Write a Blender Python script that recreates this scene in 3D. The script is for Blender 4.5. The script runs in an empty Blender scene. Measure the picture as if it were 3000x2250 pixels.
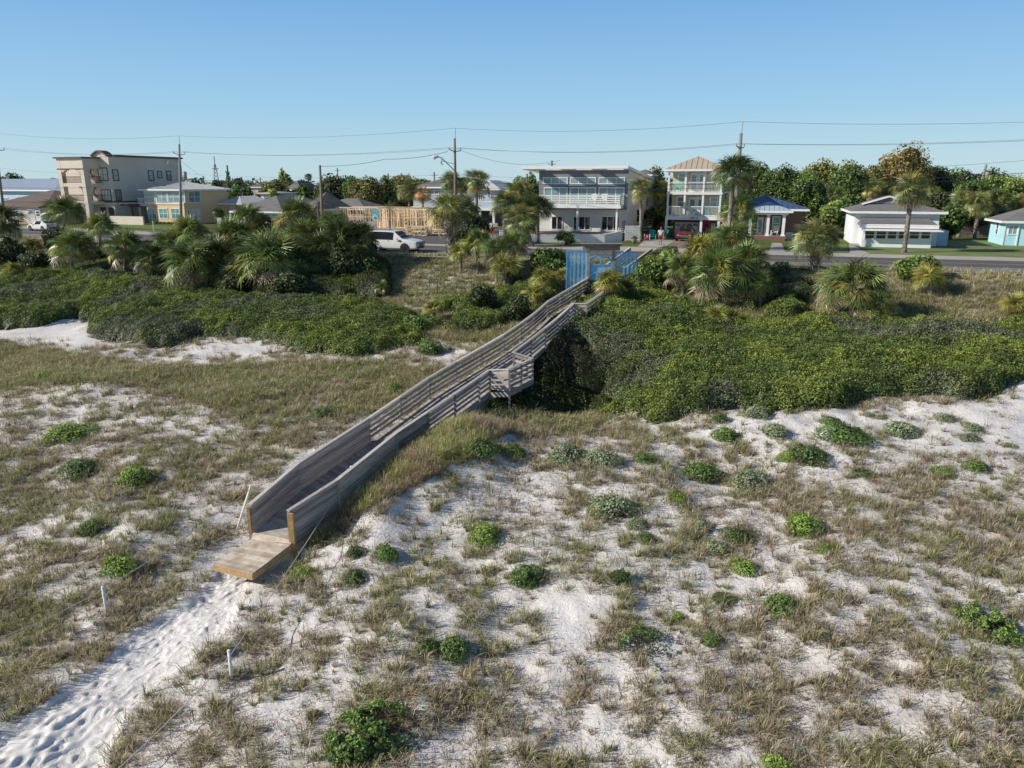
import bpy, math, random
import numpy as np
from mathutils import Vector, Matrix
sc = bpy.context.scene
col = sc.collection
R = math.radians
rng = np.random.default_rng(7)
random.seed(5)

# ---------------------------------------------------------------- camera model
CF, CP, CH = 2153.0, R(15.2), 6.0
def ray(px, py):
    x = (px-1500)/CF; y = -(py-1125)/CF
    return (x, math.cos(CP)+y*math.sin(CP), -math.sin(CP)+y*math.cos(CP))
def atz(px, py, z):
    r = ray(px, py); t = (z-CH)/r[2]
    return Vector((r[0]*t, r[1]*t, z))
def aty(px, py, y):
    r = ray(px, py); t = y/r[1]
    return Vector((r[0]*t, y, CH+r[2]*t))
cam_d = bpy.data.cameras.new('camera'); cam = bpy.data.objects.new('camera', cam_d); col.objects.link(cam)
cam.location = (0, 0, CH); cam.rotation_euler = (math.pi/2-CP, 0, 0)
cam_d.sensor_width = 36; cam_d.lens = 36*CF/3000; cam_d.clip_start = 0.5; cam_d.clip_end = 6000
sc.camera = cam
sc.render.resolution_x = 1024; sc.render.resolution_y = 768

# ---------------------------------------------------------------- light
SUN_EL, SUN_AZ = R(30), R(12)      # shadows fall towards +X and a little towards +Y
w = bpy.data.worlds.new('World'); sc.world = w; w.use_nodes = True
nt = w.node_tree; bg = nt.nodes['Background']
sky = nt.nodes.new('ShaderNodeTexSky'); sky.sky_type = 'NISHITA'; sky.sun_disc = False
sky.sun_elevation = SUN_EL
sdir = Vector((-math.cos(SUN_EL)*math.cos(SUN_AZ), -math.cos(SUN_EL)*math.sin(SUN_AZ), math.sin(SUN_EL)))
sky.sun_rotation = math.atan2(sdir.x, sdir.y)
sky.altitude = 0; sky.air_density = 1.0; sky.dust_density = 0.5; sky.ozone_density = 2.0
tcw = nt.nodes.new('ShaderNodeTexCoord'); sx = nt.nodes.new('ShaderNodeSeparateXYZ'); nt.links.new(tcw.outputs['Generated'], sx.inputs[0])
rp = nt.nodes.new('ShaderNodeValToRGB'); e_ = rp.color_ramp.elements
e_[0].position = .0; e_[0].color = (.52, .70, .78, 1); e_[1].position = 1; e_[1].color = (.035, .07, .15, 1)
for p_, c_ in ((.03, (.49, .70, .80)), (.10, (.33, .60, .84)), (.215, (.195, .44, .79)), (.38, (.055, .12, .26))):  # stops above the view darkened to weaken the sky's fill light
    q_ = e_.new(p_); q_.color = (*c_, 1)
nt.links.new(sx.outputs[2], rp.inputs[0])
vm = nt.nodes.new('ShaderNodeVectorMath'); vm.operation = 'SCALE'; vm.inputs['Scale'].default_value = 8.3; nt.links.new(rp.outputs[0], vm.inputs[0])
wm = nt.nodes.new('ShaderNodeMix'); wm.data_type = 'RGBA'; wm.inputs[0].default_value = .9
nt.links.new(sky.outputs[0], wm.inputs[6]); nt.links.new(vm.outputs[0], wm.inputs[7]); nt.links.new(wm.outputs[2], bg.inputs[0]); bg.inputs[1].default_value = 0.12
sd = bpy.data.lights.new('sun', 'SUN'); sd.energy = 5.0; sd.angle = R(0.53); sd.color = (1.0, 0.93, 0.83)
so = bpy.data.objects.new('sun', sd); col.objects.link(so)
so.rotation_euler = sdir.to_track_quat('Z', 'Y').to_euler()
sc.view_settings.view_transform = 'Standard'; sc.view_settings.look = 'None'; sc.view_settings.exposure = 0
sc.cycles.max_bounces = 6; sc.cycles.transparent_max_bounces = 12

# ---------------------------------------------------------------- noise
def _h(ix, iy, s):
    n = (ix.astype(np.int64)*374761393 + iy.astype(np.int64)*668265263 + s*1442695041) & 0x7fffffff
    n = ((n ^ (n >> 13))*1274126177) & 0x7fffffff
    return ((n ^ (n >> 16)) & 0xffffff)/float(0xffffff)
def vn(x, y, s=0):
    x = np.asarray(x, float); y = np.asarray(y, float)
    ix = np.floor(x); iy = np.floor(y); fx = x-ix; fy = y-iy
    fx = fx*fx*(3-2*fx); fy = fy*fy*(3-2*fy)
    a = _h(ix, iy, s); b = _h(ix+1, iy, s); c = _h(ix, iy+1, s); d = _h(ix+1, iy+1, s)
    return (a*(1-fx)+b*fx)*(1-fy)+(c*(1-fx)+d*fx)*fy
def fbm(x, y, o=4, s=0):
    r = 0; a = 1; t = 0
    for i in range(o):
        r = r+a*vn(x*2**i, y*2**i, s+i*17); t += a; a *= .5
    return r/t
def sst(a, b, x):
    t = np.clip((x-a)/(b-a), 0, 1); return t*t*(3-2*t)

# ---------------------------------------------------------------- materials
def nd(m, t, **k):
    n = m.node_tree.nodes.new(t)
    for a, b in k.items(): setattr(n, a, b)
    return n
def mat(name, c, rough=.8, var=.15, scale=6., bump=0., bscale=40., rnd=.0, metal=0., spec=.5, c2=None, stretch=None, low=.0, rotz=None):
    m = bpy.data.materials.new(name); m.use_nodes = True
    N = m.node_tree.nodes; L = m.node_tree.links; p = N['Principled BSDF']
    p.inputs['Roughness'].default_value = rough; p.inputs['Metallic'].default_value = metal
    p.inputs['Specular IOR Level'].default_value = spec
    tc = nd(m, 'ShaderNodeTexCoord'); mp = nd(m, 'ShaderNodeMapping'); L.new(tc.outputs['Object'], mp.inputs[0])
    if rotz is not None:
        m0 = nd(m, 'ShaderNodeMapping'); m0.inputs['Rotation'].default_value = (0, 0, rotz); L.new(tc.outputs['Object'], m0.inputs[0]); L.new(m0.outputs[0], mp.inputs[0])
    if stretch: mp.inputs['Scale'].default_value = stretch
    n1 = nd(m, 'ShaderNodeTexNoise'); n1.inputs['Scale'].default_value = scale; n1.inputs['Detail'].default_value = 5
    L.new(mp.outputs[0], n1.inputs['Vector'])
    at = nd(m, 'ShaderNodeAttribute'); at.attribute_name = 'rnd'
    mr = nd(m, 'ShaderNodeMapRange'); mr.inputs[3].default_value = 1-var*1.6; mr.inputs[4].default_value = 1+var*1.6
    L.new(n1.outputs['Fac'], mr.inputs[0])
    mr2 = nd(m, 'ShaderNodeMapRange'); mr2.inputs[3].default_value = 1-rnd; mr2.inputs[4].default_value = 1+rnd
    L.new(at.outputs['Fac'], mr2.inputs[0])
    mu = nd(m, 'ShaderNodeMath', operation='MULTIPLY'); L.new(mr.outputs[0], mu.inputs[0]); L.new(mr2.outputs[0], mu.inputs[1])
    fac = mu.outputs[0]
    if low:
        n3 = nd(m, 'ShaderNodeTexNoise'); n3.inputs['Scale'].default_value = scale*.12; n3.inputs['Detail'].default_value = 3
        L.new(tc.outputs['Object'], n3.inputs['Vector'])
        mr3 = nd(m, 'ShaderNodeMapRange'); mr3.inputs[1].default_value = .3; mr3.inputs[2].default_value = .7
        mr3.inputs[3].default_value = 1-low; mr3.inputs[4].default_value = 1+low
        L.new(n3.outputs['Fac'], mr3.inputs[0])
        mu2 = nd(m, 'ShaderNodeMath', operation='MULTIPLY'); L.new(fac, mu2.inputs[0]); L.new(mr3.outputs[0], mu2.inputs[1]); fac = mu2.outputs[0]
    sc_ = nd(m, 'ShaderNodeVectorMath', operation='SCALE')
    if c2:
        mx = nd(m, 'ShaderNodeMix', data_type='RGBA'); mx.inputs[6].default_value = (*c, 1); mx.inputs[7].default_value = (*c2, 1)
        n2 = nd(m, 'ShaderNodeTexNoise'); n2.inputs['Scale'].default_value = scale*.35; n2.inputs['Detail'].default_value = 4
        L.new(mp.outputs[0], n2.inputs['Vector'])
        r2 = nd(m, 'ShaderNodeMapRange'); r2.inputs[1].default_value = .42; r2.inputs[2].default_value = .6; L.new(n2.outputs['Fac'], r2.inputs[0])
        L.new(r2.outputs[0], mx.inputs[0]); L.new(mx.outputs[2], sc_.inputs[0])
    else: sc_.inputs[0].default_value = c
    L.new(fac, sc_.inputs['Scale']); L.new(sc_.outputs[0], p.inputs['Base Color'])
    if bump:
        nb = nd(m, 'ShaderNodeTexNoise'); nb.inputs['Scale'].default_value = bscale; nb.inputs['Detail'].default_value = 6
        L.new(mp.outputs[0], nb.inputs['Vector'])
        b = nd(m, 'ShaderNodeBump'); b.inputs['Strength'].default_value = bump; b.inputs['Distance'].default_value = .03
        L.new(nb.outputs['Fac'], b.inputs['Height']); L.new(b.outputs[0], p.inputs['Normal'])
    return m
def foliage(name, rough=.5, trans=.25, spec=.35, gain=1.0):
    m = bpy.data.materials.new(name); m.use_nodes = True
    N = m.node_tree.nodes; L = m.node_tree.links; p = N['Principled BSDF']; o = N['Material Output']
    a = nd(m, 'ShaderNodeAttribute'); a.attribute_name = 'tint'
    g = nd(m, 'ShaderNodeVectorMath', operation='SCALE'); g.inputs['Scale'].default_value = gain
    L.new(a.outputs['Color'], g.inputs[0]); L.new(g.outputs[0], p.inputs['Base Color'])
    p.inputs['Roughness'].default_value = rough; p.inputs['Specular IOR Level'].default_value = spec
    t = nd(m, 'ShaderNodeBsdfTranslucent'); L.new(g.outputs[0], t.inputs['Color'])
    mx = nd(m, 'ShaderNodeMixShader'); mx.inputs[0].default_value = trans
    L.new(p.outputs[0], mx.inputs[1]); L.new(t.outputs[0], mx.inputs[2]); L.new(mx.outputs[0], o.inputs[0])
    return m
M = {}
M['leaf'] = foliage('leaf', gain=2.0); M['palm'] = foliage('palm_leaf', .4, .22, .6, 1.75); M['grass'] = foliage('grass_blade', .6, .3, .2, 1.85)
M['deadleaf'] = foliage('dead_leaf', .8, .15, .1, 1.3)

# ---------------------------------------------------------------- object helpers
def tag(o, label=None, cat=None, group=None, kind=None):
    if label: o['label'] = label
    if cat: o['category'] = cat
    if group: o['group'] = group
    if kind: o['kind'] = kind
    return o
def thing(name, label, cat, loc=(0, 0, 0), rz=0, group=None):
    o = bpy.data.objects.new(name, None); col.objects.link(o); o.empty_display_size = .3
    o.location = loc; o.rotation_euler = (0, 0, rz)
    return tag(o, label, cat, group)
def link(me, name, parent=None):
    o = bpy.data.objects.new(name, me); col.objects.link(o)
    if parent: o.parent = parent
    return o
def copy_tree(o, parent=None):
    c = o.copy(); col.objects.link(c)
    if parent: c.parent = parent
    for ch in [x for x in bpy.data.objects if x.parent == o]: copy_tree(ch, c)
    return c

class Fr:
    """a frame on the street: origin, u to the right along the front, v away from the viewer"""
    def __init__(s, px=None, py=None, z=0, rot=0, o=None):
        s.o = Vector(o) if o is not None else atz(px, py, z)
        s.z = z; s.r = R(rot)
        s.u = Vector((math.cos(s.r), math.sin(s.r), 0)); s.v = Vector((-math.sin(s.r), math.cos(s.r), 0))
    def p(s, u, v, z): return Vector((s.o.x+s.u.x*u+s.v.x*v, s.o.y+s.u.y*u+s.v.y*v, z))
    def uv(s, px, py, off=0):
        r = Vector(ray(px, py)); q = s.p(0, off, 0)
        t = (q.x*s.v.x+q.y*s.v.y)/(r.x*s.v.x+r.y*s.v.y)
        h = Vector((0, 0, CH))+r*t
        return ((h.x-s.o.x)*s.u.x+(h.y-s.o.y)*s.u.y, h.z)
    def side(s, u=0, v=0):      # the face that looks to the right: its u runs away along the side
        f = Fr(o=s.p(u, v, s.z), rot=math.degrees(s.r)+90, z=s.z); return f

class MB:
    def __init__(s): s.V = []; s.F = []; s.r = []
    def face(s, pts, r=None):
        b = len(s.V); s.V += [tuple(p) for p in pts]; s.F.append(tuple(range(b, b+len(pts)))); s.r.append(random.random() if r is None else r)
    def hexa(s, c, r=None):     # c: 8 corners, bottom 4 ccw then top 4
        b = len(s.V); s.V += [tuple(p) for p in c]; r = random.random() if r is None else r
        for f in ((3, 2, 1, 0), (4, 5, 6, 7), (0, 1, 5, 4), (1, 2, 6, 5), (2, 3, 7, 6), (3, 0, 4, 7)):
            s.F.append(tuple(b+i for i in f)); s.r.append(r)
        return s
    def fb(s, fr, u0, u1, v0, v1, z0, z1, r=None):
        return s.hexa([fr.p(u0, v0, z0), fr.p(u1, v0, z0), fr.p(u1, v1, z0), fr.p(u0, v1, z0),
                fr.p(u0, v0, z1), fr.p(u1, v0, z1), fr.p(u1, v1, z1), fr.p(u0, v1, z1)], r)
    def box(s, x0, x1, y0, y1, z0, z1, r=None):
        return s.hexa([(x0, y0, z0), (x1, y0, z0), (x1, y1, z0), (x0, y1, z0), (x0, y0, z1), (x1, y0, z1), (x1, y1, z1), (x0, y1, z1)], r)
    def bar(s, a, b, w=.05, h=.05, up=(0, 0, 1), r=None):
        a = Vector(a); b = Vector(b); d = (b-a).normalized(); up = Vector(up)
        if abs(d.dot(up)) > .98: up = Vector((0, 1, 0))
        sd_ = d.cross(up).normalized()*w/2; u = sd_.cross(d).normalized()*h/2
        return s.hexa([a-sd_-u, a+sd_-u, b+sd_-u, b-sd_-u, a-sd_+u, a+sd_+u, b+sd_+u, b-sd_+u], r)
    def tube(s, pts, rad, n=8, caps=True):
        pts = [Vector(p) for p in pts]; rr = rad if isinstance(rad, (list, tuple)) else [rad]*len(pts)
        b = len(s.V); x = None
        for i, p in enumerate(pts):
            d = (pts[min(i+1, len(pts)-1)]-pts[max(i-1, 0)]).normalized()
            if x is None: x = d.orthogonal().normalized()
            x = (x-d*x.dot(d)).normalized(); y = d.cross(x)
            for k in range(n):
                a = 2*math.pi*k/n; s.V.append(tuple(p+(x*math.cos(a)+y*math.sin(a))*rr[i]))
        rv = random.random()
        for i in range(len(pts)-1):
            for k in range(n):
                s.F.append((b+i*n+k, b+i*n+(k+1) % n, b+(i+1)*n+(k+1) % n, b+(i+1)*n+k)); s.r.append(rv)
        if caps:
            s.F.append(tuple(b+k for k in range(n))[::-1]); s.r.append(rv)
            s.F.append(tuple(b+(len(pts)-1)*n+k for k in range(n))); s.r.append(rv)
        return s
    def build(s, name, m, parent=None, smooth=False, bevel=0, local=False):
        o0 = Vector((0, 0, 0)) if (local or parent is None) else parent_loc(parent)
        me = bpy.data.meshes.new(name)
        me.from_pydata([(v[0]-o0.x, v[1]-o0.y, v[2]-o0.z) for v in s.V], [], s.F)
        a = me.attributes.new('rnd', 'FLOAT', 'FACE'); a.data.foreach_set('value', s.r)
        if isinstance(m, str): m = M[m]
        me.materials.append(m); me.update()
        if smooth: me.polygons.foreach_set('use_smooth', [True]*len(me.polygons))
        o = link(me, name, parent)
        if bevel:
            b = o.modifiers.new('bevel', 'BEVEL'); b.width = bevel; b.segments = 2; b.limit_method = 'ANGLE'
        return o
def parent_loc(p):
    v = Vector(p.location)
    while p.parent: p = p.parent; v += Vector(p.location)
    return v

def npmesh(name, V, nper, tint, m, parent=None, extra=None, smooth=False):
    """V (F, nper, 3): separate polygons of nper corners; tint (F,3) or (F,nper,3)"""
    V = np.asarray(V, np.float32); nf = V.shape[0]
    me = bpy.data.meshes.new(name); me.vertices.add(nf*nper); me.vertices.foreach_set('co', V.reshape(-1))
    me.loops.add(nf*nper); me.loops.foreach_set('vertex_index', np.arange(nf*nper, dtype=np.int32))
    me.polygons.add(nf); me.polygons.foreach_set('loop_start', np.arange(0, nf*nper, nper, dtype=np.int32))
    me.polygons.foreach_set('loop_total', np.full(nf, nper, dtype=np.int32))
    t = np.asarray(tint, np.float32)
    if t.ndim == 2: t = np.repeat(t[:, None, :], nper, 1)
    c = np.ones((nf*nper, 4), np.float32); c[:, :3] = t.reshape(-1, 3)
    me.update(calc_edges=True)
    a = me.color_attributes.new('tint', 'FLOAT_COLOR', 'POINT'); a.data.foreach_set('color', c.reshape(-1))
    if smooth: me.polygons.foreach_set('use_smooth', [True]*nf)
    me.materials.append(M[m] if isinstance(m, str) else m); me.validate()
    return link(me, name, parent)
def gridmesh(name, X, Y, Z, m, attrs=None, smooth=True, parent=None, keep=None):
    ny, nx = X.shape; V = np.stack([X, Y, Z], -1).reshape(-1, 3).astype(np.float32)
    i = np.arange((ny-1)*(nx-1)); r = i//(nx-1); c = i % (nx-1); b = r*nx+c
    F = np.stack([b, b+1, b+nx+1, b+nx], -1).astype(np.int32)
    if keep is not None: F = F[keep.reshape(-1)]
    me = bpy.data.meshes.new(name); me.vertices.add(len(V)); me.vertices.foreach_set('co', V.reshape(-1))
    me.loops.add(F.size); me.loops.foreach_set('vertex_index', F.reshape(-1))
    me.polygons.add(len(F)); me.polygons.foreach_set('loop_start', np.arange(0, F.size, 4, dtype=np.int32))
    me.polygons.foreach_set('loop_total', np.full(len(F), 4, dtype=np.int32))
    me.update(calc_edges=True)
    if smooth: me.polygons.foreach_set('use_smooth', [True]*len(F))
    for k, v in (attrs or {}).items():
        if v.ndim == 3:
            a = me.color_attributes.new(k, 'FLOAT_COLOR', 'POINT'); cc = np.ones((len(V), 4), np.float32); cc[:, :3] = v.reshape(-1, 3)
            a.data.foreach_set('color', cc.reshape(-1))
        else:
            a = me.attributes.new(k, 'FLOAT', 'POINT'); a.data.foreach_set('value', v.reshape(-1).astype(np.float32))
    me.materials.append(M[m] if isinstance(m, str) else m)
    return link(me, name, parent)

# ---------------------------------------------------------------- terrain
def ye(x):      # near edge of the road pavement
    x = np.asarray(x, float); t = np.clip(-x-5, 0, 35)
    return 62.5-.315*x+.003*t*t+.21*np.clip(-x-40, 0, 1e9)
SP = [-1e4, 0, 3, 7, 12, 20, 27, 34, 40, 48, 60, 90, 1e4]
ZP = [0, 0, -.55, -2.0, -2.6, -3.6, -4.6, -5.3, -6.0, -6.6, -7.0, -8, -8]
DUNE = [(-2.5, 28.5, .45, 2.6), (3.0, 37, -1.2, 3.0), (-.5, 32.2, -.15, 1.5), (4.5, 27.5, .35, 3), (-15, 30, .3, 4), (12, 31, .35, 5), (-24, 38, .5, 5), (-12, 38, .3, 5), (22, 36, .5, 6),
        (-13.5, 24, .25, 3), (3, 20, .25, 3), (-3.2, 17, .25, 2.5), (10, 20, .3, 3), (-3.4, 26.9, .95, 2.3), (-5.0, 23.4, .35, 1.6), (-1.9, 30.6, .75, 2), (-5.1, 25.0, .45, 1.3)]
PATHP = [(725,1590),(628,1668),(560,1749),(480,1792),(375,1850),(320,1910),(205,1997),(80,2090),(-80,2190),(-330,2290),(-600,2420),(240,2420),(312,2250),(380,2088),(461,2007),(542,1953),(651,1858),(719,1763),(739,1702),(853,1600)]
def T0(x, y):
    x = np.asarray(x, float); y = np.asarray(y, float)
    s = ye(x)-y; z = np.interp(s, SP, ZP)
    for cx, cy, h, r in DUNE: z = z+h*np.exp(-((x-cx)**2+(y-cy)**2)/(r*r))
    k = sst(1, 9, s)
    return z+k*((fbm(x*.22, y*.22, 3, 3)-.5)*.65+(fbm(x*.9, y*.9, 3, 5)-.5)*.22)
def march(px, py, up=0.):
    r = ray(px, py); t = np.linspace(8, 140, 6000); x = r[0]*t; y = r[1]*t; z = CH+r[2]*t
    d = z-T0(x, y)-up; k = np.argmax(d < 0)
    if d.min() > 0: k = len(t)-1
    return Vector((x[k], y[k], float(T0(x[k], y[k]))))
D = 3000/2212.
def WP(poly, s=1., up=0.):
    return np.array([[*march(a*s, b*s, up)[:2]] for a, b in poly])
def inpoly(P, x, y):
    r = np.zeros(np.shape(x), bool); n = len(P)
    for i in range(n):
        x0, y0 = P[i]; x1, y1 = P[(i+1) % n]
        if y0 == y1: continue
        c = ((y0 > y) != (y1 > y)) & (x < (x1-x0)*(y-y0)/(y1-y0)+x0); r ^= c
    return r
def pdist(P, x, y):
    d = np.full(np.shape(x), 1e9); n = len(P)
    for i in range(n):
        x0, y0 = P[i]; x1, y1 = P[(i+1) % n]; dx, dy = x1-x0, y1-y0; L = dx*dx+dy*dy+1e-9
        t = np.clip(((x-x0)*dx+(y-y0)*dy)/L, 0, 1); d = np.minimum(d, np.hypot(x-x0-t*dx, y-y0-t*dy))
    return np.where(inpoly(P, x, y), d, -d)
PATH = WP(PATHP)
def pathm(x, y): return sst(-.15, .45, pdist(PATH, x, y))
LE = [(-9.0, 23.3, -5.7), (-8.0, 25.75, -5.15), (-6.1, 29.9, -4.7), (-3.65, 34.9, -3.95), (-2.2, 37.2, -3.6), (-.2, 40.7, -3.1), (1.2, 43.8, -2.7), (2.35, 47.2, -2.35), (5.6, 54.2, -1.7)]
RE = [(-7.55, 22.75, -5.7), (-6.3, 24.6, -5.35), (-4.75, 28.45, -4.9), (-2.05, 33.0, -4.1), (-.7, 35.6, -3.7), (1.1, 39.2, -3.15), (2.65, 43.0, -2.75), (3.9, 46.2, -2.35), (7.35, 54.2, -1.7)]
def deckclamp(x, y, z):
    x = np.asarray(x, float); y = np.asarray(y, float); lim = np.full(np.shape(x), 1e9); pts = [tuple((p+q)/2 for p, q in zip(a, b)) for a, b in zip(LE, RE)]
    pts = [(-8.9, 21.2, -5.72)]+pts+[(11.4, 58.6, .1)]
    for (x0, y0, z0), (x1, y1, z1) in zip(pts, pts[1:]):
        dx, dy = x1-x0, y1-y0; t = np.clip(((x-x0)*dx+(y-y0)*dy)/(dx*dx+dy*dy), 0, 1); d = np.hypot(x-x0-t*dx, y-y0-t*dy)
        lim = np.minimum(lim, z0+t*(z1-z0)-.28+np.clip(d-1.3, 0, 99)*1.6)
    return np.minimum(z, lim)
def T(x, y): return deckclamp(x, y, T0(x, y)-.16*pathm(x, y))
def gz(x, y): return float(T(np.array([x]), np.array([y]))[0])
def gp(px, py):
    v = march(px, py); return Vector((v.x, v.y, gz(v.x, v.y)))

MATS = [ # evergreen scrub mats, outlines in photo pixels (2212 wide)
 [(-200,610),(0,603),(100,592),(200,592),(320,604),(480,640),(560,655),(700,650),(830,655),(900,690),(922,712),(890,745),(770,768),(640,765),(590,742),(540,728),(430,728),(350,758),(240,745),(195,715),(170,684),(75,702),(0,712),(-200,720)],
 [(1232,668),(1300,645),(1450,645),(1600,690),(1750,705),(1900,705),(2000,712),(2300,690),(2300,800),(2190,820),(2160,850),(2080,862),(1950,852),(1850,872),(1700,884),(1580,884),(1480,905),(1400,914),(1320,892),(1290,845),(1290,790),(1262,745),(1215,745),(1222,700)]]
MATS += [[(960,662),(1000,725),(1080,712),(1150,690),(1225,640),(1190,600),(1120,598),(1050,640)],
 [(1240,655),(1290,600),(1380,560),(1480,555),(1500,640),(1300,652)],
 [(1600,620),(1700,590),(1780,640),(1770,712),(1640,692)],
 [(300,556),(820,560),(850,600),(830,648),(560,652),(480,640),(330,600)],
 [(-200,556),(560,560),(640,650),(480,640),(320,600),(-200,600)]]
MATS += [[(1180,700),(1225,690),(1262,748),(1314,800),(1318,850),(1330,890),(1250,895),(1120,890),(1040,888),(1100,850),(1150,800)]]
MATW = [WP(p, D, .12) for p in MATS]
DENSE = [(WP(p, D), v) for p, v in (
 ([(-100,720),(200,765),(350,790),(600,780),(900,775),(1040,745),(1130,720),(1000,880),(800,910),(640,980),(560,970),(480,900),(300,840),(-100,850)], .93),
 ([(-100,950),(300,930),(640,985),(620,1020),(520,1080),(380,1100),(100,1100),(-100,1180)], .78),
 ([(640,1180),(760,1000),(900,930),(1050,930),(1010,1000),(880,1060),(780,1100),(700,1170)], .95),
 ([(1500,1010),(1800,1020),(2300,1060),(2300,1260),(2000,1230),(1700,1100)], .8),
 ([(-100,1200),(330,1180),(350,1330),(200,1440),(0,1540),(-100,1560)], .75),
 ([(330,1180),(430,1230),(330,1330),(260,1330)], .8),
 ([(1040,930),(1300,930),(1330,860),(1250,850),(1100,860)], 1.0),
 ([(900,905),(1180,770),(1290,820),(1330,915),(1450,940),(1250,945),(1060,930)], 1.0),
 ([(1180,690),(1290,760),(1300,850),(1200,800),(1150,760)], 1.0),
 ([(-300,545),(840,545),(900,600),(1180,590),(1240,660),(1150,720),(1040,745),(930,715),(830,650),(560,650),(320,600),(-300,600)], 1.0),
 ([(1280,600),(1420,560),(1650,570),(2400,590),(2400,700),(2000,705),(1600,680),(1300,640)], 1.0),
 ([(330,1450),(480,1330),(600,1290),(700,1250),(720,1400),(560,1520),(300,1659),(220,1659)], .62),
 ([(700,1500),(1000,1480),(1250,1400),(1260,1659),(700,1659)], .62),
 ([(1650,1350),(2212,1350),(2212,1659),(1500,1659),(1450,1500)], .66))]
BARE = [(WP(p, D), v) for p, v in (
 ([(70,712),(130,678),(190,684),(205,742),(170,762),(80,735)], .06),
 ([(390,740),(560,733),(600,757),(590,778),(480,765),(380,778)], .1),
 ([(900,755),(1040,738),(1000,782),(880,800)], .2),
 ([(100,872),(300,862),(380,892),(370,935),(90,945)], .3),
 ([(1500,915),(1700,882),(2300,862),(2300,1000),(2000,985),(1880,965),(1700,965),(1500,965)], .16),
 ([(2150,800),(2300,790),(2300,960),(2180,940)], .05),
 ([(925,952),(1000,942),(1085,985),(960,990)], .05),
 ([(1050,1260),(1250,1240),(1340,1300),(1300,1480),(1100,1500),(1100,1350),(1000,1290)], .22),
 ([(780,1120),(900,1060),(1050,1110),(900,1200),(800,1250)], .25),
 ([(1600,1210),(1720,1330),(1560,1360),(1440,1260)], .3),
 ([(1200,1560),(1300,1520),(1320,1659),(1200,1659)], .2), ([(430,1290),(560,1260),(640,1290),(420,1400)], .3),
 ([(380,1170),(560,1150),(600,1180),(470,1240),(400,1240)], .2))]
def dens(x, y):
    d = np.full(np.shape(x), .47)
    for P, v in DENSE: k = sst(-.5, .7, pdist(P, x, y)); d = d*(1-k)+v*k
    wob = (fbm(np.asarray(x)*1.1, np.asarray(y)*1.1, 3, 51)-.5)*2.4
    for P, v in BARE: k = sst(-.4, .6, pdist(P, x, y)+wob-.2); d = d*(1-k)+v*k
    s = ye(x)-y
    k = sst(21, 17, s); d = d*(1-k)+k
    return d
def mats(x, y): return np.maximum(pdist(MATW[0], x, y), pdist(MATW[1], x, y))

def spaced(brk):
    out = []
    for a, b, st in brk: out += list(np.arange(a, b, st))
    return np.array(out+[brk[-1][1]])
xs = spaced([(-1600, -400, 200), (-400, -100, 30), (-100, -60, 4), (-60, -24, .7), (-24, -16, .3), (-16, 16, .16), (16, 24, .3), (24, 60, .7), (60, 100, 4), (100, 400, 30), (400, 1600, 200)])
ys = spaced([(-200, 0, 25), (0, 10, 1), (10, 34, .16), (34, 48, .35), (48, 78, .7), (78, 120, 3), (120, 400, 20), (400, 3200, 200)])
X, Y = np.meshgrid(xs, ys)
Z = T(X, Y); mt = mats(X, Y); dn = dens(X, Y)
patch = fbm(X*1.75, Y*1.75, 3, 9)
sgr = ye(X)-Y
near = (sgr > 4)
Z = Z+near*sst(70, 45, np.abs(X)+Y*.0)*(fbm(X*3.2, Y*3.2, 2, 31)-.5)*.11*(1-pathm(X, Y))
veg = np.clip(dn*1.2-.35+(patch-.5)*1.6, 0, 1)*(1-pathm(X, Y)); veg = np.where(mt > 0, 1., veg); veg = np.where(sgr < 3.5, 1., veg)
far = sst(-14, -17, sgr)
m = bpy.data.materials.new('dune_sand'); m.use_nodes = True; M['sand'] = m
N = m.node_tree.nodes; L = m.node_tree.links; p = N['Principled BSDF']; p.inputs['Roughness'].default_value = .95; p.inputs['Specular IOR Level'].default_value = .1
tc = nd(m, 'ShaderNodeTexCoord')
def noise(scale, det=5, rough=.55, dist=0):
    n = nd(m, 'ShaderNodeTexNoise'); n.inputs['Scale'].default_value = scale; n.inputs['Detail'].default_value = det; n.inputs['Roughness'].default_value = rough
    n.inputs['Distortion'].default_value = dist
    L.new(tc.outputs['Object'], n.inputs['Vector']); return n.outputs['Fac']
def rng_(i, a, b, c=0., d=1.):
    n = nd(m, 'ShaderNodeMapRange'); L.new(i, n.inputs[0]); n.inputs[1].default_value = a; n.inputs[2].default_value = b; n.inputs[3].default_value = c; n.inputs[4].default_value = d; return n.outputs[0]
def mixc(f, a, b):
    n = nd(m, 'ShaderNodeMix', data_type='RGBA')
    L.new(f, n.inputs[0])
    for i, c in ((6, a), (7, b)):
        if isinstance(c, tuple): n.inputs[i].default_value = (*c, 1)
        else: L.new(c, n.inputs[i])
    return n.outputs[2]
def attr(nm):
    n = nd(m, 'ShaderNodeAttribute'); n.attribute_name = nm; return n.outputs['Fac']
def math_(op, a, b):
    n = nd(m, 'ShaderNodeMath', operation=op)
    for i, c in ((0, a), (1, b)):
        if isinstance(c, (int, float)): n.inputs[i].default_value = c
        else: L.new(c, n.inputs[i])
    return n.outputs[0]
sandc = mixc(rng_(noise(1.3), .35, .65), (.77, .74, .71), (.86, .835, .81))
speck = rng_(noise(24, 6, .8, .8), .525, .63)          # fine litter on the sand
sandc = mixc(math_('MULTIPLY', speck, rng_(noise(.9, 3), .35, .6, .3, .95)), sandc, (.28, .22, .18))
vegc = mixc(rng_(noise(7, 6, .7), .4, .62), (.26, .215, .165), (.56, .51, .44))
vf = math_('MULTIPLY', attr('veg'), rng_(noise(3.5, 6, .7), .3, .6, .25, .95))
c = mixc(math_('MINIMUM', vf, 1.0), sandc, vegc)
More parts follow.
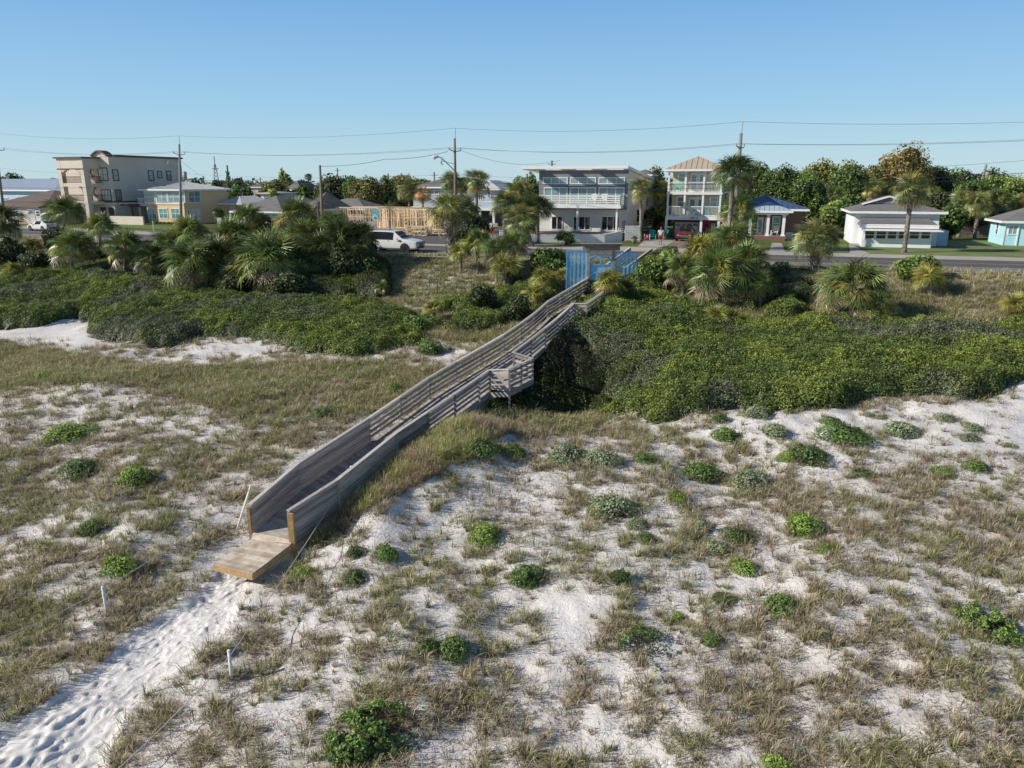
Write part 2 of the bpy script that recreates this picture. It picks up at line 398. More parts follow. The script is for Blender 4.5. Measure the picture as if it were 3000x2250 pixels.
lawn = mixc(rng_(noise(.25, 5, .6), .4, .6), (.085, .125, .03), (.16, .17, .06))
lawn = mixc(rng_(noise(14, 5, .7), .35, .7), lawn, (.10, .12, .04))
c = mixc(attr('far'), c, lawn)
L.new(c, p.inputs['Base Color'])
b = nd(m, 'ShaderNodeBump'); b.inputs['Strength'].default_value = .55; b.inputs['Distance'].default_value = .09
L.new(math_('ADD', noise(9, 6, .6), math_('MULTIPLY', noise(38, 3), .35)), b.inputs['Height']); L.new(b.outputs[0], p.inputs['Normal'])
# scrubby ground behind the houses darker
o = gridmesh('ground', X, Y, Z, 'sand', dict(veg=veg, far=far)); tag(o, kind='structure')

# sandy footpath with footprints
px_ = np.arange(-17, -6.5, .055); py_ = np.arange(8.5, 23.6, .055); PX, PY = np.meshgrid(px_, py_)
pd = pdist(PATH, PX, PY)+(fbm(PX*1.7, PY*1.7, 3, 15)-.5)*.8
PZ = T(PX, PY)+.012+.20*sst(-.35, .1, pd)*0
PZ = PZ+np.where(pd < .15, -.12*sst(.15, -.3, pd), 0)
ax = Vector((.62, .785))     # walking direction
uu = PX*.785-PY*.62; vv = PX*.62+PY*.785
PZ = PZ+(fbm(uu*1.1, vv*.45, 3, 71)-.5)*.12*sst(0, .5, pd)
g2 = np.random.default_rng(3)
nfp = 1500
fx = g2.uniform(-17, -7, nfp*4); fy = g2.uniform(9, 23, nfp*4); k = pdist(PATH, fx, fy) > .2; fx = fx[k][:nfp]; fy = fy[k][:nfp]
for a, b_ in zip(fx, fy):
    i0 = max(0, int((a-.5+17)/.055)); i1 = int((a+.5+17)/.055)+1; j0 = max(0, int((b_-.5-8.5)/.055)); j1 = int((b_+.5-8.5)/.055)+1
    sx, sy = PX[j0:j1, i0:i1]-a, PY[j0:j1, i0:i1]-b_
    an = g2.normal(0, .35); ca, sa = math.cos(an), math.sin(an)
    l = (sx*.62+sy*.785); t = (sx*.785-sy*.62); l, t = l*ca-t*sa, l*sa+t*ca
    q = (l/.13)**2+(t/.08)**2; h = g2.uniform(.016, .050)
    PZ[j0:j1, i0:i1] += -h*np.exp(-q*1.2)+h*.22*np.exp(-(np.sqrt(q)-1.7)**2*3)
M['path'] = mat('path_sand', (.80, .775, .745), .95, .05, 3, .35, 30, spec=.1)
kp = (pd[:-1, :-1] > -.45)
o = gridmesh('path', PX, PY, PZ, 'path', keep=kp); tag(o, kind='structure')
# ---------------------------------------------------------------- road
M['asphalt'] = mat('asphalt', (.105, .102, .10), .9, .12, 3, .25, 60, low=.12)
M['shoulder_paving'] = mat('shoulder_paving', (.19, .183, .172), .9, .12, 3, .2, 50, low=.1)
M['line_white'] = mat('line_white', (.62, .62, .60), .7, .15, 8)
M['line_yellow'] = mat('line_yellow', (.50, .33, .10), .7, .2, 8)
M['concrete'] = mat('concrete', (.42, .39, .35), .9, .12, 1.5, .2, 30, low=.15)
def roadpt(x, v):
    n = Vector((1, float(ye(x+.5)-ye(x-.5)), 0)).normalized(); return Vector((x, float(ye(x)), 0))+Vector((-n.y, n.x, 0))*v
def strip(name, v0, v1, z, m, xr=(-240, 240), n=160, wob=0, skip=None):
    b = MB(); xx = np.linspace(*xr, n)
    for i in range(n-1):
        if skip and skip((xx[i]+xx[i+1])/2): continue
        f = lambda x, v: roadpt(x, v)+Vector((0, 0, z))
        w0 = wob*(vn(xx[i]*.3, 0*xx[i], 2)-.5); w1 = wob*(vn(xx[i+1]*.3, 0*xx[i], 2)-.5)
        b.face([f(xx[i], v0+w0), f(xx[i+1], v0+w1), f(xx[i+1], v1), f(xx[i], v1)], .5)
    o = b.build(name, m); tag(o, kind='structure'); return o
strip('roadside_sand', -.9, .2, .006, mat('roadside_sand', (.50, .46, .40), .95, .15, 1.2, .3, 20), n=700, wob=1.1)
strip('road_shoulder', 0, 3.3, .010, 'shoulder_paving')
strip('road', 3.3, 9.9, .014, 'asphalt')
strip('sidewalk', 9.9, 13.2, .012, mat('sandy_concrete', (.44, .40, .34), .95, .15, 1.0, .3, 20, low=.15), n=700, wob=.0)
for nm, v0, v1, mm in (('edge_line', 3.32, 3.45, 'line_white'), ('edge_line', 9.6, 9.73, 'line_white'), ('centre_line', 6.4, 6.51, 'line_yellow'), ('centre_line', 6.65, 6.76, 'line_yellow')):
    strip(nm, v0, v1, .018, mm)

# ---------------------------------------------------------------- boardwalk
M['wood'] = mat('weathered_wood', (.31, .283, .262), .85, .28, 9, .3, 30, rnd=.35, c2=(.39, .36, .335), stretch=(.12, 2.5, 3.5), rotz=R(-60))
M['deckwood'] = mat('deck_wood', (.42, .38, .345), .85, .25, 7, .3, 30, rnd=.25, c2=(.32, .29, .265))
M['capwood'] = mat('sunlit_cap_wood', (.50, .465, .43), .85, .25, 9, .3, 30, rnd=.25)  # paler copy of the wood, sunlight on the caps put into colour
M['newwood'] = mat('amber_wood', (.46, .29, .13), .75, .25, 6, .2, 30, rnd=.2)
M['platwood'] = mat('sandy_platform_wood', (.66, .57, .46), .85, .22, 5, .2, 30, rnd=.22, c2=(.50, .40, .30))
LE = [Vector(p) for p in LE]; RE = [Vector(p) for p in RE]
def cum(P):
    c = [0]
    for a, b in zip(P, P[1:]): c.append(c[-1]+(b-a).length)
    return c
CL = [(a+b)/2 for a, b in zip(LE, RE)]; CS = cum(CL); TL = CS[-1]
def along(P, s):
    s = max(0, min(TL, s))
    for i in range(len(P)-1):
        if s <= CS[i+1]+1e-6:
            t = (s-CS[i])/(CS[i+1]-CS[i]); return P[i].lerp(P[i+1], t)
    return P[-1].copy()
bw = thing('boardwalk', 'long grey weathered wooden boardwalk with railings climbing from the sand to the blue gate', 'boardwalk', tuple(CL[0]))
b = MB(); s = 0.0
while s < TL-.16:
    a0, a1, c1, c0 = along(LE, s), along(LE, s+.138), along(RE, s+.138), along(RE, s)
    z = Vector((0, 0, .04)); b.hexa([a0-z, c0-z, c1-z, a1-z, a0, c0, c1, a1]); s += .155
# beyond the gate the deck turns right towards the road
G0 = [Vector((5.6, 54.2, -1.7)), Vector((7.35, 54.2, -1.7))]
E0 = [Vector((9.4, 59.2, .08)), Vector((10.95, 58.3, .08))]
for i in range(50):
    t0 = i/50; t1 = (i+.92)/50
    a0, a1, c0, c1 = G0[0].lerp(E0[0], t0), G0[0].lerp(E0[0], t1), G0[1].lerp(E0[1], t0), G0[1].lerp(E0[1], t1)
    z = Vector((0, 0, .04)); b.hexa([a0-z, c0-z, c1-z, a1-z, a0, c0, c1, a1])
b.build('deck', 'deckwood', bw)
b = MB()
for P in (LE, RE):
    for i in range(len(P)-1): b.bar(P[i]-Vector((0, 0, .17)), P[i+1]-Vector((0, 0, .17)), .05, .24)
b.build('deck_beam', 'wood', bw)
UP = Vector((0, 0, 1))
def rail_run(pts, solid=False, cap=True, h=1.07):
    for a, c in zip(pts, pts[1:]):
        if cap:
            MB().bar(a+UP*(h+.02), c+UP*(h+.02), .15, .04).build('cap_rail', 'capwood', bw)
        b = MB()
        if solid:
            for k in range(8): b.bar(a+UP*(.07+k*.13), c+UP*(.07+k*.13), .035+.008*random.random(), .112)
        else:
            for zz in (.22, .45, .68, .93): b.bar(a+UP*zz, c+UP*zz, .04, .13)
        b.build('side_wall' if solid else 'railing_boards', 'wood', bw)
def post(p, top=1.07, w=.1, m='wood', low=None):
    g = gz(p.x, p.y)-.25 if low is None else low
    MB().box(p.x-w/2, p.x+w/2, p.y-w/2, p.y+w/2, g, p.z+top).build('post', m, bw)
def sample(P, s0, s1, step, kinks=True):
    ss = [s0]
    while ss[-1]+step*1.4 < s1: ss.append(ss[-1]+step)
    ss.append(s1); return [along(P, q) for q in ss]
S2 = CS[2]
leftwall = [LE[0], LE[1], LE[2]]
rail_run(leftwall, True)
lp = [LE[2]]+sample(LE, S2+2.3, CS[7], 2.4)[0:]+sample(LE, CS[7], TL, 2.4)[1:]
rail_run(lp)
out = Vector((-.07, .03, 0))
post(LE[0]+Vector((-.08, .0, 0)), .98, .1, 'newwood'); post(LE[1]+out); 
for q in lp: post(q+out*.6)
SR = CS[2]+2.2
rw = [RE[0], RE[1], RE[2], along(RE, SR)]
rail_run(rw, True)
sA, sD = CS[4]-.9, CS[4]+1.7
rp1 = sample(RE, SR, sA, 2.1); rail_run(rp1)
A_, D_ = along(RE, sA), along(RE, sD)
dr = (D_-A_); dr.z = 0; dr.normalize(); pr = Vector((dr.y, -dr.x, 0))
B_ = A_+pr*1.12; C_ = D_+pr*1.12; B_.z = C_.z = (A_.z+D_.z)/2-.02
b = MB()
for i in range(22):
    q0 = A_.lerp(D_, i/22); q1 = A_.lerp(D_, (i+.93)/22); q0.z = q1.z = B_.z
    b.hexa([q0-UP*.04, q0+pr*1.12-UP*.04, q1+pr*1.12-UP*.04, q1-UP*.04, q0, q0+pr*1.12, q1+pr*1.12, q1])
for q, r_ in ((A_, B_), (B_, C_), (C_, D_)): b.bar(q-UP*.17, r_-UP*.17, .05, .24)
b.build('viewing_landing', 'deckwood', bw)
rail_run([A_, B_]); rail_run([B_, (B_+C_)/2, C_]); rail_run([C_, D_])
for q in (B_, (B_+C_)/2, C_): post(q)
iI = CS[7]
rp2 = sample(RE, sD, iI, 2.1)
rail_run(rp2)
J = RE[7]+Vector((.75, -.2, 0)); K = RE[7].lerp(RE[8], .42)+Vector((.75, -.3, 0)); K2 = RE[8]
rail_run([RE[7], J, K])
MB().hexa([RE[7]-UP*.05, J-UP*.05, K-UP*.05, RE[7].lerp(RE[8], .42)-UP*.05, RE[7], J, K, RE[7].lerp(RE[8], .42)]).build('side_landing', 'deckwood', bw)
rp3 = [K, K2]; rail_run(rp3)
for q in rw[1:]+rp1[1:-1]+[A_]+[D_]+rp2[1:]+[J, K]: post(q+Vector((.05, -.03, 0)))
post(RE[0]+Vector((.09, -.02, 0)), 1.02, .19, 'newwood')
# ramp beyond the gate
for P, Q in ((G0[0], E0[0]), (G0[1], E0[1])):
    pts = [P.lerp(Q, t) for t in (0, .33, .67, 1)]; rail_run(pts)
    for q in pts[1:]: post(q, low=-2.2)
# beach platform
F0, F1, F2, F3 = atz(625, 1652, -5.78), atz(739, 1681, -5.78), atz(853, 1594, -5.74), atz(735, 1580, -5.74)
b = MB()
for i in range(14):
    t0, t1 = i/14, (i+.88)/14
    a0, a1, c0, c1 = F0.lerp(F3, t0), F0.lerp(F3, t1), F1.lerp(F2, t0), F1.lerp(F2, t1)
    b.hexa([a0-UP*.03, c0-UP*.03, c1-UP*.03, a1-UP*.03, a0, c0, c1, a1])
b.face([F3+UP*.004, F2+UP*.004, RE[0]+UP*.03, LE[0]+UP*.03])
b.build('beach_platform', 'platwood', bw)
b = MB()
for q, r_ in ((F0, F1), (F1, F2), (F3, F0)): b.bar(q-UP*.125, r_-UP*.125, .04, .19)
b.build('platform_edge', 'newwood', bw)
b = MB(); b.face([F0-UP*.06, F1-UP*.06, F2-UP*.06, F3-UP*.06]); b.build('platform_gap_shade', mat('gap_shade', (.03, .025, .02), .9), bw)  # dark sheet added as painted shade between the planks

# ---------------------------------------------------------------- gate
M['gatewood'] = mat('gate_wood', (.30, .235, .185), .85, .3, 8, .3, 30, rnd=.2, c2=(.38, .33, .29), stretch=(1, 1, 4))
M['blue'] = mat('blue_paint', (.10, .50, .95), .4, .1, 3)
m = bpy.data.materials.new('blue_mesh'); m.use_nodes = True; M['bluemesh'] = m
N = m.node_tree.nodes; L = m.node_tree.links; p = N['Principled BSDF']; p.inputs['Base Color'].default_value = (.38, .76, 1.0, 1); p.inputs['Roughness'].default_value = .5
tr = nd(m, 'ShaderNodeBsdfTransparent'); mx = nd(m, 'ShaderNodeMixShader'); tc = nd(m, 'ShaderNodeTexCoord')
mx.inputs[0].default_value = .48
L.new(tr.outputs[0], mx.inputs[1]); L.new(p.outputs[0], mx.inputs[2]); L.new(mx.outputs[0], N['Material Output'].inputs[0])
gt = thing('entrance_gate', 'bright blue metal gate in a brown timber frame with mesh side screens across the boardwalk', 'gate', (6.5, 54.2, -1.7))
gy = 54.25
for x in (5.58, 7.42): MB().box(x-.11, x+.11, gy-.1, gy+.1, -2.6, 1.42).build('post', 'gatewood', gt)
b = MB(); b.box(5.15, 7.85, gy-.16, gy-.10, 1.36, 1.62); b.box(5.15, 7.85, gy+.10, gy+.16, 1.36, 1.62); b.build('lintel', 'gatewood', gt)
MB().hexa([(5.2, gy-.35, 1.64), (7.8, gy-.35, 1.64), (7.8, gy+.4, 1.64), (5.2, gy+.4, 1.64), (4.95, gy-.55, 1.86), (8.05, gy-.55, 1.86), (8.05, gy+.55, 1.86), (4.95, gy+.55, 1.86)]).build('lintel_cap', 'gatewood', gt)
b = MB()
x0, x1, z0, z1 = 5.74, 7.26, -1.62, .86
for q in ((x0, z0, x0, z1-.3), (x1, z0, x1, z1-.3), (x0, z0, x1, z0), (x0, .32, x1, .32), (x0, -.28, x1, -.28), (x0, z1-.3, x0+.3, z1), (x1-.3, z1, x1, z1-.3), (x0+.3, z1, x1-.3, z1), (6.5, .32, 6.5, z1)):
    b.bar((q[0], gy, q[1]), (q[2], gy, q[3]), .07, .07)
for i in range(1, 10): b.bar((x0+(x1-x0)*i/10, gy, z0), (x0+(x1-x0)*i/10, gy, -.28), .025, .025)
dr_ = b.build('gate_leaf', 'blue', gt)
MB().box(x0, x1, gy+.05, gy+.06, z0, .32).build('mesh_panel', 'bluemesh', gt)
MB().box(x0+.02, x1-.02, gy+.02, gy+.04, -.24, .30).build('kick_panel', M['bluemesh'], gt)
b = MB(); b.bar((x0-.04, gy-.02, .6), (x0+.6, gy-.02, 1.3), .07, .07); b.bar((x1+.04, gy-.02, .6), (x1-.6, gy-.02, 1.3), .07, .07); b.build('corner_brace', M['blue'], gt)
MB().bar((6.55, gy-.12, -.22), (7.3, gy-.12, -.22), .05, .05).build('push_bar', mat('steel', (.5, .52, .54), .35, .05, 3, metal=.8), gt)
MB().box(6.22, 6.28, gy-.05, gy-.02, -.5, -.32).build('lock_plate', M['line_white'], gt)
for x0, x1, zt, zb0, zb1 in ((4.0, 5.45, 1.34, -1.75, -1.75), (7.6, 9.12, 1.22, -1.3, -2.1)):
    b = MB(); b.bar((x0, gy, zt), (x1, gy, zt), .06, .06); b.bar((x0, gy, zt), (x0, gy, zb0), .06, .06); b.bar((x1, gy, zt), (x1, gy, zb1), .06, .06); b.bar((x0, gy, zb0), (x1, gy, zb1), .06, .06)
    for i in range(1, 5): b.bar((x0+(x1-x0)*i/5, gy, zt), (x0+(x1-x0)*i/5, gy, zb0+(zb1-zb0)*i/5), .022, .022)
    f = b.build('screen_frame', 'blue', gt)
    b = MB(); b.face([(x0, gy+.03, zb0), (x1, gy+.03, zb1), (x1, gy+.03, zt), (x0, gy+.03, zt)]); b.build('screen_mesh', 'bluemesh', gt)

# ---------------------------------------------------------------- rope posts
M['pvc'] = mat('white_plastic', (.78, .78, .76), .45, .08, 5)
M['rope'] = mat('rope', (.55, .52, .48), .9, .15, 40)
def rpost(top, bot, label, r=.045):
    g = gp(*bot); q = ray(*top); t = g.y/q[1]; tp = Vector((q[0]*t, g.y, CH+q[2]*t))
    o = thing('rope_post', label, 'post', tuple(g))
    MB().tube([g-UP*.3, tp], r, 10).build('shaft', 'pvc', o, smooth=True); MB().tube([tp, tp+UP*.04], [r*1.2, r*.9], 10).build('cap', 'pvc', o, smooth=True)
    return tp
pA = rpost((301, 1722), (313, 1797), 'white rope post in brown grass left of the sand path')
pB = rpost((735, 1424), (686, 1551), 'tall white rope post leaning against the left entrance wall of the boardwalk')
pC = rpost((671, 1908), (678, 1990), 'white rope post on bare sand right of the sand path, nearest to the viewer')
pD = rpost((880, 1506), (892, 1583), 'thin short white post beside the right entrance post of the boardwalk', .022)
pE = rpost((1029, 1368), (1042, 1433), 'white rope post leaning on the right wall of the boardwalk')
def rope(pts, label, sag=.1):
    b = MB(); P = []
    for a, c in zip(pts, pts[1:]):
        for i in range(14):
            t = i/14; q = Vector(a).lerp(Vector(c), t); q.z -= sag*4*t*(1-t); P.append(q)
    P.append(Vector(pts[-1])); b.tube(P, .013, 5); tag(b.build('rope', 'rope'), label, 'rope')
e1 = gp(-60, 1940); e1.z += .5
rope([e1, pA-UP*.05, pB-UP*.1, atz(880, 1352, -4.2)], 'thin rope strung between the white posts left of the sand path', .12)
e2 = gp(300, 2340); e2.z += .35
rope([e2, pC-UP*.15, pE-UP*.15], 'thin rope strung between the white posts right of the sand path', .1)
# ---------------------------------------------------------------- plants
def unit(a): return a/np.maximum(np.linalg.norm(a, axis=-1, keepdims=True), 1e-9)
def blades(base, n_each, rad, hgt, wid, lean, cols, g, seg=True, green=None):
    """tussocks: base (N,3); per tussock n_each blades"""
    idx = np.repeat(np.arange(len(base)), n_each); n = len(idx)
    a = g.uniform(0, 2*np.pi, n); rr = rad[idx]*np.sqrt(g.uniform(0, 1, n))
    d = np.stack([np.cos(a), np.sin(a)], -1)
    b0 = base[idx].copy(); b0[:, 0] += d[:, 0]*rr; b0[:, 1] += d[:, 1]*rr
    h = hgt[idx]*g.uniform(.45, 1.1, n)*(1-.35*(rr/rad[idx])**2)
    ln = (lean[idx]*g.uniform(.2, 1.3, n)+.5*rr/rad[idx]*lean[idx])*h
    a2 = a+g.normal(0, .7, n); dl = np.stack([np.cos(a2), np.sin(a2), np.zeros(n)], -1)
    sd_ = np.stack([-np.sin(a2), np.cos(a2), np.zeros(n)], -1)*(wid*g.uniform(.6, 1.4, n))[:, None]
    up = np.array([0, 0, 1.])
    m1 = b0+up*(h*.62)[:, None]+dl*(ln*.38)[:, None]
    tp = b0+up*(h*np.clip(1-.35*(ln/np.maximum(h, .01)), .2, 1))[:, None]+dl*ln[:, None]
    q1 = np.stack([b0-sd_, b0+sd_, m1+sd_*.8, m1-sd_*.8], 1)
    q2 = np.stack([m1-sd_*.8, m1+sd_*.8, tp+sd_*.1, tp-sd_*.1], 1)
    c = cols(idx, n)
    t1 = np.stack([c*.24, c*.24, c*.9, c*.9], 1); t2 = np.stack([c, c, c*1.25, c*1.25], 1)  # blade bases darkened to paint in the shadow inside tufts
    return np.concatenate([q1, q2]), np.concatenate([t1, t2])
def palette(g, P, w, jit=.32):
    P = np.array(P); w = np.array(w)/sum(w)
    return lambda n: P[g.choice(len(P), n, p=w)]*g.uniform(1-jit, 1+jit, (n, 1))
g = np.random.default_rng(11)
straw = (.42, .37, .22); olive = (.25, .25, .11); green_ = (.14, .17, .06); brown = (.26, .20, .135); purple = (.17, .125, .10); grey_ = (.38, .34, .27)
# candidates
WALKP = np.array([[p.x, p.y] for p in LE]+[[p.x, p.y] for p in RE[::-1]])
PLATP = np.array([[F0.x, F0.y], [F1.x, F1.y], [F2.x, F2.y], [F3.x, F3.y]])
GATEP = np.array([[5.4, 54], [7.6, 54], [12.3, 58], [10.5, 59.2]])
def freeground(x, y):
    k = (pdist(PATH, x, y) < .05) & (pdist(WALKP, x, y) < -.1) & (pdist(PLATP, x, y) < -.1) & (pdist(GATEP, x, y) < -.1)
    return k
def inview(x, y, z, mx=120, my=120):
    d = y*math.cos(CP)-(z-CH)*math.sin(CP); u = y*math.sin(CP)+(z-CH)*math.cos(CP)
    X_ = 1500+CF*x/d; Y_ = 1125-CF*u/d
    return (X_ > -mx) & (X_ < 3000+mx) & (Y_ < 2250+my)
def scatter(n, y0, y1, g):
    y = y0+(y1-y0)*g.uniform(0, 1, n)**.9; hw = .72*(y+2)+3; x = g.uniform(-1, 1, n)*hw
    # density even in world: reject by width
    k = g.uniform(0, 1, n) < hw/(.72*(y1+2)+3); x, y = x[k], y[k]
    z = T(x, y); k = inview(x, y, z); return x[k], y[k], z[k]
x, y, z = scatter(150000, 9.5, 50, g)
dd = dens(x, y); pn = fbm(x*1.75, y*1.75, 3, 9); pn2 = fbm(x*.27+9, y*.27, 3, 44)
prob = np.clip((dd-.5)*1.5+.36+(pn-.5)*4.4+(pn2-.5)*.6, .13, 1)*np.where(dd < .3, dd*1.3, 1)
k = (g.uniform(0, 1, len(x)) < prob*.8) & freeground(x, y) & (mats(x, y) < .1) & (ye(x)-y > 3)
x, y, z, pn, dd = x[k], y[k], z[k], pn[k], dd[k]
base = np.stack([x, y, z-.02], -1); n = len(base)
typ = fbm(x*.5+40, y*.5, 3, 77)+g.normal(0, .07, n)           # green-ish or brown patches
farf = np.clip((y-12)/30, 0, 1)
rad = (.04+.24*g.uniform(0, 1, n)**1.8)*(1+.4*farf); hgt = (.12+.48*g.uniform(0, 1, n)**1.4)*(1+.25*(dd > .85)); lean = g.uniform(.35, 1.0, n)
ne = (g.uniform(16, 50, n)*(1-.5*farf)).astype(int)
pg = palette(g, [straw, olive, green_, brown, purple, grey_], [.8, 3.0, 1.6, .8, .3, .4]); pb = palette(g, [straw, olive, green_, brown, purple, grey_], [1.5, 1.3, .3, 2.3, 1.7, 1.2])
def cols(idx, m_):
    gr_ = (typ[idx]+(dd[idx] > .85)*.06 > .52)
    return np.where(gr_[:, None], pg(m_), pb(m_))
wid = .0042
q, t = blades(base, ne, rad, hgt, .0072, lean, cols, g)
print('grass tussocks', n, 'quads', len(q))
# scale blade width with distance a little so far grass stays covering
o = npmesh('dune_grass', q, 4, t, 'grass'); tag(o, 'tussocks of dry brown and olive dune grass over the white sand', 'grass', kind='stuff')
RWP = WP([(640,1185),(700,1110),(760,1035),(900,950),(1040,915),(1090,935),(1000,1000),(880,1060),(780,1110),(720,1165)], D)
x = g.uniform(-8, 3, 9000); y = g.uniform(20, 40, 9000); k = (pdist(RWP, x, y) > -.1) & freeground(x, y); x, y = x[k][:1500], y[k][:1500]; n2 = len(x)
pt = palette(g, [straw, (.26, .27, .09), green_, brown], [1.4, 3, 1.2, .8]); pt2 = palette(g, [brown, purple, straw], [2, 1, 1]); kt = fbm(x*.8, y*.8, 2, 33) > .45
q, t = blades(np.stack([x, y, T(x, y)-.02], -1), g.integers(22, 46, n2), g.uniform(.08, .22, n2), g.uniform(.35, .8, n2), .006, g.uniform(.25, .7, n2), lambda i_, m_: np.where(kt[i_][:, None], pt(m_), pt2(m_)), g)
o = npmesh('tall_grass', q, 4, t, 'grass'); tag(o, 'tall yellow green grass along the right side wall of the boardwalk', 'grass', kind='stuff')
# low litter: dead stems lying on the sand
x, y, z = scatter(900000, 9.5, 46, g)
dd = dens(x, y); pn = fbm(x*1.35, y*1.35, 3, 9); pl = fbm(x*2.1+5, y*2.1, 2, 12)
k = (g.uniform(0, 1, len(x)) < np.clip(.2+(pn-.42)*1.7+(pl-.5)*1.2+(dd-.45)*.8, .03, 1)*np.where(dd < .25, .35, 1)) & freeground(x, y) & (mats(x, y) < .1)
x, y, z = x[k], y[k], z[k]; n = len(x)
a = g.uniform(0, 2*np.pi, n); l = g.uniform(.05, .26, n); d = np.stack([np.cos(a), np.sin(a), g.uniform(-.05, .8, n)], -1); b0 = np.stack([x, y, z+.004], -1)
a2 = a+g.normal(0, .9, n); d2 = np.stack([np.cos(a2), np.sin(a2), g.uniform(-.5, .2, n)], -1)
sd_ = np.stack([-np.sin(a), np.cos(a), np.zeros(n)], -1)*g.uniform(.003, .0075, n)[:, None]
m1 = b0+d*l[:, None]*.5; tp = m1+d2*l[:, None]*.5
q = np.concatenate([np.stack([b0-sd_, b0+sd_, m1+sd_, m1-sd_], 1), np.stack([m1-sd_, m1+sd_, tp+sd_*.3, tp-sd_*.3], 1)])
pc = palette(g, [brown, purple, grey_, (.10, .065, .05), olive], [1.6, 2.4, .8, 1.8, .5]); c = pc(n); t = np.concatenate([c, c])
o = npmesh('dead_stems', q, 4, t, 'deadleaf'); tag(o, 'dead grass stems and twigs lying scattered on the sand', 'litter', kind='stuff')
print('litter', n)
# taller brush between the mats and the road
def brush(n, cond, hs, P, w, name, label, rads=(.12, .32), width=.009, nb=(14, 30)):
    x, y, z = scatter(n, 34, 98, g)
    k = cond(x, y) & freeground(x, y); x, y, z = x[k], y[k], z[k]; m_ = len(x)
    base = np.stack([x, y, z-.03], -1); ty = fbm(x*.35+3, y*.35, 3, 91)+g.normal(0, .06, m_)
    A_c = palette(g, P, w[0]); B_c = palette(g, P, w[1]); 
    f = lambda idx, q_: np.where((ty[idx] > .5)[:, None], A_c(q_), B_c(q_))
    q, t = blades(base, g.integers(nb[0], nb[1], m_), g.uniform(*rads, m_), g.uniform(hs[0], hs[1], m_), width, g.uniform(.3, .9, m_), f, g)
    o = npmesh(name, q, 4, t, 'grass'); tag(o, label, 'brush', kind='stuff'); print(name, m_, len(q)); return o
dn_low = lambda x, y: (mats(x, y) < .2) & (dens(x, y) > .85) & (ye(x)-y > -.2)
brush(190000, dn_low, (.25, .6), [straw, olive, green_, brown, grey_], ([.8, 2.4, 2.6, .4, .3], [2.2, 1.6, .5, 1.8, 1.2]), 'brush', 'shaggy dry and green brush on the slope below the road', width=.012)

def leaves(P, Nrm, size, tint, g, asp=.55, jitn=.7, fold=.0):
    """one rhombic leaf per point"""
    n = len(P); nr = unit(Nrm+g.normal(0, jitn, (n, 3))); ax_ = unit(np.cross(nr, g.normal(0, 1, (n, 3)))); bx = np.cross(nr, ax_)
    s = (size*g.uniform(.6, 1.3, n))[:, None]
    q = np.stack([P-ax_*s, P+bx*s*asp, P+ax_*s, P-bx*s*asp], 1)
    return q, np.repeat(tint[:, None, :], 4, 1)
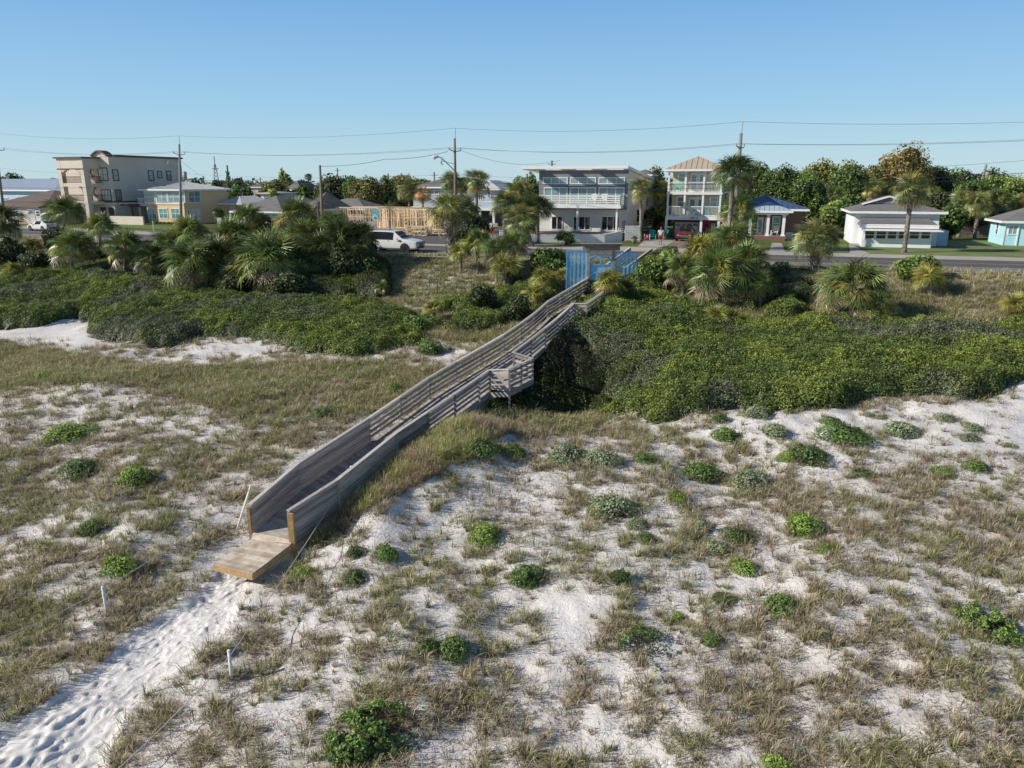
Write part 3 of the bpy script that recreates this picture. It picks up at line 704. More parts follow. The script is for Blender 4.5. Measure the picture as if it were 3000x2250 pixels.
# ---- evergreen scrub mats
def canopy(x, y, P, s):
    d = pdist(P, x, y)+(fbm(x*.7, y*.7, 3, 5+s)-.5)*(1.6 if s < 100 or s in (250, 350) else 4.6)-(0 if s < 100 or s in (250, 350) else .35)
    e = np.clip(d/1.3, 0, 1); e = np.sqrt(np.clip(e*(2-e), 0, 1))
    h = (.6 if s == 250 else 0)+.35+.75*fbm(x*.33, y*.33, 2, 8+s)+.45*(np.abs(fbm(x*.9, y*.9, 3, 21+s)-.5)*-2+.5)+.14*fbm(x*3, y*3, 2, 6)
    return e*h, d
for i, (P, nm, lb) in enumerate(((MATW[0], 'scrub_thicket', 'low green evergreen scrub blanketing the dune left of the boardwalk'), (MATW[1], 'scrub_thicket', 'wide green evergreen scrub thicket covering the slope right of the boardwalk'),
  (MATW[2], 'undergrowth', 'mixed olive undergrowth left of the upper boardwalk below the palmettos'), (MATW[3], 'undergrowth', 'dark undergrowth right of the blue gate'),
  (MATW[4], 'undergrowth', 'dark undergrowth between the two big palmetto clumps on the right'), (MATW[5], 'undergrowth', 'dark undergrowth beneath the big palmetto bank'), (MATW[6], 'undergrowth', 'patchy undergrowth beneath the palmettos at far left'), (MATW[7], 'undergrowth', 'undergrowth with shade painted into its leaves in the hollow beside the side landing of the boardwalk'))):
    x0, y0 = P.min(0)-1; x1, y1 = P.max(0)+1; x0 = max(x0, -62); x1 = min(x1, 62)
    xg = np.arange(x0, x1, .3); yg = np.arange(y0, y1, .3); GX, GY = np.meshgrid(xg, yg)
    ch, d = canopy(GX, GY, P, i*50)
    GZ = T0(GX, GY)+ch*.86-.1
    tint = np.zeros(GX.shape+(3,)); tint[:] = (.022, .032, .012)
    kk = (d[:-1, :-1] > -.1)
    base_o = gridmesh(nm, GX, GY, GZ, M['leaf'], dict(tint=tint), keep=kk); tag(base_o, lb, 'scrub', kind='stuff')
    area = (x1-x0)*(y1-y0); n = int(area*680); x = g.uniform(x0, x1, n); y = g.uniform(y0, y1, n)
    ch, d = canopy(x, y, P, i*50); z = T0(x, y)
    k = (d > -.05) & inview(x, y, z, 60, 60) & (ch > .03); x, y, z, ch = x[k], y[k], z[k], ch[k]; n = len(x)
    lay = g.uniform(0, 1, n)**.6
    e = .15; c1, _ = canopy(x+e, y, P, i*50); c2_, _ = canopy(x, y+e, P, i*50)
    nr = np.stack([-(c1-ch)/e, -(c2_-ch)/e, np.ones(n)], -1)
    zz = z+ch*(.80+.24*lay)-.02+g.uniform(-.02, .09, n)
    t1 = fbm(x*.45, y*.45, 3, 61); t2 = fbm(x*2.6, y*2.6, 2, 62)
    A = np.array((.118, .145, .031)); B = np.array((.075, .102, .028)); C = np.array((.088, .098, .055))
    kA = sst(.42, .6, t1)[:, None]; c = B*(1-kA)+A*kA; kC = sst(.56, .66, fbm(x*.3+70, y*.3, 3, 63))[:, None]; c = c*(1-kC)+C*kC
    c = c*(.30+1.0*lay[:, None])*(.45+1.1*t2[:, None])*g.uniform(.7, 1.3, (n, 1))  # deeper leaves darkened, painting the canopy's shading into the colour
    q, t = leaves(np.stack([x, y, zz], -1), nr, .049, c*(.5 if i == 5 else (.36 if i == 7 else 1.)), g)  # hollow mat: the walkway's shade is put into its leaf colour
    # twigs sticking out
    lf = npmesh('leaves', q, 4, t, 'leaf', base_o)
    lf['kind'] = 'stuff'
    print('mat', i, n)
# ---- fan leaf palms
def fan_frond(g, nl=22, spread=2.0):
    """a fan of leaflets in the XY plane pointing +X, unit radius; returns quads (k,4,3)"""
    out = []
    for i in range(nl):
        a = -spread+2*spread*i/(nl-1)+g.normal(0, .03); L_ = (1-.28*(abs(a)/spread)**2)*g.uniform(.88, 1.06)
        d = np.array([math.cos(a), math.sin(a), 0]); s = np.array([-d[1], d[0], 0]); w_ = .027
        mid = d*L_*.5+np.array([0, 0, .05-.10*abs(math.sin(a))]); tip = d*L_+np.array([0, 0, -.22*g.uniform(.5, 2.2)])
        out.append([d*.05, mid+s*w_+[0, 0, .02], tip, mid-s*w_])
    return np.array(out)
def palm_quads(g, R_, nf, elev=(-.7, 1.45), dead=0., yel=.1, fsize=.62, tintb=(.085, .125, .035), up=0.):
    Q = []; Tn = []
    for k in range(nf):
        u = (k+.5)/nf; el = elev[0]+(elev[1]-elev[0])*(u**.8)+g.normal(0, .14); az = k*2.39996+g.normal(0, .3)
        D_ = np.array([math.cos(el)*math.cos(az), math.cos(el)*math.sin(az), math.sin(el)])
        pl = R_*(1-fsize)*g.uniform(.7, 1.25)*(.85 if el > 1 else 1)
        o = D_*pl; up_ = max(0., math.sin(el)); dn = (.15+.95*(1-up_)*g.uniform(.4, 1.1)); fwd = unit(D_+np.array([0, 0, -dn])+g.normal(0, .16, 3)); side_ = unit(np.cross(fwd, [0, 0, 1.])+1e-6); nrm = np.cross(side_, fwd)
        roll = g.normal(0, .45); side_, nrm = side_*math.cos(roll)+nrm*math.sin(roll), nrm*math.cos(roll)-side_*math.sin(roll)
        fr = fan_frond(g); s = R_*fsize*g.uniform(.8, 1.12)
        W_ = o+s*(fr[..., :1]*fwd+fr[..., 1:2]*side_+fr[..., 2:]*nrm); W_[..., 2] += up
        Q.append(W_); r = g.uniform()
        low = el < elev[0]+.38
        if low and g.uniform() < dead: c = np.array((.24, .18, .12))*g.uniform(.6, 1.1)
        elif r < yel: c = np.array((.24, .21, .055))*g.uniform(.7, 1.1)
        else: c = np.array(tintb)*(g.uniform(1.5, 2.3) if g.uniform() < .22 else g.uniform(.45, 1.25))*np.array([g.uniform(.9, 1.35), 1, g.uniform(.8, 1.2)])  # some fans extra bright, highlights put into the colour
        tt = np.repeat((c[None]*g.uniform(.6, 1.45, (len(fr), 1)))[:, None, :], 4, 1).copy(); tt[:, 2] = tt[:, 2]*1.15+np.array((.04, .03, .01)); tt[:, 0] *= .7; Tn.append(tt)  # leaflet bases darkened, painting in the dark gaps
        sp = side_*.012*R_; pet = np.array([[o*0+sp, o*0-sp, o-sp, o+sp]]); pet[..., 2] += up; Q.append(pet); Tn.append(np.full((1, 4, 3), .12)*np.array((1, 1.05, .5)))
    return np.concatenate(Q), np.concatenate(Tn)
M['trunk'] = mat('palm_trunk', (.26, .23, .20), .95, .35, 12, .6, 30, rnd=.3, c2=(.11, .09, .075))
M['boots'] = mat('palm_boots', (.30, .27, .24), .95, .4, 14, .6, 30, rnd=.5, c2=(.13, .11, .095))
PALMV = {}
def crown_mesh(kind, v):
    key = (kind, v)
    if key in PALMV: return PALMV[key]
    gg = np.random.default_rng(100+v*7+len(kind))
    if kind == 'sabal': q, t = palm_quads(gg, 1., 58, (-1.0, 1.45), .6, .14, .50, (.10, .13, .045))
    elif kind == 'scrub': q, t = palm_quads(gg, 1., 62, (-.5, 1.5), .55, .13, .50, (.075, .12, .035))
    elif kind == 'bright': q, t = palm_quads(gg, 1., 40, (-.15, 1.5), .5, .35, .58, (.13, .16, .04))
    elif kind == 'dark': q, t = palm_quads(gg, 1., 62, (-.6, 1.5), .3, .03, .5, (.045, .075, .025))
    elif kind == 'rust': q, t = palm_quads(gg, 1., 44, (-1.1, 1.2), 1., .2, .55, (.26, .16, .075))
    o = npmesh('crown', q, 4, t, 'palm'); me = o.data; bpy.data.objects.remove(o); PALMV[key] = me; return me
def feather_mesh(v):
    key = ('feather', v)
    if key in PALMV: return PALMV[key]
    gg = np.random.default_rng(200+v); Q = []; Tn = []
    for k in range(26):
        az = k*2.4; el = -.3+1.5*(k+.5)/26; P_ = np.array([0., 0, 0]); d = np.array([math.cos(el)*math.cos(az), math.cos(el)*math.sin(az), math.sin(el)])
        side_ = unit(np.cross(d, [0, 0, 1.])); c = np.array((.15, .16, .06))*gg.uniform(.6, 1.3)
        for j in range(14):
            P2 = P_+d*.08; 
            for s in (-1, 1):
                L_ = .24*math.sin(math.pi*(j+1.5)/16); tip = P2+side_*s*L_+d*.10-np.array([0, 0, .05])
                Q.append([P_, P_+d*.045, tip, P_+d*.02]); Tn.append(c*gg.uniform(.8, 1.2))
            P_ = P2; d = unit(d+np.array([0, 0, -.075]))
    o = npmesh('crown', np.array(Q), 4, np.array(Tn), 'palm'); me = o.data; bpy.data.objects.remove(o); PALMV[key] = me; return me
def palm(crown_px, R_px, base, label, kind='sabal', v=0, tr=.16, name='palm_tree', group=None, z0=None, boots=False, cat='palm'):
    """crown centre and crown radius in photo pixels, base pixel on the ground or a depth"""
    if isinstance(base, tuple):
        g0 = gp(*base) if z0 is None else atz(*base, z0)
    else:
        yy = base; q_ = ray(*crown_px); g0 = Vector((q_[0]*yy/q_[1], yy, gz(q_[0]*yy/q_[1], yy)))
    q_ = ray(*crown_px); t_ = g0.y/q_[1]; c = Vector((q_[0]*t_, g0.y, CH+q_[2]*t_)); dep = c.y*math.cos(CP)-(c.z-CH)*math.sin(CP)
    Rw = R_px*dep/CF*1.13
    o = thing(name, label, cat, tuple(g0), group=group)
    me = feather_mesh(v) if kind == 'feather' else crown_mesh(kind, v)
    cr = link(me, 'crown', o); cr.location = c-g0; cr.scale = (Rw, Rw, Rw*.95); cr.rotation_euler = (random.uniform(-.1, .1), random.uniform(-.1, .1), random.uniform(0, 6.28))
    H = c.z-g0.z
    if H > Rw*.35 and tr:
        b = MB(); n_ = 9; off = c-g0
        pts = [Vector((off.x*(i/n_)**1.4, 0, -.2+(H+.2)*i/n_)) for i in range(n_+1)]
        rr = [tr*(1.25 if i == 0 else 1.0+.12*math.sin(i*2.1)) for i in range(n_+1)]
        b.tube(pts, rr, 10)
        t_o = b.build('trunk', 'boots' if boots else 'trunk', o, smooth=True, local=True)
        if boots:
            b = MB(); nb = int(H*26)
            for i in range(nb):
                f = (i+.5)/nb; a = i*2.4; P_ = Vector((off.x*f**1.4, 0, H*f)); d = Vector((math.cos(a), math.sin(a), 0))
                b.bar(P_+d*tr*.9, P_+d*tr*1.55+Vector((0, 0, .22)), .09, .035, up=d)
            b.build('leaf_bases', 'boots', o, local=True)
    if name == 'palm_tree' and kind in ('sabal', 'rust'):   # hanging dead skirt
        pass
    return o
# ---------------------------------------------------------------- small shrubs on the sand
def kindf(l): return l < .051
def dome(g, n, leaf, cols_, flat=.75, holes=0., lumps=7):
    L_ = unit(g.normal(0, 1, (lumps, 3))); L_[:, 2] = np.abs(L_[:, 2]); 
    P = unit(g.normal(0, 1, (n, 3))); P[:, 2] = np.abs(P[:, 2])*1.0
    b_ = (P@L_.T).max(1); r = .80+.24*np.clip((b_-.7)/.3, 0, 1)+g.normal(0, .045, n)
    r *= np.where(g.uniform(0, 1, n) < .25, g.uniform(.6, 1, n), 1)
    if holes:
        k = vn(P[:, 0]*(2.2 if kindf(leaf) else 4.5)+9, P[:, 1]*(2.2 if kindf(leaf) else 4.5)+4, 3) > holes; P, r, b_ = P[k], r[k], b_[k]; n = len(P)
    an_ = np.arctan2(P[:, 1], P[:, 0]); r = r*(.86+.32*vn(an_*1.6+20, P[:, 2]*2.5+lumps, 5)); r = np.where(g.uniform(0, 1, n) < .06, r*g.uniform(1.05, 1.3, n), r)
    S = P*r[:, None]; S[:, 2] *= flat
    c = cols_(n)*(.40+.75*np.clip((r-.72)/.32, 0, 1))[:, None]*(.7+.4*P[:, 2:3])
    q, t = leaves(S, P, leaf, c, g, .5, .55)
    # dark core, the shaded inside of the shrub put into colour
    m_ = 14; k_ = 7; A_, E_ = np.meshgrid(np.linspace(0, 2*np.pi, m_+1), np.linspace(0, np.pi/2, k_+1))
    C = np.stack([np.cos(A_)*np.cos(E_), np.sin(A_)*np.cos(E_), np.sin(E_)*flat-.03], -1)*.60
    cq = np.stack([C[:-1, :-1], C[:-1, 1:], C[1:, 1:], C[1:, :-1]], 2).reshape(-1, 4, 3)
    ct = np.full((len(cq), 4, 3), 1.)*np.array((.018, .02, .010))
    if holes: cq[..., 2] *= .4
    if holes:
        m2 = n//2; P2 = unit(g.normal(0, 1, (m2, 3))); P2[:, 2] = np.abs(P2[:, 2]); S2_ = P2*g.uniform(.25, .72, (m2, 1)); S2_[:, 2] *= flat
        q2, t2 = leaves(S2_, P2, leaf, np.tile(np.array([[.05, .045, .025]]), (m2, 1)), g, .3, 1.); return np.concatenate([q, q2]), np.concatenate([t, t2])
    return np.concatenate([q, cq]), np.concatenate([t, ct])
BR = [(.15, .22, .04), (.11, .18, .035), (.19, .24, .06)]; MI = [(.085, .14, .035), (.12, .18, .045), (.06, .10, .03)]; SA = [(.17, .21, .12), (.12, .16, .085), (.20, .22, .14)]; DK = [(.05, .085, .025), (.08, .12, .035), (.04, .06, .02)]
SHM = {}; SHP = []
def shrub_mesh(kind, v):
    if (kind, v) in SHM: return SHM[kind, v]
    gg = np.random.default_rng(300+v+len(kind)*9)
    P = {'bright': BR, 'mid': MI, 'sage': SA, 'dark': DK, 'open': MI, 'leafy': BR+MI+DK+MI}[kind]
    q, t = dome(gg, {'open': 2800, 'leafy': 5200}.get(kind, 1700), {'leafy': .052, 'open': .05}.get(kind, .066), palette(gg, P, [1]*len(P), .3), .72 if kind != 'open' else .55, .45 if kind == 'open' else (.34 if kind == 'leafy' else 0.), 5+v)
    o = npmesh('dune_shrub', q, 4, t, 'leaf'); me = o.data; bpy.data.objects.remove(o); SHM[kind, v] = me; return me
def shrub(cx, cy, r, kind, label, flat=1., group=None, cat='shrub', v=None, name='dune_shrub'):
    b0 = march(cx*D, (cy+r*.62)*D); b0.z = gz(b0.x, b0.y)
    q_ = ray(cx*D, (cy+r*.1)*D); dep = b0.y*math.cos(CP)-(b0.z-CH)*math.sin(CP)
    R_ = r*D*dep/CF*1.12
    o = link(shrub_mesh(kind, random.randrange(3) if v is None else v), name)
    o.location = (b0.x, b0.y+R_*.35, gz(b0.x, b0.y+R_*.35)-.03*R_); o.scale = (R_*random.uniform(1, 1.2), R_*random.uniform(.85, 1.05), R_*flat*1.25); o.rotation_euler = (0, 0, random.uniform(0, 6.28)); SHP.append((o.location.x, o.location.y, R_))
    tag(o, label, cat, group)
SH = [
 (143,918,50,'bright','broad flat bright green shrub on the sand at the far left',.5), (165,1003,38,'mid','shrub with a brown bare side below the flat bright one at far left',.7), (288,1027,32,'bright','round green shrub with brown grass under it, left of the leaning rope post',1),
 (190,1140,25,'mid','small round green shrub at far left, above the rope line',1), (257,1218,32,'bright','neat round green shrub just above the left rope and its post',1), (1140,1242,31,'mid','perfectly round green shrub alone on open white sand in the middle',1.1),
 (1044,1154,33,'bright','leafy round green shrub topped by brown grass, right of the boardwalk entrance',1), (923,1396,24,'dark','smaller dark half of the touching pair of round shrubs in the foreground',1), (979,1398,33,'mid','larger half of the touching pair of round shrubs in the foreground',1),
 (652,1237,22,'bright','little green shrub just right of the wooden beach platform',1), (765,1242,22,'dark','dark green tuft shrub, second right of the wooden platform',1), (833,1194,25,'mid','grassy green shrub between the walk entrance and the lone round shrub',1),
 (767,1192,18,'dark','small dark shrub hidden in grass right of the entrance post',1), (790,1572,84,'leafy','largest loose leafy bright green bush at the bottom of the view',.7), (1340,1247,22,'dark','dark narrow shrub beside a yellow grass tuft right of the lone round shrub',1.1),
 (1323,1087,38,'sage','grey green shrub mixed with grass in the middle of the dune',.9), (1397,1160,18,'mid','lower of two small stacked shrubs in the middle of the dune',1), (1377,1127,21,'sage','upper pale one of two small stacked shrubs in the middle of the dune',.9),
 (1461,1070,20,'bright','small bright round shrub above the middle of the dune',.9), (1395,1382,58,'open','ring shaped open shrub with a bare twiggy centre in the foreground',.8), (1464,1332,16,'bright','tiny green shrub just above the ring shaped shrub',1),
 (1535,1381,20,'mid','small solitary round shrub right of the ring shaped shrub',1), (1690,1302,34,'mid','two lobed green shrub right of centre foreground',.9), (1607,1220,26,'bright','yellow green round shrub with twigs showing, right of the stacked pair',1),
 (1555,1180,28,'sage','pale sage shrub above the yellow green round one',.8), (1740,1130,38,'bright','tall bright shrub with a grass fringe right of centre',.9), (1600,1148,34,'dark','low dark spreading shrub above the pale sage one',.5),
 (1630,1030,36,'sage','broad pale domed shrub at mid height right of centre',.8), (1520,1012,38,'mid','wide low green shrub pair left of the broad pale dome',.6), (1230,972,40,'sage','broad sage dome, left one of the row near the hollow',.8),
 (1300,982,32,'sage','sage dome, right one of the row near the hollow',.8), (1037,960,38,'mid','green dome on the sand knoll right of the boardwalk',.8), (1110,967,26,'mid','smaller green dome right of the knoll dome',.8),
 (1520,1130,20,'sage','small pale shrub left of the low dark spreading one',.9), (2147,1340,54,'leafy','large spreading shrub near the right edge of the foreground',.75), (1682,1652,28,'bright','bright green shrub cut by the bottom edge of the view',1),
 (676,1545,14,'dark','tiny dark shrub left of the largest leafy bush',1), (1675,927,25,'sage','round sage shrub on white sand below the thicket',1), (1570,937,26,'mid','shrub with dry grass on top below the thicket',.9),
 (1953,921,33,'sage','largest pale dome on the white sand at right',.75), (1878,892,12,'sage','tiny pale cushion left of the largest pale dome',.6), (1905,899,10,'sage','tiniest pale cushion just above the largest pale dome',.6),
 (2102,917,20,'sage','upper flat cushion near the right edge sand',.6), (2100,940,20,'sage','lower flat cushion near the right edge sand',.6), (2182,957,14,'sage','flat cushion by the right edge of the sand',.5),
 (2112,1003,22,'mid','green shrub at right below the flat cushions',.8), (2037,1015,20,'mid','green shrub left of the one below the flat cushions',.8), (1868,1017,20,'dark','dark low shrub among grass at right centre',.7),
 (1700,985,18,'bright','small bright shrub left of the large dark mound at right centre',.9), (1752,975,36,'dark','large dark mound with grass on the right centre sand',.8), (1722,958,13,'sage','little sage tuft above the large dark mound',.7),
 (1636,888,22,'sage','upright sage shrub touching the lower edge of the thicket',1), (1557,901,17,'dark','dark little shrub just under the thicket edge',.9), (1507,1012,22,'dark','low dark shrub at the left end of the wide low pair',.7),
 (1832,925,48,'mid','widest grass grown mound on the right hand sand',.6), (2045,897,20,'sage','pale shrub right of the largest pale dome, by the thicket',.7), (98,805,20,'bright','small bright shrub in thick grass at upper left',.7),
 (520,855,20,'mid','low green shrub in the grassy slope left of the boardwalk',.5), (700,882,28,'mid','flat green shrub beside the boardwalk side wall',.5), (850,836,22,'mid','green shrub pressed against the boardwalk railing',.9),
 (930,748,28,'mid','olive shrub on white sand at the corner of the left thicket',1), (905,690,40,'mid','rounded shrub capping the right end of the left thicket',.8), (735,590,0,'',"",1),
 (600,1003,0,'','',1), (1395,985,20,'mid','flat green clump right of the sage dome row',.6), (420,1030,14,'mid','tiny green shrub in grass left of the entrance wall',.7), (1405,1215,0,'','',1),
 (1800,905,20,'mid','green tuft between the grass mound and the thicket',.8), (1790,1180,22,'bright','bright tuft inside tall grass at right',.7), (1565,1290,22,'dark','dark grass grown shrub left of the two lobed one',.8), (1360,600,0,'','',1)]
for s in SH:
    if s[2]: shrub(s[0], s[1], s[2], s[3], s[4], s[5])

gg = np.random.default_rng(77); SX = []
for x_, y_, r_ in SHP:
    for k in range(int(5+r_*9)):
        a_ = gg.uniform(0, 6.28); q_ = r_*gg.uniform(.75, 1.5); SX.append((x_+math.cos(a_)*q_, y_+math.sin(a_)*q_))
SX = np.array(SX); n2 = len(SX); pt = palette(gg, [straw, olive, brown, grey_, purple], [1.5, 1.5, 1.6, .8, .6])
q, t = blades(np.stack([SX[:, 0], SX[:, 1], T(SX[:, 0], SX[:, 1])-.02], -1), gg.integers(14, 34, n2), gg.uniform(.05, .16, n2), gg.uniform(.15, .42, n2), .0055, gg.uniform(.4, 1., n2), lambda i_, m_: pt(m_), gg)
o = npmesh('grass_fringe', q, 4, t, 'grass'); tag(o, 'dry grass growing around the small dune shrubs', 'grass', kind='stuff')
# ---------------------------------------------------------------- palmettos and palms (photo pixels, 3000 wide)
def pal(cx, cy, r, base, label, kind='scrub', v=0, tr=.14, **k):
    palm((cx, cy), r, base, label, kind, v, tr, name=k.pop('name', 'palmetto'), cat='palmetto', **k)
PL = [
 (190,628,68,(190,740),'tall palmetto with a pale leafy head in front of the white sedan','scrub',0), (8,655,66,(8,780),'dark palmetto cut by the left edge of the view','dark',0), (295,672,56,(290,770),'palmetto with golden tips right of the one by the white sedan','scrub',1),
 (100,728,34,(100,780),'small yellowish palmetto by the kerb at far left','bright',0), (212,735,72,(212,815),'wide palmetto below the tall one at far left','scrub',2), (368,731,68,(366,815),'wide silvery palmetto left of the big palmetto bank','scrub',3),
 (40,800,40,(40,840),'low green palmetto at the left edge above the scrub','bright',1), (554,694,58,(554,790),'pale palmetto at the foot of the tall utility pole','scrub',1), (500,725,52,(500,800),'left shoulder palmetto of the big bank','scrub',0), (448,762,50,(448,830),'palmetto at the left foot of the big bank','dark',1),
 (690,706,62,(690,800),'palmetto of the back row left of the bungalow windows','scrub',2), (726,648,46,(726,775),'highest left palmetto in front of the bungalow windows','scrub',3), (774,660,34,(774,770),'small dark palmetto right of the bungalow window front','dark',2),
 (566,782,84,(566,850),'large grassy palmetto at the lower left of the big bank','scrub',0), (650,765,64,(650,835),'dark palmetto in the middle of the big bank','dark',0), (795,782,98,(795,862),'largest palmetto at the lower centre of the big bank','scrub',1), (720,800,60,(720,850),'spreading palmetto left of the largest one','dark',1),
 (874,640,54,(874,775),'upright bright palmetto in front of the cut utility pole','scrub',2), (836,662,36,(836,780),'yellow fronded palmetto left of the upright bright one','bright',2), (885,705,62,(885,805),'palmetto below the upright bright one','scrub',3), (975,660,46,(975,780),'palmetto right of the cut utility pole','scrub',0),
 (1002,712,70,(1002,812),'shadowed palmetto left of the white SUV','dark',0), (1062,700,48,(1062,800),'palmetto overlapping the rear of the white SUV','dark',2), (940,760,80,(940,835),'darkest palmetto mass left of the white SUV','dark',1), (870,785,60,(870,850),'shaded palmetto at the lower right of the big bank','dark',0), (1030,770,56,(1030,830),'shaded palmetto under the white SUV','dark',1),
 (1350,745,44,(1350,800),'palmetto at the foot of the thick street palm','bright',0), (1400,715,52,(1400,800),'upright palmetto right of the thick street palm','scrub',1), (1455,742,62,(1455,830),'sunlit palmetto in the group left of the dark round bush','scrub',0), (1507,722,52,(1507,815),'palmetto at the right of the group left of the dark round bush','scrub',2), (1480,790,56,(1480,850),'lowest palmetto of the group with dead fronds','bright',2),
 (1118,846,28,(1118,875),'little palmetto in the shaded dry brush','scrub',1), (1270,908,38,(1270,945),'orange tinged palmetto on the slope left of the boardwalk','bright',1), (1590,826,50,(1590,865),'yellow green palmetto fan left of the gate','bright',0), (1570,868,48,(1570,900),'front yellow green palmetto beside the left railing','bright',2), (1650,812,34,(1655,850),'small yellow palmetto under the left gate screen','bright',1),
 (1784,838,58,(1784,905),'yellow palmetto growing over the gate end of the boardwalk','bright',0), (1828,862,50,(1830,905),'dark palmetto below the right gate screen','dark',2),
 (2140,718,84,(2140,840),'back palmetto of the large sunny clump right of the gate','scrub',0), (2050,745,72,(2050,850),'left yellow palmetto of the large sunny clump right of the gate','bright',1), (2105,818,104,(2110,900),'largest palmetto in front of the sunny clump right of the gate','scrub',1), (2190,778,74,(2190,870),'right palmetto of the large sunny clump','scrub',2), (2000,800,62,(2000,870),'green palmetto at the left foot of the sunny clump','scrub',3), (2225,840,58,(2225,905),'dark right foot palmetto of the sunny clump','dark',0),
 (2105,938,52,(2105,965),'low yellow palmetto rising from the thicket below the sunny clump','bright',0), (2495,852,112,(2495,940),'biggest round palmetto on the right above the thicket','scrub',0), (2560,900,70,(2570,950),'lower right lobe palmetto of the big round one','scrub',3), (2725,822,56,(2725,870),'golden palmetto beside the round leafy bush by the road','bright',2), (2972,900,50,(2975,935),'orange palmetto at the right edge of the view','bright',1), (2700,760,0,0,'','',0)]
for q in PL:
    if q[2]: pal(q[0], q[1], q[2]*(1.22 if 430 < q[0] < 1090 and q[1] < 820 else 1.), *q[3:])
P2 = [ # street palms
 ((1142,612),30,(1142,676),'small feathery palm in front of the timber framed house','feather',0,.13,0.), ((1197,555),42,(1201,666),'slender palm rising before the timber framed house','sabal',0,.16,0.), ((1239,570),30,(1239,668),'rusty brown dying palm beside the slender one','rust',0,.15,0.),
 ((1322,535),40,104,'palm crown in front of the lamp pole','sabal',1,.16,None), ((1352,548),36,108,'dark palm crown right of the lamp pole','dark',1,.16,None), ((1398,534),46,(1395,704),'tall straight palm with a thin dark trunk by the light blue house','sabal',2,.15,0.),
 ((1355,625),60,77,'full green palm crown right behind the thick trunked one','dark',2,.2,None),
 ((1520,575),58,82,'upper head of the leafy palm cluster left of the modern house','sabal',3,.2,None), ((1478,600),48,81,'left head of the leafy palm cluster','sabal',0,.2,None), ((1575,618),56,80,'right head of the leafy palm cluster','dark',1,.2,None), ((1525,650),60,(1560,722),'lowest big head of the leafy palm cluster','sabal',1,.22,0.),
 ((1878,556),42,(1876,708),'slim palm at the right corner of the modern house','sabal',2,.16,0.), ((1925,560),42,100,'golden palm behind the patio','sabal',3,.16,None), ((1945,600),36,102,'shaded palm left of the tan three storey house','dark',0,.16,None),
 ((2148,515),74,68.5,'tall palm crown in front of the right utility pole','dark',1,.2,None), ((2162,627),66,71,'lower full palm crown under the tall one','scrub',1,.25,None),
 ((2671,562),66,(2648,740),'tall leaning palm on the lawn of the white house','sabal',1,.2,0.),
 ((2435,575),40,104,'palm in the greenery left of the white house','sabal',2,.2,None), ((2563,556),36,108,'palm just behind the roof of the white house','sabal',3,.2,None), ((2740,573),30,100,'small palm right behind the white house','sabal',0,.15,None),
 ((2823,592),44,88,'left palm of the thick palm row before the turquoise house','sabal',1,.2,None), ((2870,600),46,86,'second palm of the thick palm row','sabal',2,.2,None), ((2925,592),44,87,'third palm of the thick palm row','scrub',3,.2,None), ((2985,600),38,88,'last palm of the thick palm row at the right edge','sabal',0,.2,None),
 ((931,595),38,106,'feathery palm before the grey bungalow','feather',1,.15,None), ((640,627),20,116,'small dark palm beside the yellow house','dark',0,.12,None), ((903,519),13,230,'distant palm on the skyline','sabal',1,.2,None)]
for cpx, r, base, lb, kd, v, tr, z0 in P2:
    palm(cpx, r, base, lb, kd, v, tr, z0=(z0 if isinstance(base, tuple) else None))
palm((1316,622), 72, (1322,757), 'thick trunked palm with rough leaf bases beside the white SUV', 'sabal', 3, .33, boots=True)
palm((2391,704), 74, (2386,795), 'stout palm with a shaggy trunk at the roadside', 'sabal', 0, .33, boots=True)

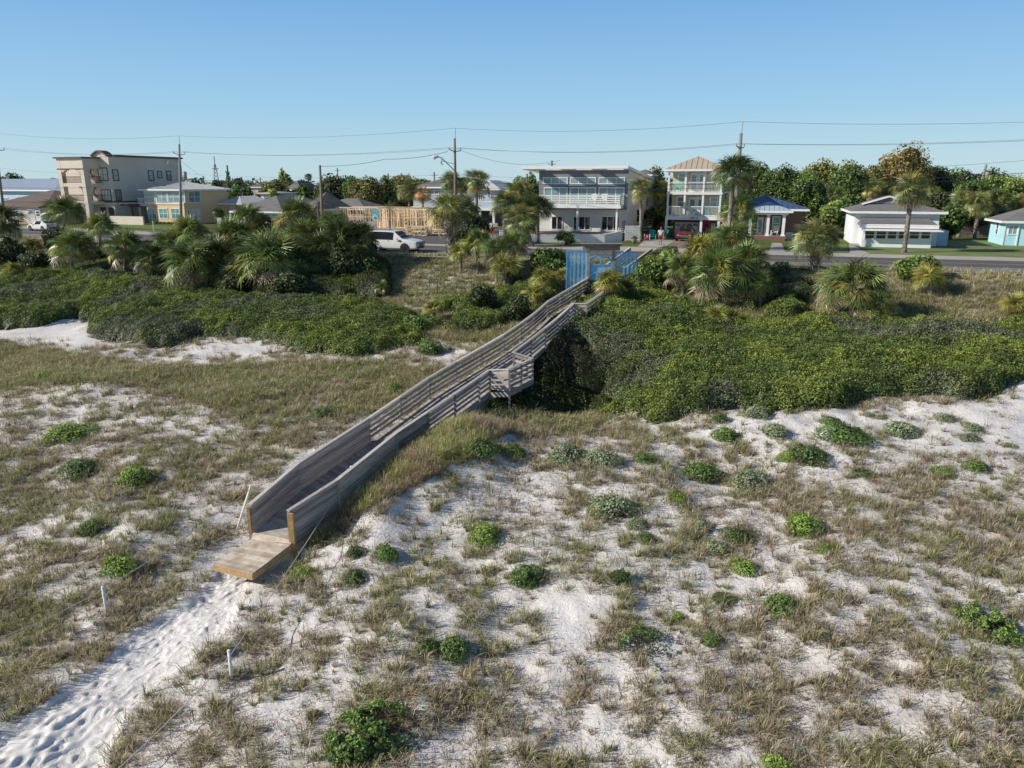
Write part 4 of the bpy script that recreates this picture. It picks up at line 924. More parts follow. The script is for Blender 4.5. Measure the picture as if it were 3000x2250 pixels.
# ---------------------------------------------------------------- broad leaved trees
M['bark'] = mat('bark', (.10, .085, .07), .95, .3, 8, .5, 20)
M['core'] = M['leaf']
PAL = {'green': [(.075, .115, .03), (.11, .16, .035), (.05, .08, .022)], 'light': [(.15, .20, .05), (.11, .17, .04), (.19, .23, .06)], 'dark': [(.045, .065, .025), (.07, .09, .03), (.035, .05, .02)],
       'gold': [(.16, .14, .035), (.10, .12, .03), (.21, .15, .045), (.06, .08, .022)], 'rust': [(.20, .12, .042), (.15, .14, .04), (.10, .12, .035), (.24, .155, .055)]}
def tree(cx, cy, rx, ry, dep, label, kd='green', group='trees behind the houses', leaf=.2, dens_=1., ground=0., cat='tree', name='tree', base_px=None):
    gg = np.random.default_rng(int(cx*7+cy*3)); q_ = ray(cx, cy); t_ = dep/q_[1]; c = np.array([q_[0]*t_, dep, CH+q_[2]*t_])
    sc_ = (c[1]*math.cos(CP)-(c[2]-CH)*math.sin(CP))/CF; Rx, Rz = rx*sc_, ry*sc_; Ry = Rx*.85
    g0 = Vector((c[0], dep, gz(c[0], dep))); o = thing(name, label, cat, tuple(g0), group=group)
    if name in ('tree', 'bush'):
        zt_ = c[2]+Rz; zb_ = g0.z+(.6 if name == 'tree' else .1); c[2] = (zt_+zb_)/2; Rz = (zt_-zb_)/2; Rx *= 1.12; Ry *= 1.1
    K = int(12+rx/5); ce = unit(gg.normal(0, 1, (K, 3)))*gg.uniform(.35, .72, (K, 1)); cr = gg.uniform(.34, .56, K)
    n = int(min(17000, max(700, 2.6*12.6*Rx*Rz/(1.2*leaf**2)))*dens_)
    i = gg.integers(0, K, n); P = unit(gg.normal(0, 1, (n, 3))); rr = cr[i]*(1+gg.normal(0, .07, n))*np.where(gg.uniform(0, 1, n) < .2, gg.uniform(.6, 1, n), 1)
    S = ce[i]+P*rr[:, None]; out = np.min(np.stack([np.linalg.norm(S-ce[k], axis=1)/cr[k] for k in range(K)]), 0)
    k = out > .72; S, P, i = S[k], P[k], i[k]; n = len(S)
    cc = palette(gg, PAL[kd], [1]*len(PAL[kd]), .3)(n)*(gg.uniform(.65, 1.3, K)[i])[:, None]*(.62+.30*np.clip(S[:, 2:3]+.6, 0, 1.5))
    W_ = S*np.array([Rx, Ry, Rz])+(c-np.array(g0)); W_[:, 2] = np.maximum(W_[:, 2], .1)
    q, t = leaves(W_, P, leaf, cc, gg, .6, .6)
    CQ = []
    m_ = 8; A_, E_ = np.meshgrid(np.linspace(0, 2*np.pi, m_+1), np.linspace(-np.pi/2, np.pi/2, 6)); U = np.stack([np.cos(A_)*np.cos(E_), np.sin(A_)*np.cos(E_), np.sin(E_)], -1)
    for k in range(K):
        C = (ce[k]+U*cr[k]*.72)*np.array([Rx, Ry, Rz])+(c-np.array(g0)); CQ.append(np.stack([C[:-1, :-1], C[:-1, 1:], C[1:, 1:], C[1:, :-1]], 2).reshape(-1, 4, 3))
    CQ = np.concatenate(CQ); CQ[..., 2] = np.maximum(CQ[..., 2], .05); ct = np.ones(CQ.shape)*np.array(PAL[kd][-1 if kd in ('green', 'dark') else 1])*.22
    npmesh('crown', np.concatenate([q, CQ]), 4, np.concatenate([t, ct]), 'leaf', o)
    zc = c[2]-g0.z
    if zc > Rz*.6:
        b = MB(); b.tube([(0, 0, -.2), (.1, 0, zc*.4), (0, .1, zc)], [.32, .24, .12], 8)
        for a in (0, 2.1, 4.2): b.tube([(0, 0, zc*.45), (math.cos(a)*Rx*.5, math.sin(a)*Ry*.5, zc+Rz*.1)], [.13, .05], 6)
        b.build('trunk', 'bark', o, smooth=True, local=True)
    return o
TR = [
 (2240,538,72,64,112,'broad green tree behind the brick bungalow, leftmost of the wooded bank','green'), (2296,545,60,60,108,'dense tree behind the ridge of the blue metal roof','green'), (2345,540,48,48,118,'pale green tree top on the wooded bank','light'),
 (2402,526,62,50,125,'yellowish tree on the wooded bank right of the brick bungalow','gold'), (2470,520,62,52,128,'bushy golden green tree above the white house left corner','gold'), (2500,545,66,50,112,'deep green tree at the back left of the white house','green'),
 (2644,494,84,56,118,'tallest rounded tree with orange tinted crown behind the white house','rust'), (2560,520,50,44,115,'tree filling the gap left of the orange tinted one','gold'), (2733,526,62,52,122,'dark tree right of the orange tinted one','dark'), (2795,522,50,36,135,'mid green tree on the slope at right','green'),
 (2842,535,46,34,132,'dark green shrub tree below the far pole at right','dark'), (2900,522,52,26,150,'far tree line lump behind the pole at right','dark'), (2958,560,90,48,115,'light green leafy mass at the right edge','light'), (2860,560,60,40,112,'olive tree behind the palm row','green'),
 (2370,575,60,50,100,'shaded green tree just right of the blue metal roof','green'), (2445,635,46,46,92,'bright green bush left of the white house','light'), (2490,610,40,42,96,'leafy bush against the left wall of the white house','green'), (2788,648,36,50,84,'glossy green bush right of the white house','green'), (2750,600,40,40,96,'dark shrubbery behind the low shed of the white house','dark'), (2835,650,60,38,92,'deep shade shrubbery under the palm row','dark'),
 (1923,545,40,46,118,'gold tinged tree between the modern and the tan house','gold'), (1960,560,30,44,112,'narrow dark tree beside the tan house','dark'), (1915,640,34,36,98,'shrub by the wooden fence between the modern and tan houses','green'),
 (576,534,22,14,190,'small round tree top left of the lattice mast','dark'), (630,537,24,12,200,'low tree top under the lattice mast','dark'), (690,545,38,22,170,'dark tree right of the vine covered pole','dark'), (705,562,34,22,160,'grey green tree in front of the dark one','green'),
 (798,545,50,24,165,'wide gold green tree behind the grey bungalow','gold'), (832,520,21,16,180,'bright conical tree top on the skyline','light'), (893,552,46,14,165,'low trees beside the distant white roof','green'), (800,570,28,16,150,'light green bush above the bungalow ridge','light'),
 (983,556,56,38,140,'dark dense tree right of the cut pole','dark'), (1042,562,46,44,138,'green tree left of the rust tinted one','green'), (1072,575,46,56,128,'rust tinted dark tree behind the timber framing','gold'), (1128,570,34,48,132,'dull green tree behind the feathery palm','green'), (1178,538,52,28,150,'long golden tree top behind the slender palm','gold'), (1235,540,42,22,155,'golden tree top left of the light blue house roof','gold'),
 (1028,540,34,18,175,'distant dark tree top above the timber framing','dark'), (40,524,46,15,210,'tree tops on the far left skyline','dark'), (135,528,34,11,215,'tree tops behind the beige building','dark'), (1522,532,30,14,170,'tree top left of the modern house roof','light'), (1558,545,26,26,130,'trees at the left side of the modern house','green'), (2990,640,0,0,0,'','')]
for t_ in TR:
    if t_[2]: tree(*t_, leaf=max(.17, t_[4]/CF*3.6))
# bushes this side of the road
tree(1605, 775, 60, 46, 57.5, 'dark leafy bush with a sunlit top left of the blue gate', 'green', None, .11, 1.6, cat='bush', name='bush')
tree(1905, 800, 52, 38, 54, 'dark leafy bush right of the blue gate', 'green', None, .11, 1.4, cat='bush', name='bush')
tree(1960, 775, 46, 36, 55.5, 'sunlit bush below the ramp rail right of the gate', 'light', None, .11, 1.4, cat='bush', name='bush')
tree(2688, 795, 56, 46, 51, 'rounded light green bush beside the road at right', 'light', None, .11, 1.6, cat='bush', name='bush')
tree(1420, 865, 46, 30, 50, 'grey green bush under the palmetto group', 'dark', None, .1, 1.2, cat='bush', name='bush')
tree(1520, 890, 44, 26, 48, 'twiggy grey bush below the gate palmettos', 'dark', None, .1, 1.2, cat='bush', name='bush')
tree(1375, 655, 60, 30, 74, 'deep shade shrub behind the thick trunked palm', 'dark', None, .14, 1.2, cat='bush', name='bush')
tree(1660, 694, 26, 18, 76, 'tall green weeds against the white retaining wall', 'light', None, .12, 1., cat='bush', name='bush')
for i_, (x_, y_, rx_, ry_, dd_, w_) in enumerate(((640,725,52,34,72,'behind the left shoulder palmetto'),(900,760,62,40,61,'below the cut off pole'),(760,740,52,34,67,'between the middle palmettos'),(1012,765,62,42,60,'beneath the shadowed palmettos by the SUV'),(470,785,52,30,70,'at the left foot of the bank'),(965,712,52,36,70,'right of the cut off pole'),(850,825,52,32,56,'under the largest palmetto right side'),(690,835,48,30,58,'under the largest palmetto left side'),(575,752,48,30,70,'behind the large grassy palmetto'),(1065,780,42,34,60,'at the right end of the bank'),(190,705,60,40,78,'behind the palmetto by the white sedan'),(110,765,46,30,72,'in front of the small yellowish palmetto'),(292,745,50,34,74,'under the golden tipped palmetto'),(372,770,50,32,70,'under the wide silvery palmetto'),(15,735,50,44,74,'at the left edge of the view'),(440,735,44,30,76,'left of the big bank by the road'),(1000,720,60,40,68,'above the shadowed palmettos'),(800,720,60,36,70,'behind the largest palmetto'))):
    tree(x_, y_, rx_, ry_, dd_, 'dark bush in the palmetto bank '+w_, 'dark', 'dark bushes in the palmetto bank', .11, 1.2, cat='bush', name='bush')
# far tree line
gg = np.random.default_rng(5); Q = []; Tn = []
for k in range(420):
    a = gg.uniform(-.78, .78); d_ = gg.uniform(240, 560); x_, y_ = math.tan(a)*d_, d_; h_ = gg.uniform(3.5, 8.0); r_ = gg.uniform(5, 12)
    n = 150; P = unit(gg.normal(0, 1, (n, 3))); S = P*np.array([r_, r_, h_*.5])+np.array([x_, y_, h_*.55]); c = np.array((.075, .10, .055))*gg.uniform(.6, 1.3)*gg.uniform(.7, 1.3, (n, 1))
    q, t = leaves(S, P, 1.0, c, gg); Q.append(q); Tn.append(t)
o = npmesh('far_trees', np.concatenate(Q), 4, np.concatenate(Tn), 'leaf'); tag(o, 'distant belt of trees along the horizon', 'trees', kind='stuff')
# ---------------------------------------------------------------- house materials
def siding(name, c, pitch=.18, rough=.7, vert=False, amp=.25):
    m = mat(name, c, rough, .06, 2.5, low=.06); N = m.node_tree.nodes; L = m.node_tree.links; p = N['Principled BSDF']
    tc = nd(m, 'ShaderNodeTexCoord'); wv = nd(m, 'ShaderNodeTexWave', wave_profile='SAW'); wv.bands_direction = 'X' if vert else 'Z'; wv.inputs['Scale'].default_value = .314/pitch
    L.new(tc.outputs['Object'], wv.inputs['Vector']); b = nd(m, 'ShaderNodeBump'); b.inputs['Strength'].default_value = .6; b.inputs['Distance'].default_value = .02
    L.new(wv.outputs['Fac'], b.inputs['Height']); L.new(b.outputs[0], p.inputs['Normal']); return m
def brickm(name, c, c2, mortar=(.35, .32, .30)):
    m = bpy.data.materials.new(name); m.use_nodes = True; N = m.node_tree.nodes; L = m.node_tree.links; p = N['Principled BSDF']; p.inputs['Roughness'].default_value = .9
    b = nd(m, 'ShaderNodeTexBrick'); b.inputs['Color1'].default_value = (*c, 1); b.inputs['Color2'].default_value = (*c2, 1); b.inputs['Mortar'].default_value = (*mortar, 1); b.inputs['Scale'].default_value = 4.5; b.inputs['Mortar Size'].default_value = .015
    tc = nd(m, 'ShaderNodeTexCoord'); mp = nd(m, 'ShaderNodeMapping'); mp.inputs['Rotation'].default_value = (math.pi/2, 0, 0); L.new(tc.outputs['Object'], mp.inputs[0]); L.new(mp.outputs[0], b.inputs['Vector']); L.new(b.outputs[0], p.inputs['Base Color']); return m
M['white'] = mat('white_trim', (.82, .82, .80), .6, .05, 2, low=.04)
M['cream_stucco'] = mat('cream_stucco', (.66, .585, .50), .95, .06, 1.2, .3, 30, low=.08)
M['brown_trim'] = mat('brown_trim', (.10, .07, .055), .7, .1, 3)
M['yellow_siding'] = siding('yellow_siding', (.76, .54, .31))
M['tan_siding'] = siding('tan_siding', (.60, .54, .33))
M['blue_siding'] = siding('blue_siding', (.42, .52, .62)); M['pale_board'] = siding('pale_blue_board', (.40, .55, .70), .35, vert=True, amp=.5)
M['slate'] = mat('slate_cladding', (.20, .21, .245), .75, .06, 2, low=.06); M['offwhite'] = mat('offwhite_stucco', (.76, .74, .69), .9, .05, 1.5, .2, 30, low=.06)
M['brick_red'] = brickm('red_brick', (.16, .055, .04), (.21, .08, .06)); M['brick_brown'] = brickm('brown_brick', (.13, .06, .05), (.17, .085, .07)); M['brick_pink'] = brickm('pink_brick', (.42, .28, .22), (.48, .34, .28))
M['white_stucco'] = mat('white_stucco', (.74, .78, .82), .9, .06, 1.5, .25, 25, low=.06); M['turq'] = mat('turquoise_stucco', (.42, .72, .82), .85, .05, 2, low=.05)
M['shingle'] = mat('grey_shingles', (.175, .17, .17), .95, .3, 9, .4, 25, low=.12); M['shingle_br'] = mat('brown_shingles', (.15, .115, .10), .95, .3, 9, .4, 25, low=.12)
M['roof_white'] = mat('white_metal_roof', (.58, .58, .58), .45, .05, 1.5, low=.06); M['roof_tan'] = mat('tan_metal_roof', (.52, .43, .33), .5, .05, 1.5, low=.05)
M['roof_blue'] = mat('blue_metal_roof_dark_sky', (.10, .16, .30), .35, .05, 1.5, metal=.3); M['roof_blue_bright'] = mat('blue_metal_roof_bright_sky', (.42, .50, .60), .4, .05, 1.5)  # same blue metal; dark and bright sky reflection painted into the two colours
M['lumber'] = mat('fresh_lumber', (.78, .63, .44), .8, .15, 3, rnd=.35); M['block'] = mat('grey_block', (.30, .30, .31), .95, .1, 3)
M['fence_wood'] = mat('old_fence_wood', (.22, .18, .15), .9, .25, 5, rnd=.3)
def glass(name, c, r=.06):
    m = mat(name, c, r, .35, .7, spec=.9); return m
M['glass'] = glass('window_glass', (.20, .31, .35)); M['glass_dark'] = glass('dark_window_glass', (.018, .02, .024)); M['glass_teal'] = glass('teal_shaded_glass', (.12, .30, .30), .15); M['curtain'] = mat('curtained_glass', (.50, .52, .50), .3, .12, 6, spec=.8)
M['door_white'] = mat('white_door', (.70, .70, .69), .5, .04, 2); M['red_paint'] = mat('red_paint', (.42, .03, .025), .4, .08, 2)
M['black'] = mat('black_metal', (.02, .02, .022), .5, .1, 3)

def house(name, label, fr, cat='house'): return thing(name, label, cat, tuple(fr.o))
def rect(fr, r, off):
    x0, y0, x1, y1 = r; ym, xm = (y0+y1)/2, (x0+x1)/2
    return fr.uv(x0, ym, off)[0], fr.uv(x1, ym, off)[0], fr.uv(xm, y1, off)[1], fr.uv(xm, y0, off)[1]
def win(h, fr, r, off=0, cols=1, rows=2, pane='glass', frame='white', fw=.09, name='window', zfloor=None, metric=False):
    u0, u1, z0, z1 = r if metric else rect(fr, r, off)
    if u0 > u1: u0, u1 = u1, u0
    if zfloor is not None: z0 = zfloor
    b = MB(); v0, v1 = off-.07, off+.01
    b.fb(fr, u0, u0+fw, v0, v1, z0, z1); b.fb(fr, u1-fw, u1, v0, v1, z0, z1); b.fb(fr, u0+fw, u1-fw, v0, v1, z1-fw, z1); b.fb(fr, u0+fw, u1-fw, v0, v1, z0, z0+fw)
    for i in range(1, cols): c = u0+(u1-u0)*i/cols; b.fb(fr, c-.035, c+.035, v0+.015, v1, z0+fw, z1-fw)
    for j in range(1, rows): c = z0+(z1-z0)*j/rows; b.fb(fr, u0+fw, u1-fw, v0+.02, v1-.002, c-.03, c+.03)
    o = b.build(name, frame, h)
    p = MB().fb(fr, u0+fw*.6, u1-fw*.6, off-.03, off-.005, z0+fw*.6, z1-fw*.6).build('pane', pane, h)
    p.parent = o
    return o
def door(h, fr, r, off=0, m='door_white', glassm=None, zfloor=None, panes=1, metric=False):
    u0, u1, z0, z1 = r if metric else rect(fr, r, off)
    if zfloor is not None: z0 = zfloor
    o = MB().fb(fr, u0, u1, off-.06, off+.01, z0, z1).build('door', m, h)
    w_ = (u1-u0)/panes
    if glassm:
        for i in range(panes):
            p = MB().fb(fr, u0+w_*i+w_*.25, u0+w_*(i+1)-w_*.25, off-.075, off-.05, z0+.25, z1-.3).build('pane', glassm, h); p.parent = o
    k = MB().fb(fr, u1-.16, u1-.1, off-.12, off-.06, z0+.95, z0+1.08).build('handle', 'black', h); k.parent = o
    return o
def box_part(h, fr, u0, u1, v0, v1, z0, z1, m, name='wall'): return MB().fb(fr, u0, u1, v0, v1, z0, z1).build(name, m, h)
def hip(h, fr, u0, u1, v0, v1, ze, zr, m, over=.5, axis='u', seams=0., fascia='white', gable=(False, False), name='roof', th=.18):
    u0, u1, v0, v1 = u0-over, u1+over, v0-over, v1+over
    if axis == 'u': hw = (v1-v0)/2; a = (u0+(0 if gable[0] else min(hw, (u1-u0)/2)), (v0+v1)/2); c = (u1-(0 if gable[1] else min(hw, (u1-u0)/2)), (v0+v1)/2)
    else: hw = (u1-u0)/2; a = ((u0+u1)/2, v0+(0 if gable[0] else min(hw, (v1-v0)/2))); c = ((u0+u1)/2, v1-(0 if gable[1] else min(hw, (v1-v0)/2)))
    A, B_, C_, D_ = [fr.p(*q, ze) for q in ((u0, v0), (u1, v0), (u1, v1), (u0, v1))]; P, Q = fr.p(*a, zr), fr.p(*c, zr)
    b = MB()
    if axis == 'u': fs = [(A, B_, Q, P), (C_, D_, P, Q), (B_, C_, Q), (D_, A, P)]
    else: fs = [(D_, A, P, Q), (B_, C_, Q, P), (A, B_, P), (C_, D_, Q)]
    for f in fs: b.face(f, .5)
    b.face([D_, C_, B_, A], .5)
    o = b.build(name, m, h)
    if seams:
        b = MB()
        for f in fs:
            lo0, lo1 = f[0], f[1]; L_ = (lo1-lo0).length; d = (lo1-lo0)/L_; top = f[2:]
            n = int(L_/seams)
            for i in range(1, n):
                s = L_*i/n
                t0 = (top[-1]-lo0).dot(d); t1 = (top[0]-lo0).dot(d)
                k = min(1, s/max(t0, .01)) if s < t0 else (min(1, (L_-s)/max(L_-t1, .01)) if s > t1 else 1)
                base_ = lo0+d*s; topz = (top[0]-lo0)-d*((top[0]-lo0).dot(d)); b.bar(base_+Vector((0, 0, .02)), base_+topz*k+Vector((0, 0, .02)), .035, .05)
        s_ = b.build('roof_seams', m, h); s_.parent = o
    b = MB()
    for u_0, u_1, v_0, v_1 in ((u0, u1, v0-.03, v0), (u0, u1, v1, v1+.03), (u0-.03, u0, v0-.03, v1+.03), (u1, u1+.03, v0-.03, v1+.03)): b.fb(fr, u_0, u_1, v_0, v_1, ze-th, ze+.04)
    b.fb(fr, u0, u1, v0, v1, ze-th, ze-.02); b.build('fascia', fascia, h)
    return o
def pickets(h, pts, hgt, m='white', step=.13, name='railing', horizontal=0):
    b = MB()
    for a, c in zip(pts, pts[1:]):
        b.bar(a+UP*hgt, c+UP*hgt, .06, .07)
        if horizontal:
            for i in range(horizontal): z = .08+(hgt-.16)*i/(horizontal-1); b.bar(a+UP*z, c+UP*z, .03, .12)
            n = max(1, round((c-a).length/1.8))
            for i in range(n+1): q = a.lerp(c, i/n); b.bar(q, q+UP*hgt, .06, .06)
        else:
            b.bar(a+UP*.1, c+UP*.1, .05, .06); n = max(2, int((c-a).length/step))
            for i in range(n+1): q = a.lerp(c, i/n); b.bar(q+UP*.1, q+UP*hgt, .032, .032)
    return b.build(name, m, h)

# ---- modern grey house
fr = Fr(1833.6, 678, .9, -17.5); h = house('modern_house', 'modern slate grey and white house with a slanted flat roof and long white balcony', fr)
uL = fr.uv(1582, 520)[0]
zb = fr.uv(1700, 609)[1]; zt = fr.uv(1700, 503)[1]
b = MB(); c8 = [fr.p(uL, 0, -.1), fr.p(0, 0, -.1), fr.p(0, 18.5, -.1), fr.p(uL, 18.5, -.1), fr.p(uL, 0, zt+.25), fr.p(0, 0, zt+.25), fr.p(0, 18.5, zt-.75), fr.p(uL, 18.5, zt-.75)]; b.hexa(c8, .5); b.build('wall', 'offwhite', h)
box_part(h, fr, uL-.06, .06, -.14, -.02, zb-.15, zt+.2, 'slate', 'front_cladding')
X4 = lambda x: 1500+x/3.687
Y4 = lambda y: 400+y/3.687
for a, c in ((333, 603), (628, 908), (936, 1222)): win(h, fr, (X4(a), Y4(440), X4(c), Y4(515)), -.14, 3, 1)
for a, c in ((345, 600), (625, 905), (935, 1215)): win(h, fr, (X4(a), Y4(548), X4(c), Y4(640)), -.14, 3, 1, zfloor=zb+.35, name='glazed_door')
for a, c, p_ in ((425, 548, 2), (660, 850, 3), (965, 1160, 3)): win(h, fr, (X4(a), Y4(860), X4(c), Y4(1022)), 0, p_, 1, 'glass_dark', name='glazed_door', zfloor=.95)
ub0, ub1 = uL+.4, fr.uv(X4(1175), Y4(755), -1.9)[0]; zs = fr.uv(1700, Y4(742), -1.9)[1]
box_part(h, fr, ub0, ub1, -1.9, -.14, zs-.32, zs, 'white', 'balcony')
pickets(h, [fr.p(ub0, -.2, zs), fr.p(ub0, -1.85, zs), fr.p(ub1-.05, -1.85, zs), fr.p(ub1-.05, -.2, zs)], 1.05, horizontal=5)
for x in (706, 1130): u = fr.uv(X4(x), Y4(900), -1.5)[0]; box_part(h, fr, u-.1, u+.1, -1.6, -1.4, .9, zs-.32, 'white', 'column')
# slanted roof with real openings in the overhang
z0, z1 = fr.uv(1690, Y4(318), -2.4)[1], zt-.45; ru0, ru1 = uL-1.5, .35
def rz(v): return z0+(z1-z0)*(v+2.4)/21.5
def slab(u0, u1, v0, v1, th=.30): return [fr.p(u0, v0, rz(v0)-th), fr.p(u1, v0, rz(v0)-th), fr.p(u1, v1, rz(v1)-th), fr.p(u0, v1, rz(v1)-th), fr.p(u0, v0, rz(v0)), fr.p(u1, v0, rz(v0)), fr.p(u1, v1, rz(v1)), fr.p(u0, v1, rz(v1))]
b = MB(); b.hexa(slab(ru0, ru1, -.5, 19.1)); b.hexa(slab(ru0, ru1, -2.4, -1.9))
cuts = [(uL+.4, uL+2.7), (uL+3.9, uL+6.2), (uL+7.4, uL+9.7 if uL < -10 else -.8)]
e0 = ru0
for a, c in cuts: b.hexa(slab(e0, a, -1.9, -.5)); e0 = c
b.hexa(slab(e0, ru1, -1.9, -.5)); b.build('roof', 'white', h)
sf = fr.side(0, 0); win(h, sf, (1864, 612, 1873, 652), 0, 1, 2, 'glass_dark'); win(h, sf, (1845, 520, 1850, 545), 0, 1, 1, 'glass')
# retaining wall and terrace in front
M['terrace'] = mat('terrace_gravel', (.30, .24, .19), .95, .2, 3, .2, 30, low=.2)
wp = [atz(1555, 710, 0), atz(1771, 710, 0), atz(1819, 708.5, 0)]
t = thing('retaining_wall', 'low white retaining wall around the raised terrace of the modern house', 'wall', tuple(wp[0]))
b = MB(); 
for a, c in ((wp[0], wp[1]),): b.bar(a+UP*.42, c+UP*.42, .22, .86)
a, c = wp[1], wp[2]; b.hexa([a+Vector((-.1, 0, 0)), a+Vector((.12, 0, 0)), c+Vector((.12, 0, 0)), c+Vector((-.1, 0, 0)), a+Vector((-.1, 0, .855)), a+Vector((.12, 0, .855)), c+Vector((.12, 0, 1.15)), c+Vector((-.1, 0, 1.15))])
b.build('wall_face', mat('rough_white_wall', (.84, .83, .81), .9, .08, 2, .4, 12, low=.08), t)
b = MB(); q = [wp[0]+Vector((.2, .2, .80)), wp[1]+Vector((-.1, .2, .80)), fr.p(0, -.05, .80), fr.p(uL, -.05, .80)]; b.face(q, .5); tag(b.build('terrace', 'terrace'), kind='structure')
b = MB(); q = [wp[0].lerp(wp[1], .1)+Vector((0, .8, .81)), wp[0].lerp(wp[1], .62)+Vector((0, .8, .81)), wp[0].lerp(wp[1], .7)+Vector((0, 2.0, .81)), wp[0].lerp(wp[1], .6)+Vector((0, 3.6, .81)), wp[0].lerp(wp[1], .1)+Vector((0, 3.6, .81))]; b.face(q, .5); tag(b.build('patio', mat('pale_patio', (.48, .42, .36), .9, .1, 3)), kind='structure')
# slatted screens at the corner
def slats(name, label, P, Q, z0, z1, n, m='white', w_=.1, cat='fence', posts=3):
    o = thing(name, label, cat, tuple(P)); b = MB(); P, Q = Vector(P), Vector(Q)
    for i in range(n): z = z0+(z1-z0)*(i+.5)/n; a_, c_ = P.copy(), Q.copy(); a_.z = c_.z = z; b.bar(a_, c_, .03, (z1-z0)/n*w_)
    b.build('slats', m, o)
    for i in range(posts): q = P.lerp(Q, i/(posts-1)); MB().box(q.x-.05, q.x+.05, q.y-.02, q.y+.08, 0, z1+.03).build('post', m, o)
    return o
q0, q1 = atz(1832, 706, 0), atz(1872, 706, 0); slats('slat_fence', 'white slatted privacy screen right of the retaining wall', q0, q1, .05, 1.65, 9, 'white', .82)
q0, q1 = atz(1819, 706, 0), atz(1833, 700, 0); slats('slat_fence', 'small dark slatted railing panel by the terrace steps', q0, q1, .9, 2.1, 6, mat('dark_slats', (.2, .21, .23), .7), .6)
q0, q1 = atz(1882, 690, 0), atz(1911, 684, 0); slats('slat_fence', 'dark stair railing beside the patio', q0, q1, .3, 1.9, 5, mat('dark_slats', (.16, .15, .15), .7), .5)
def boardfence(label, px0, px1, y0, z1, dep_z=0):
    P, Q = atz(px0, y0, 0), atz(px1, y0, 0); o = thing('board_fence', label, 'fence', tuple(P)); b = MB(); n = max(4, int((Q-P).length/.15))
    for i in range(n): a, c = P.lerp(Q, i/n), P.lerp(Q, (i+.92)/n); b.bar(a.lerp(c, .5), a.lerp(c, .5)+UP*z1*random.uniform(.98, 1.02), (c-a).length, .02, up=(0, 1, 0))
    b.build('boards', 'fence_wood', o); b = MB(); b.bar(P+UP*.4+Vector((0, .04, 0)), Q+UP*.4+Vector((0, .04, 0)), .04, .09); b.bar(P+UP*(z1-.3)+Vector((0, .04, 0)), Q+UP*(z1-.3)+Vector((0, .04, 0)), .04, .09); b.build('fence_rail', 'fence_wood', o)
boardfence('weathered wooden board fence between the modern and the tan house', 1908, 1950, 679, 2.0)
boardfence('wooden board fence right of the brick bungalow', 2349, 2392, 682, 1.8)
boardfence('dark wooden fence under the palm row', 2795, 2900, 690, 1.7)

# ---- tan three storey house
fr = Fr(1948.8, 699.9, 0, -17.5); h = house('tan_house', 'three storey tan beach house with two white balconies and a standing seam roof', fr)
uR = fr.uv(2112, 590)[0]; W_ = 1.9
zA, zB = fr.uv(2030, 644.3)[1], fr.uv(2030, 633.4)[1]; zC, zD = fr.uv(2030, 570.2)[1], fr.uv(2030, 562.9)[1]; zE = fr.uv(2030, 500)[1]
box_part(h, fr, .3, uR-.1, W_, 13, zA, zE, 'tan_siding')
box_part(h, fr, .5, uR-.2, W_+1.2, 13, -.1, zA, 'brick_red', 'brick_base')
for z0, z1, nm in ((zA, zB, 'balcony'), (zC, zD, 'balcony')): box_part(h, fr, -.1, uR+.1, -.05, W_-.01, z0, z1, 'white', nm)
us = [fr.uv(x, 600)[0] for x in (1955.8, 2004.6, 2058, 2109)]; ug = [fr.uv(x, 670)[0] for x in (1950.5, 2052.7, 2104)]
for u in us:
    for a, c in ((zB, zC), (zD, zE-.1)): box_part(h, fr, u-.1, u+.1, .02, .22, a, c, 'white', 'column')
for u in ug: box_part(h, fr, u-.13, u+.13, .02, .28, -.05, zA, 'white', 'column')
for z in (zB, zD): pickets(h, [fr.p(.05, W_-.05, z), fr.p(.05, .12, z), fr.p(uR-.05, .12, z), fr.p(uR-.05, W_-.05, z)], 1.05, step=.15)
hip(h, fr, .0, uR, .1, 13, zE+.12, fr.uv(2049, 458.5, 3.6)[1], 'roof_tan', .55, 'v', .55)
for r, k, f in (((1985.6, 505, 2009.3, 533), 1, 'glass'), ((2083, 504, 2105, 533), 1, 'glass'), ((1981.5, 575, 2006, 607.5), 1, 'glass_dark'), ((2078, 576, 2102, 608), 1, 'glass')): win(h, fr, r, W_, k, 2, f, fw=.13)
door(h, fr, (2022, 505, 2070, 534), W_, glassm='glass', zfloor=zD, panes=2); door(h, fr, (2017, 577, 2065.6, 600), W_, glassm='glass_dark', zfloor=zB, panes=2)
gd = rect(fr, (1977.5, 651, 2046, 690), W_+1.2); o = MB().fb(fr, gd[0], gd[1], W_+1.08, W_+1.22, .02, gd[3]).build('garage_door', 'door_white', h)
b = MB()
for i in range(4):
    uc = gd[0]+(gd[1]-gd[0])*(i+.5)/4; zc = gd[3]-.42
    for k in range(4):
        a = R(25+k*43); b.face([fr.p(uc+.08*math.cos(a), W_+1.06, zc+.06*math.sin(a)), fr.p(uc+.30*math.cos(a-.3), W_+1.06, zc+.24*math.sin(a-.3)), fr.p(uc+.30*math.cos(a+.3), W_+1.06, zc+.24*math.sin(a+.3))])
q = b.build('fanlight', 'glass_dark', h); q.parent = o
door(h, fr, (2059, 648, 2080, 690), W_+1.2, 'red_paint', 'glass_dark', 0.03); win(h, fr, (2083, 654, 2094, 690), W_+1.2, 1, 1, 'curtain', zfloor=.4)
cu = bpy.data.curves.new('house_number', 'FONT'); cu.body = '1301 4'; cu.size = .34; cu.extrude = .01
tmp = bpy.data.objects.new('tmp', cu); col.objects.link(tmp); bpy.context.view_layer.update()
me = bpy.data.meshes.new_from_object(tmp); bpy.data.objects.remove(tmp); me.name = 'house_number'; me.materials.append(M['brown_trim'])
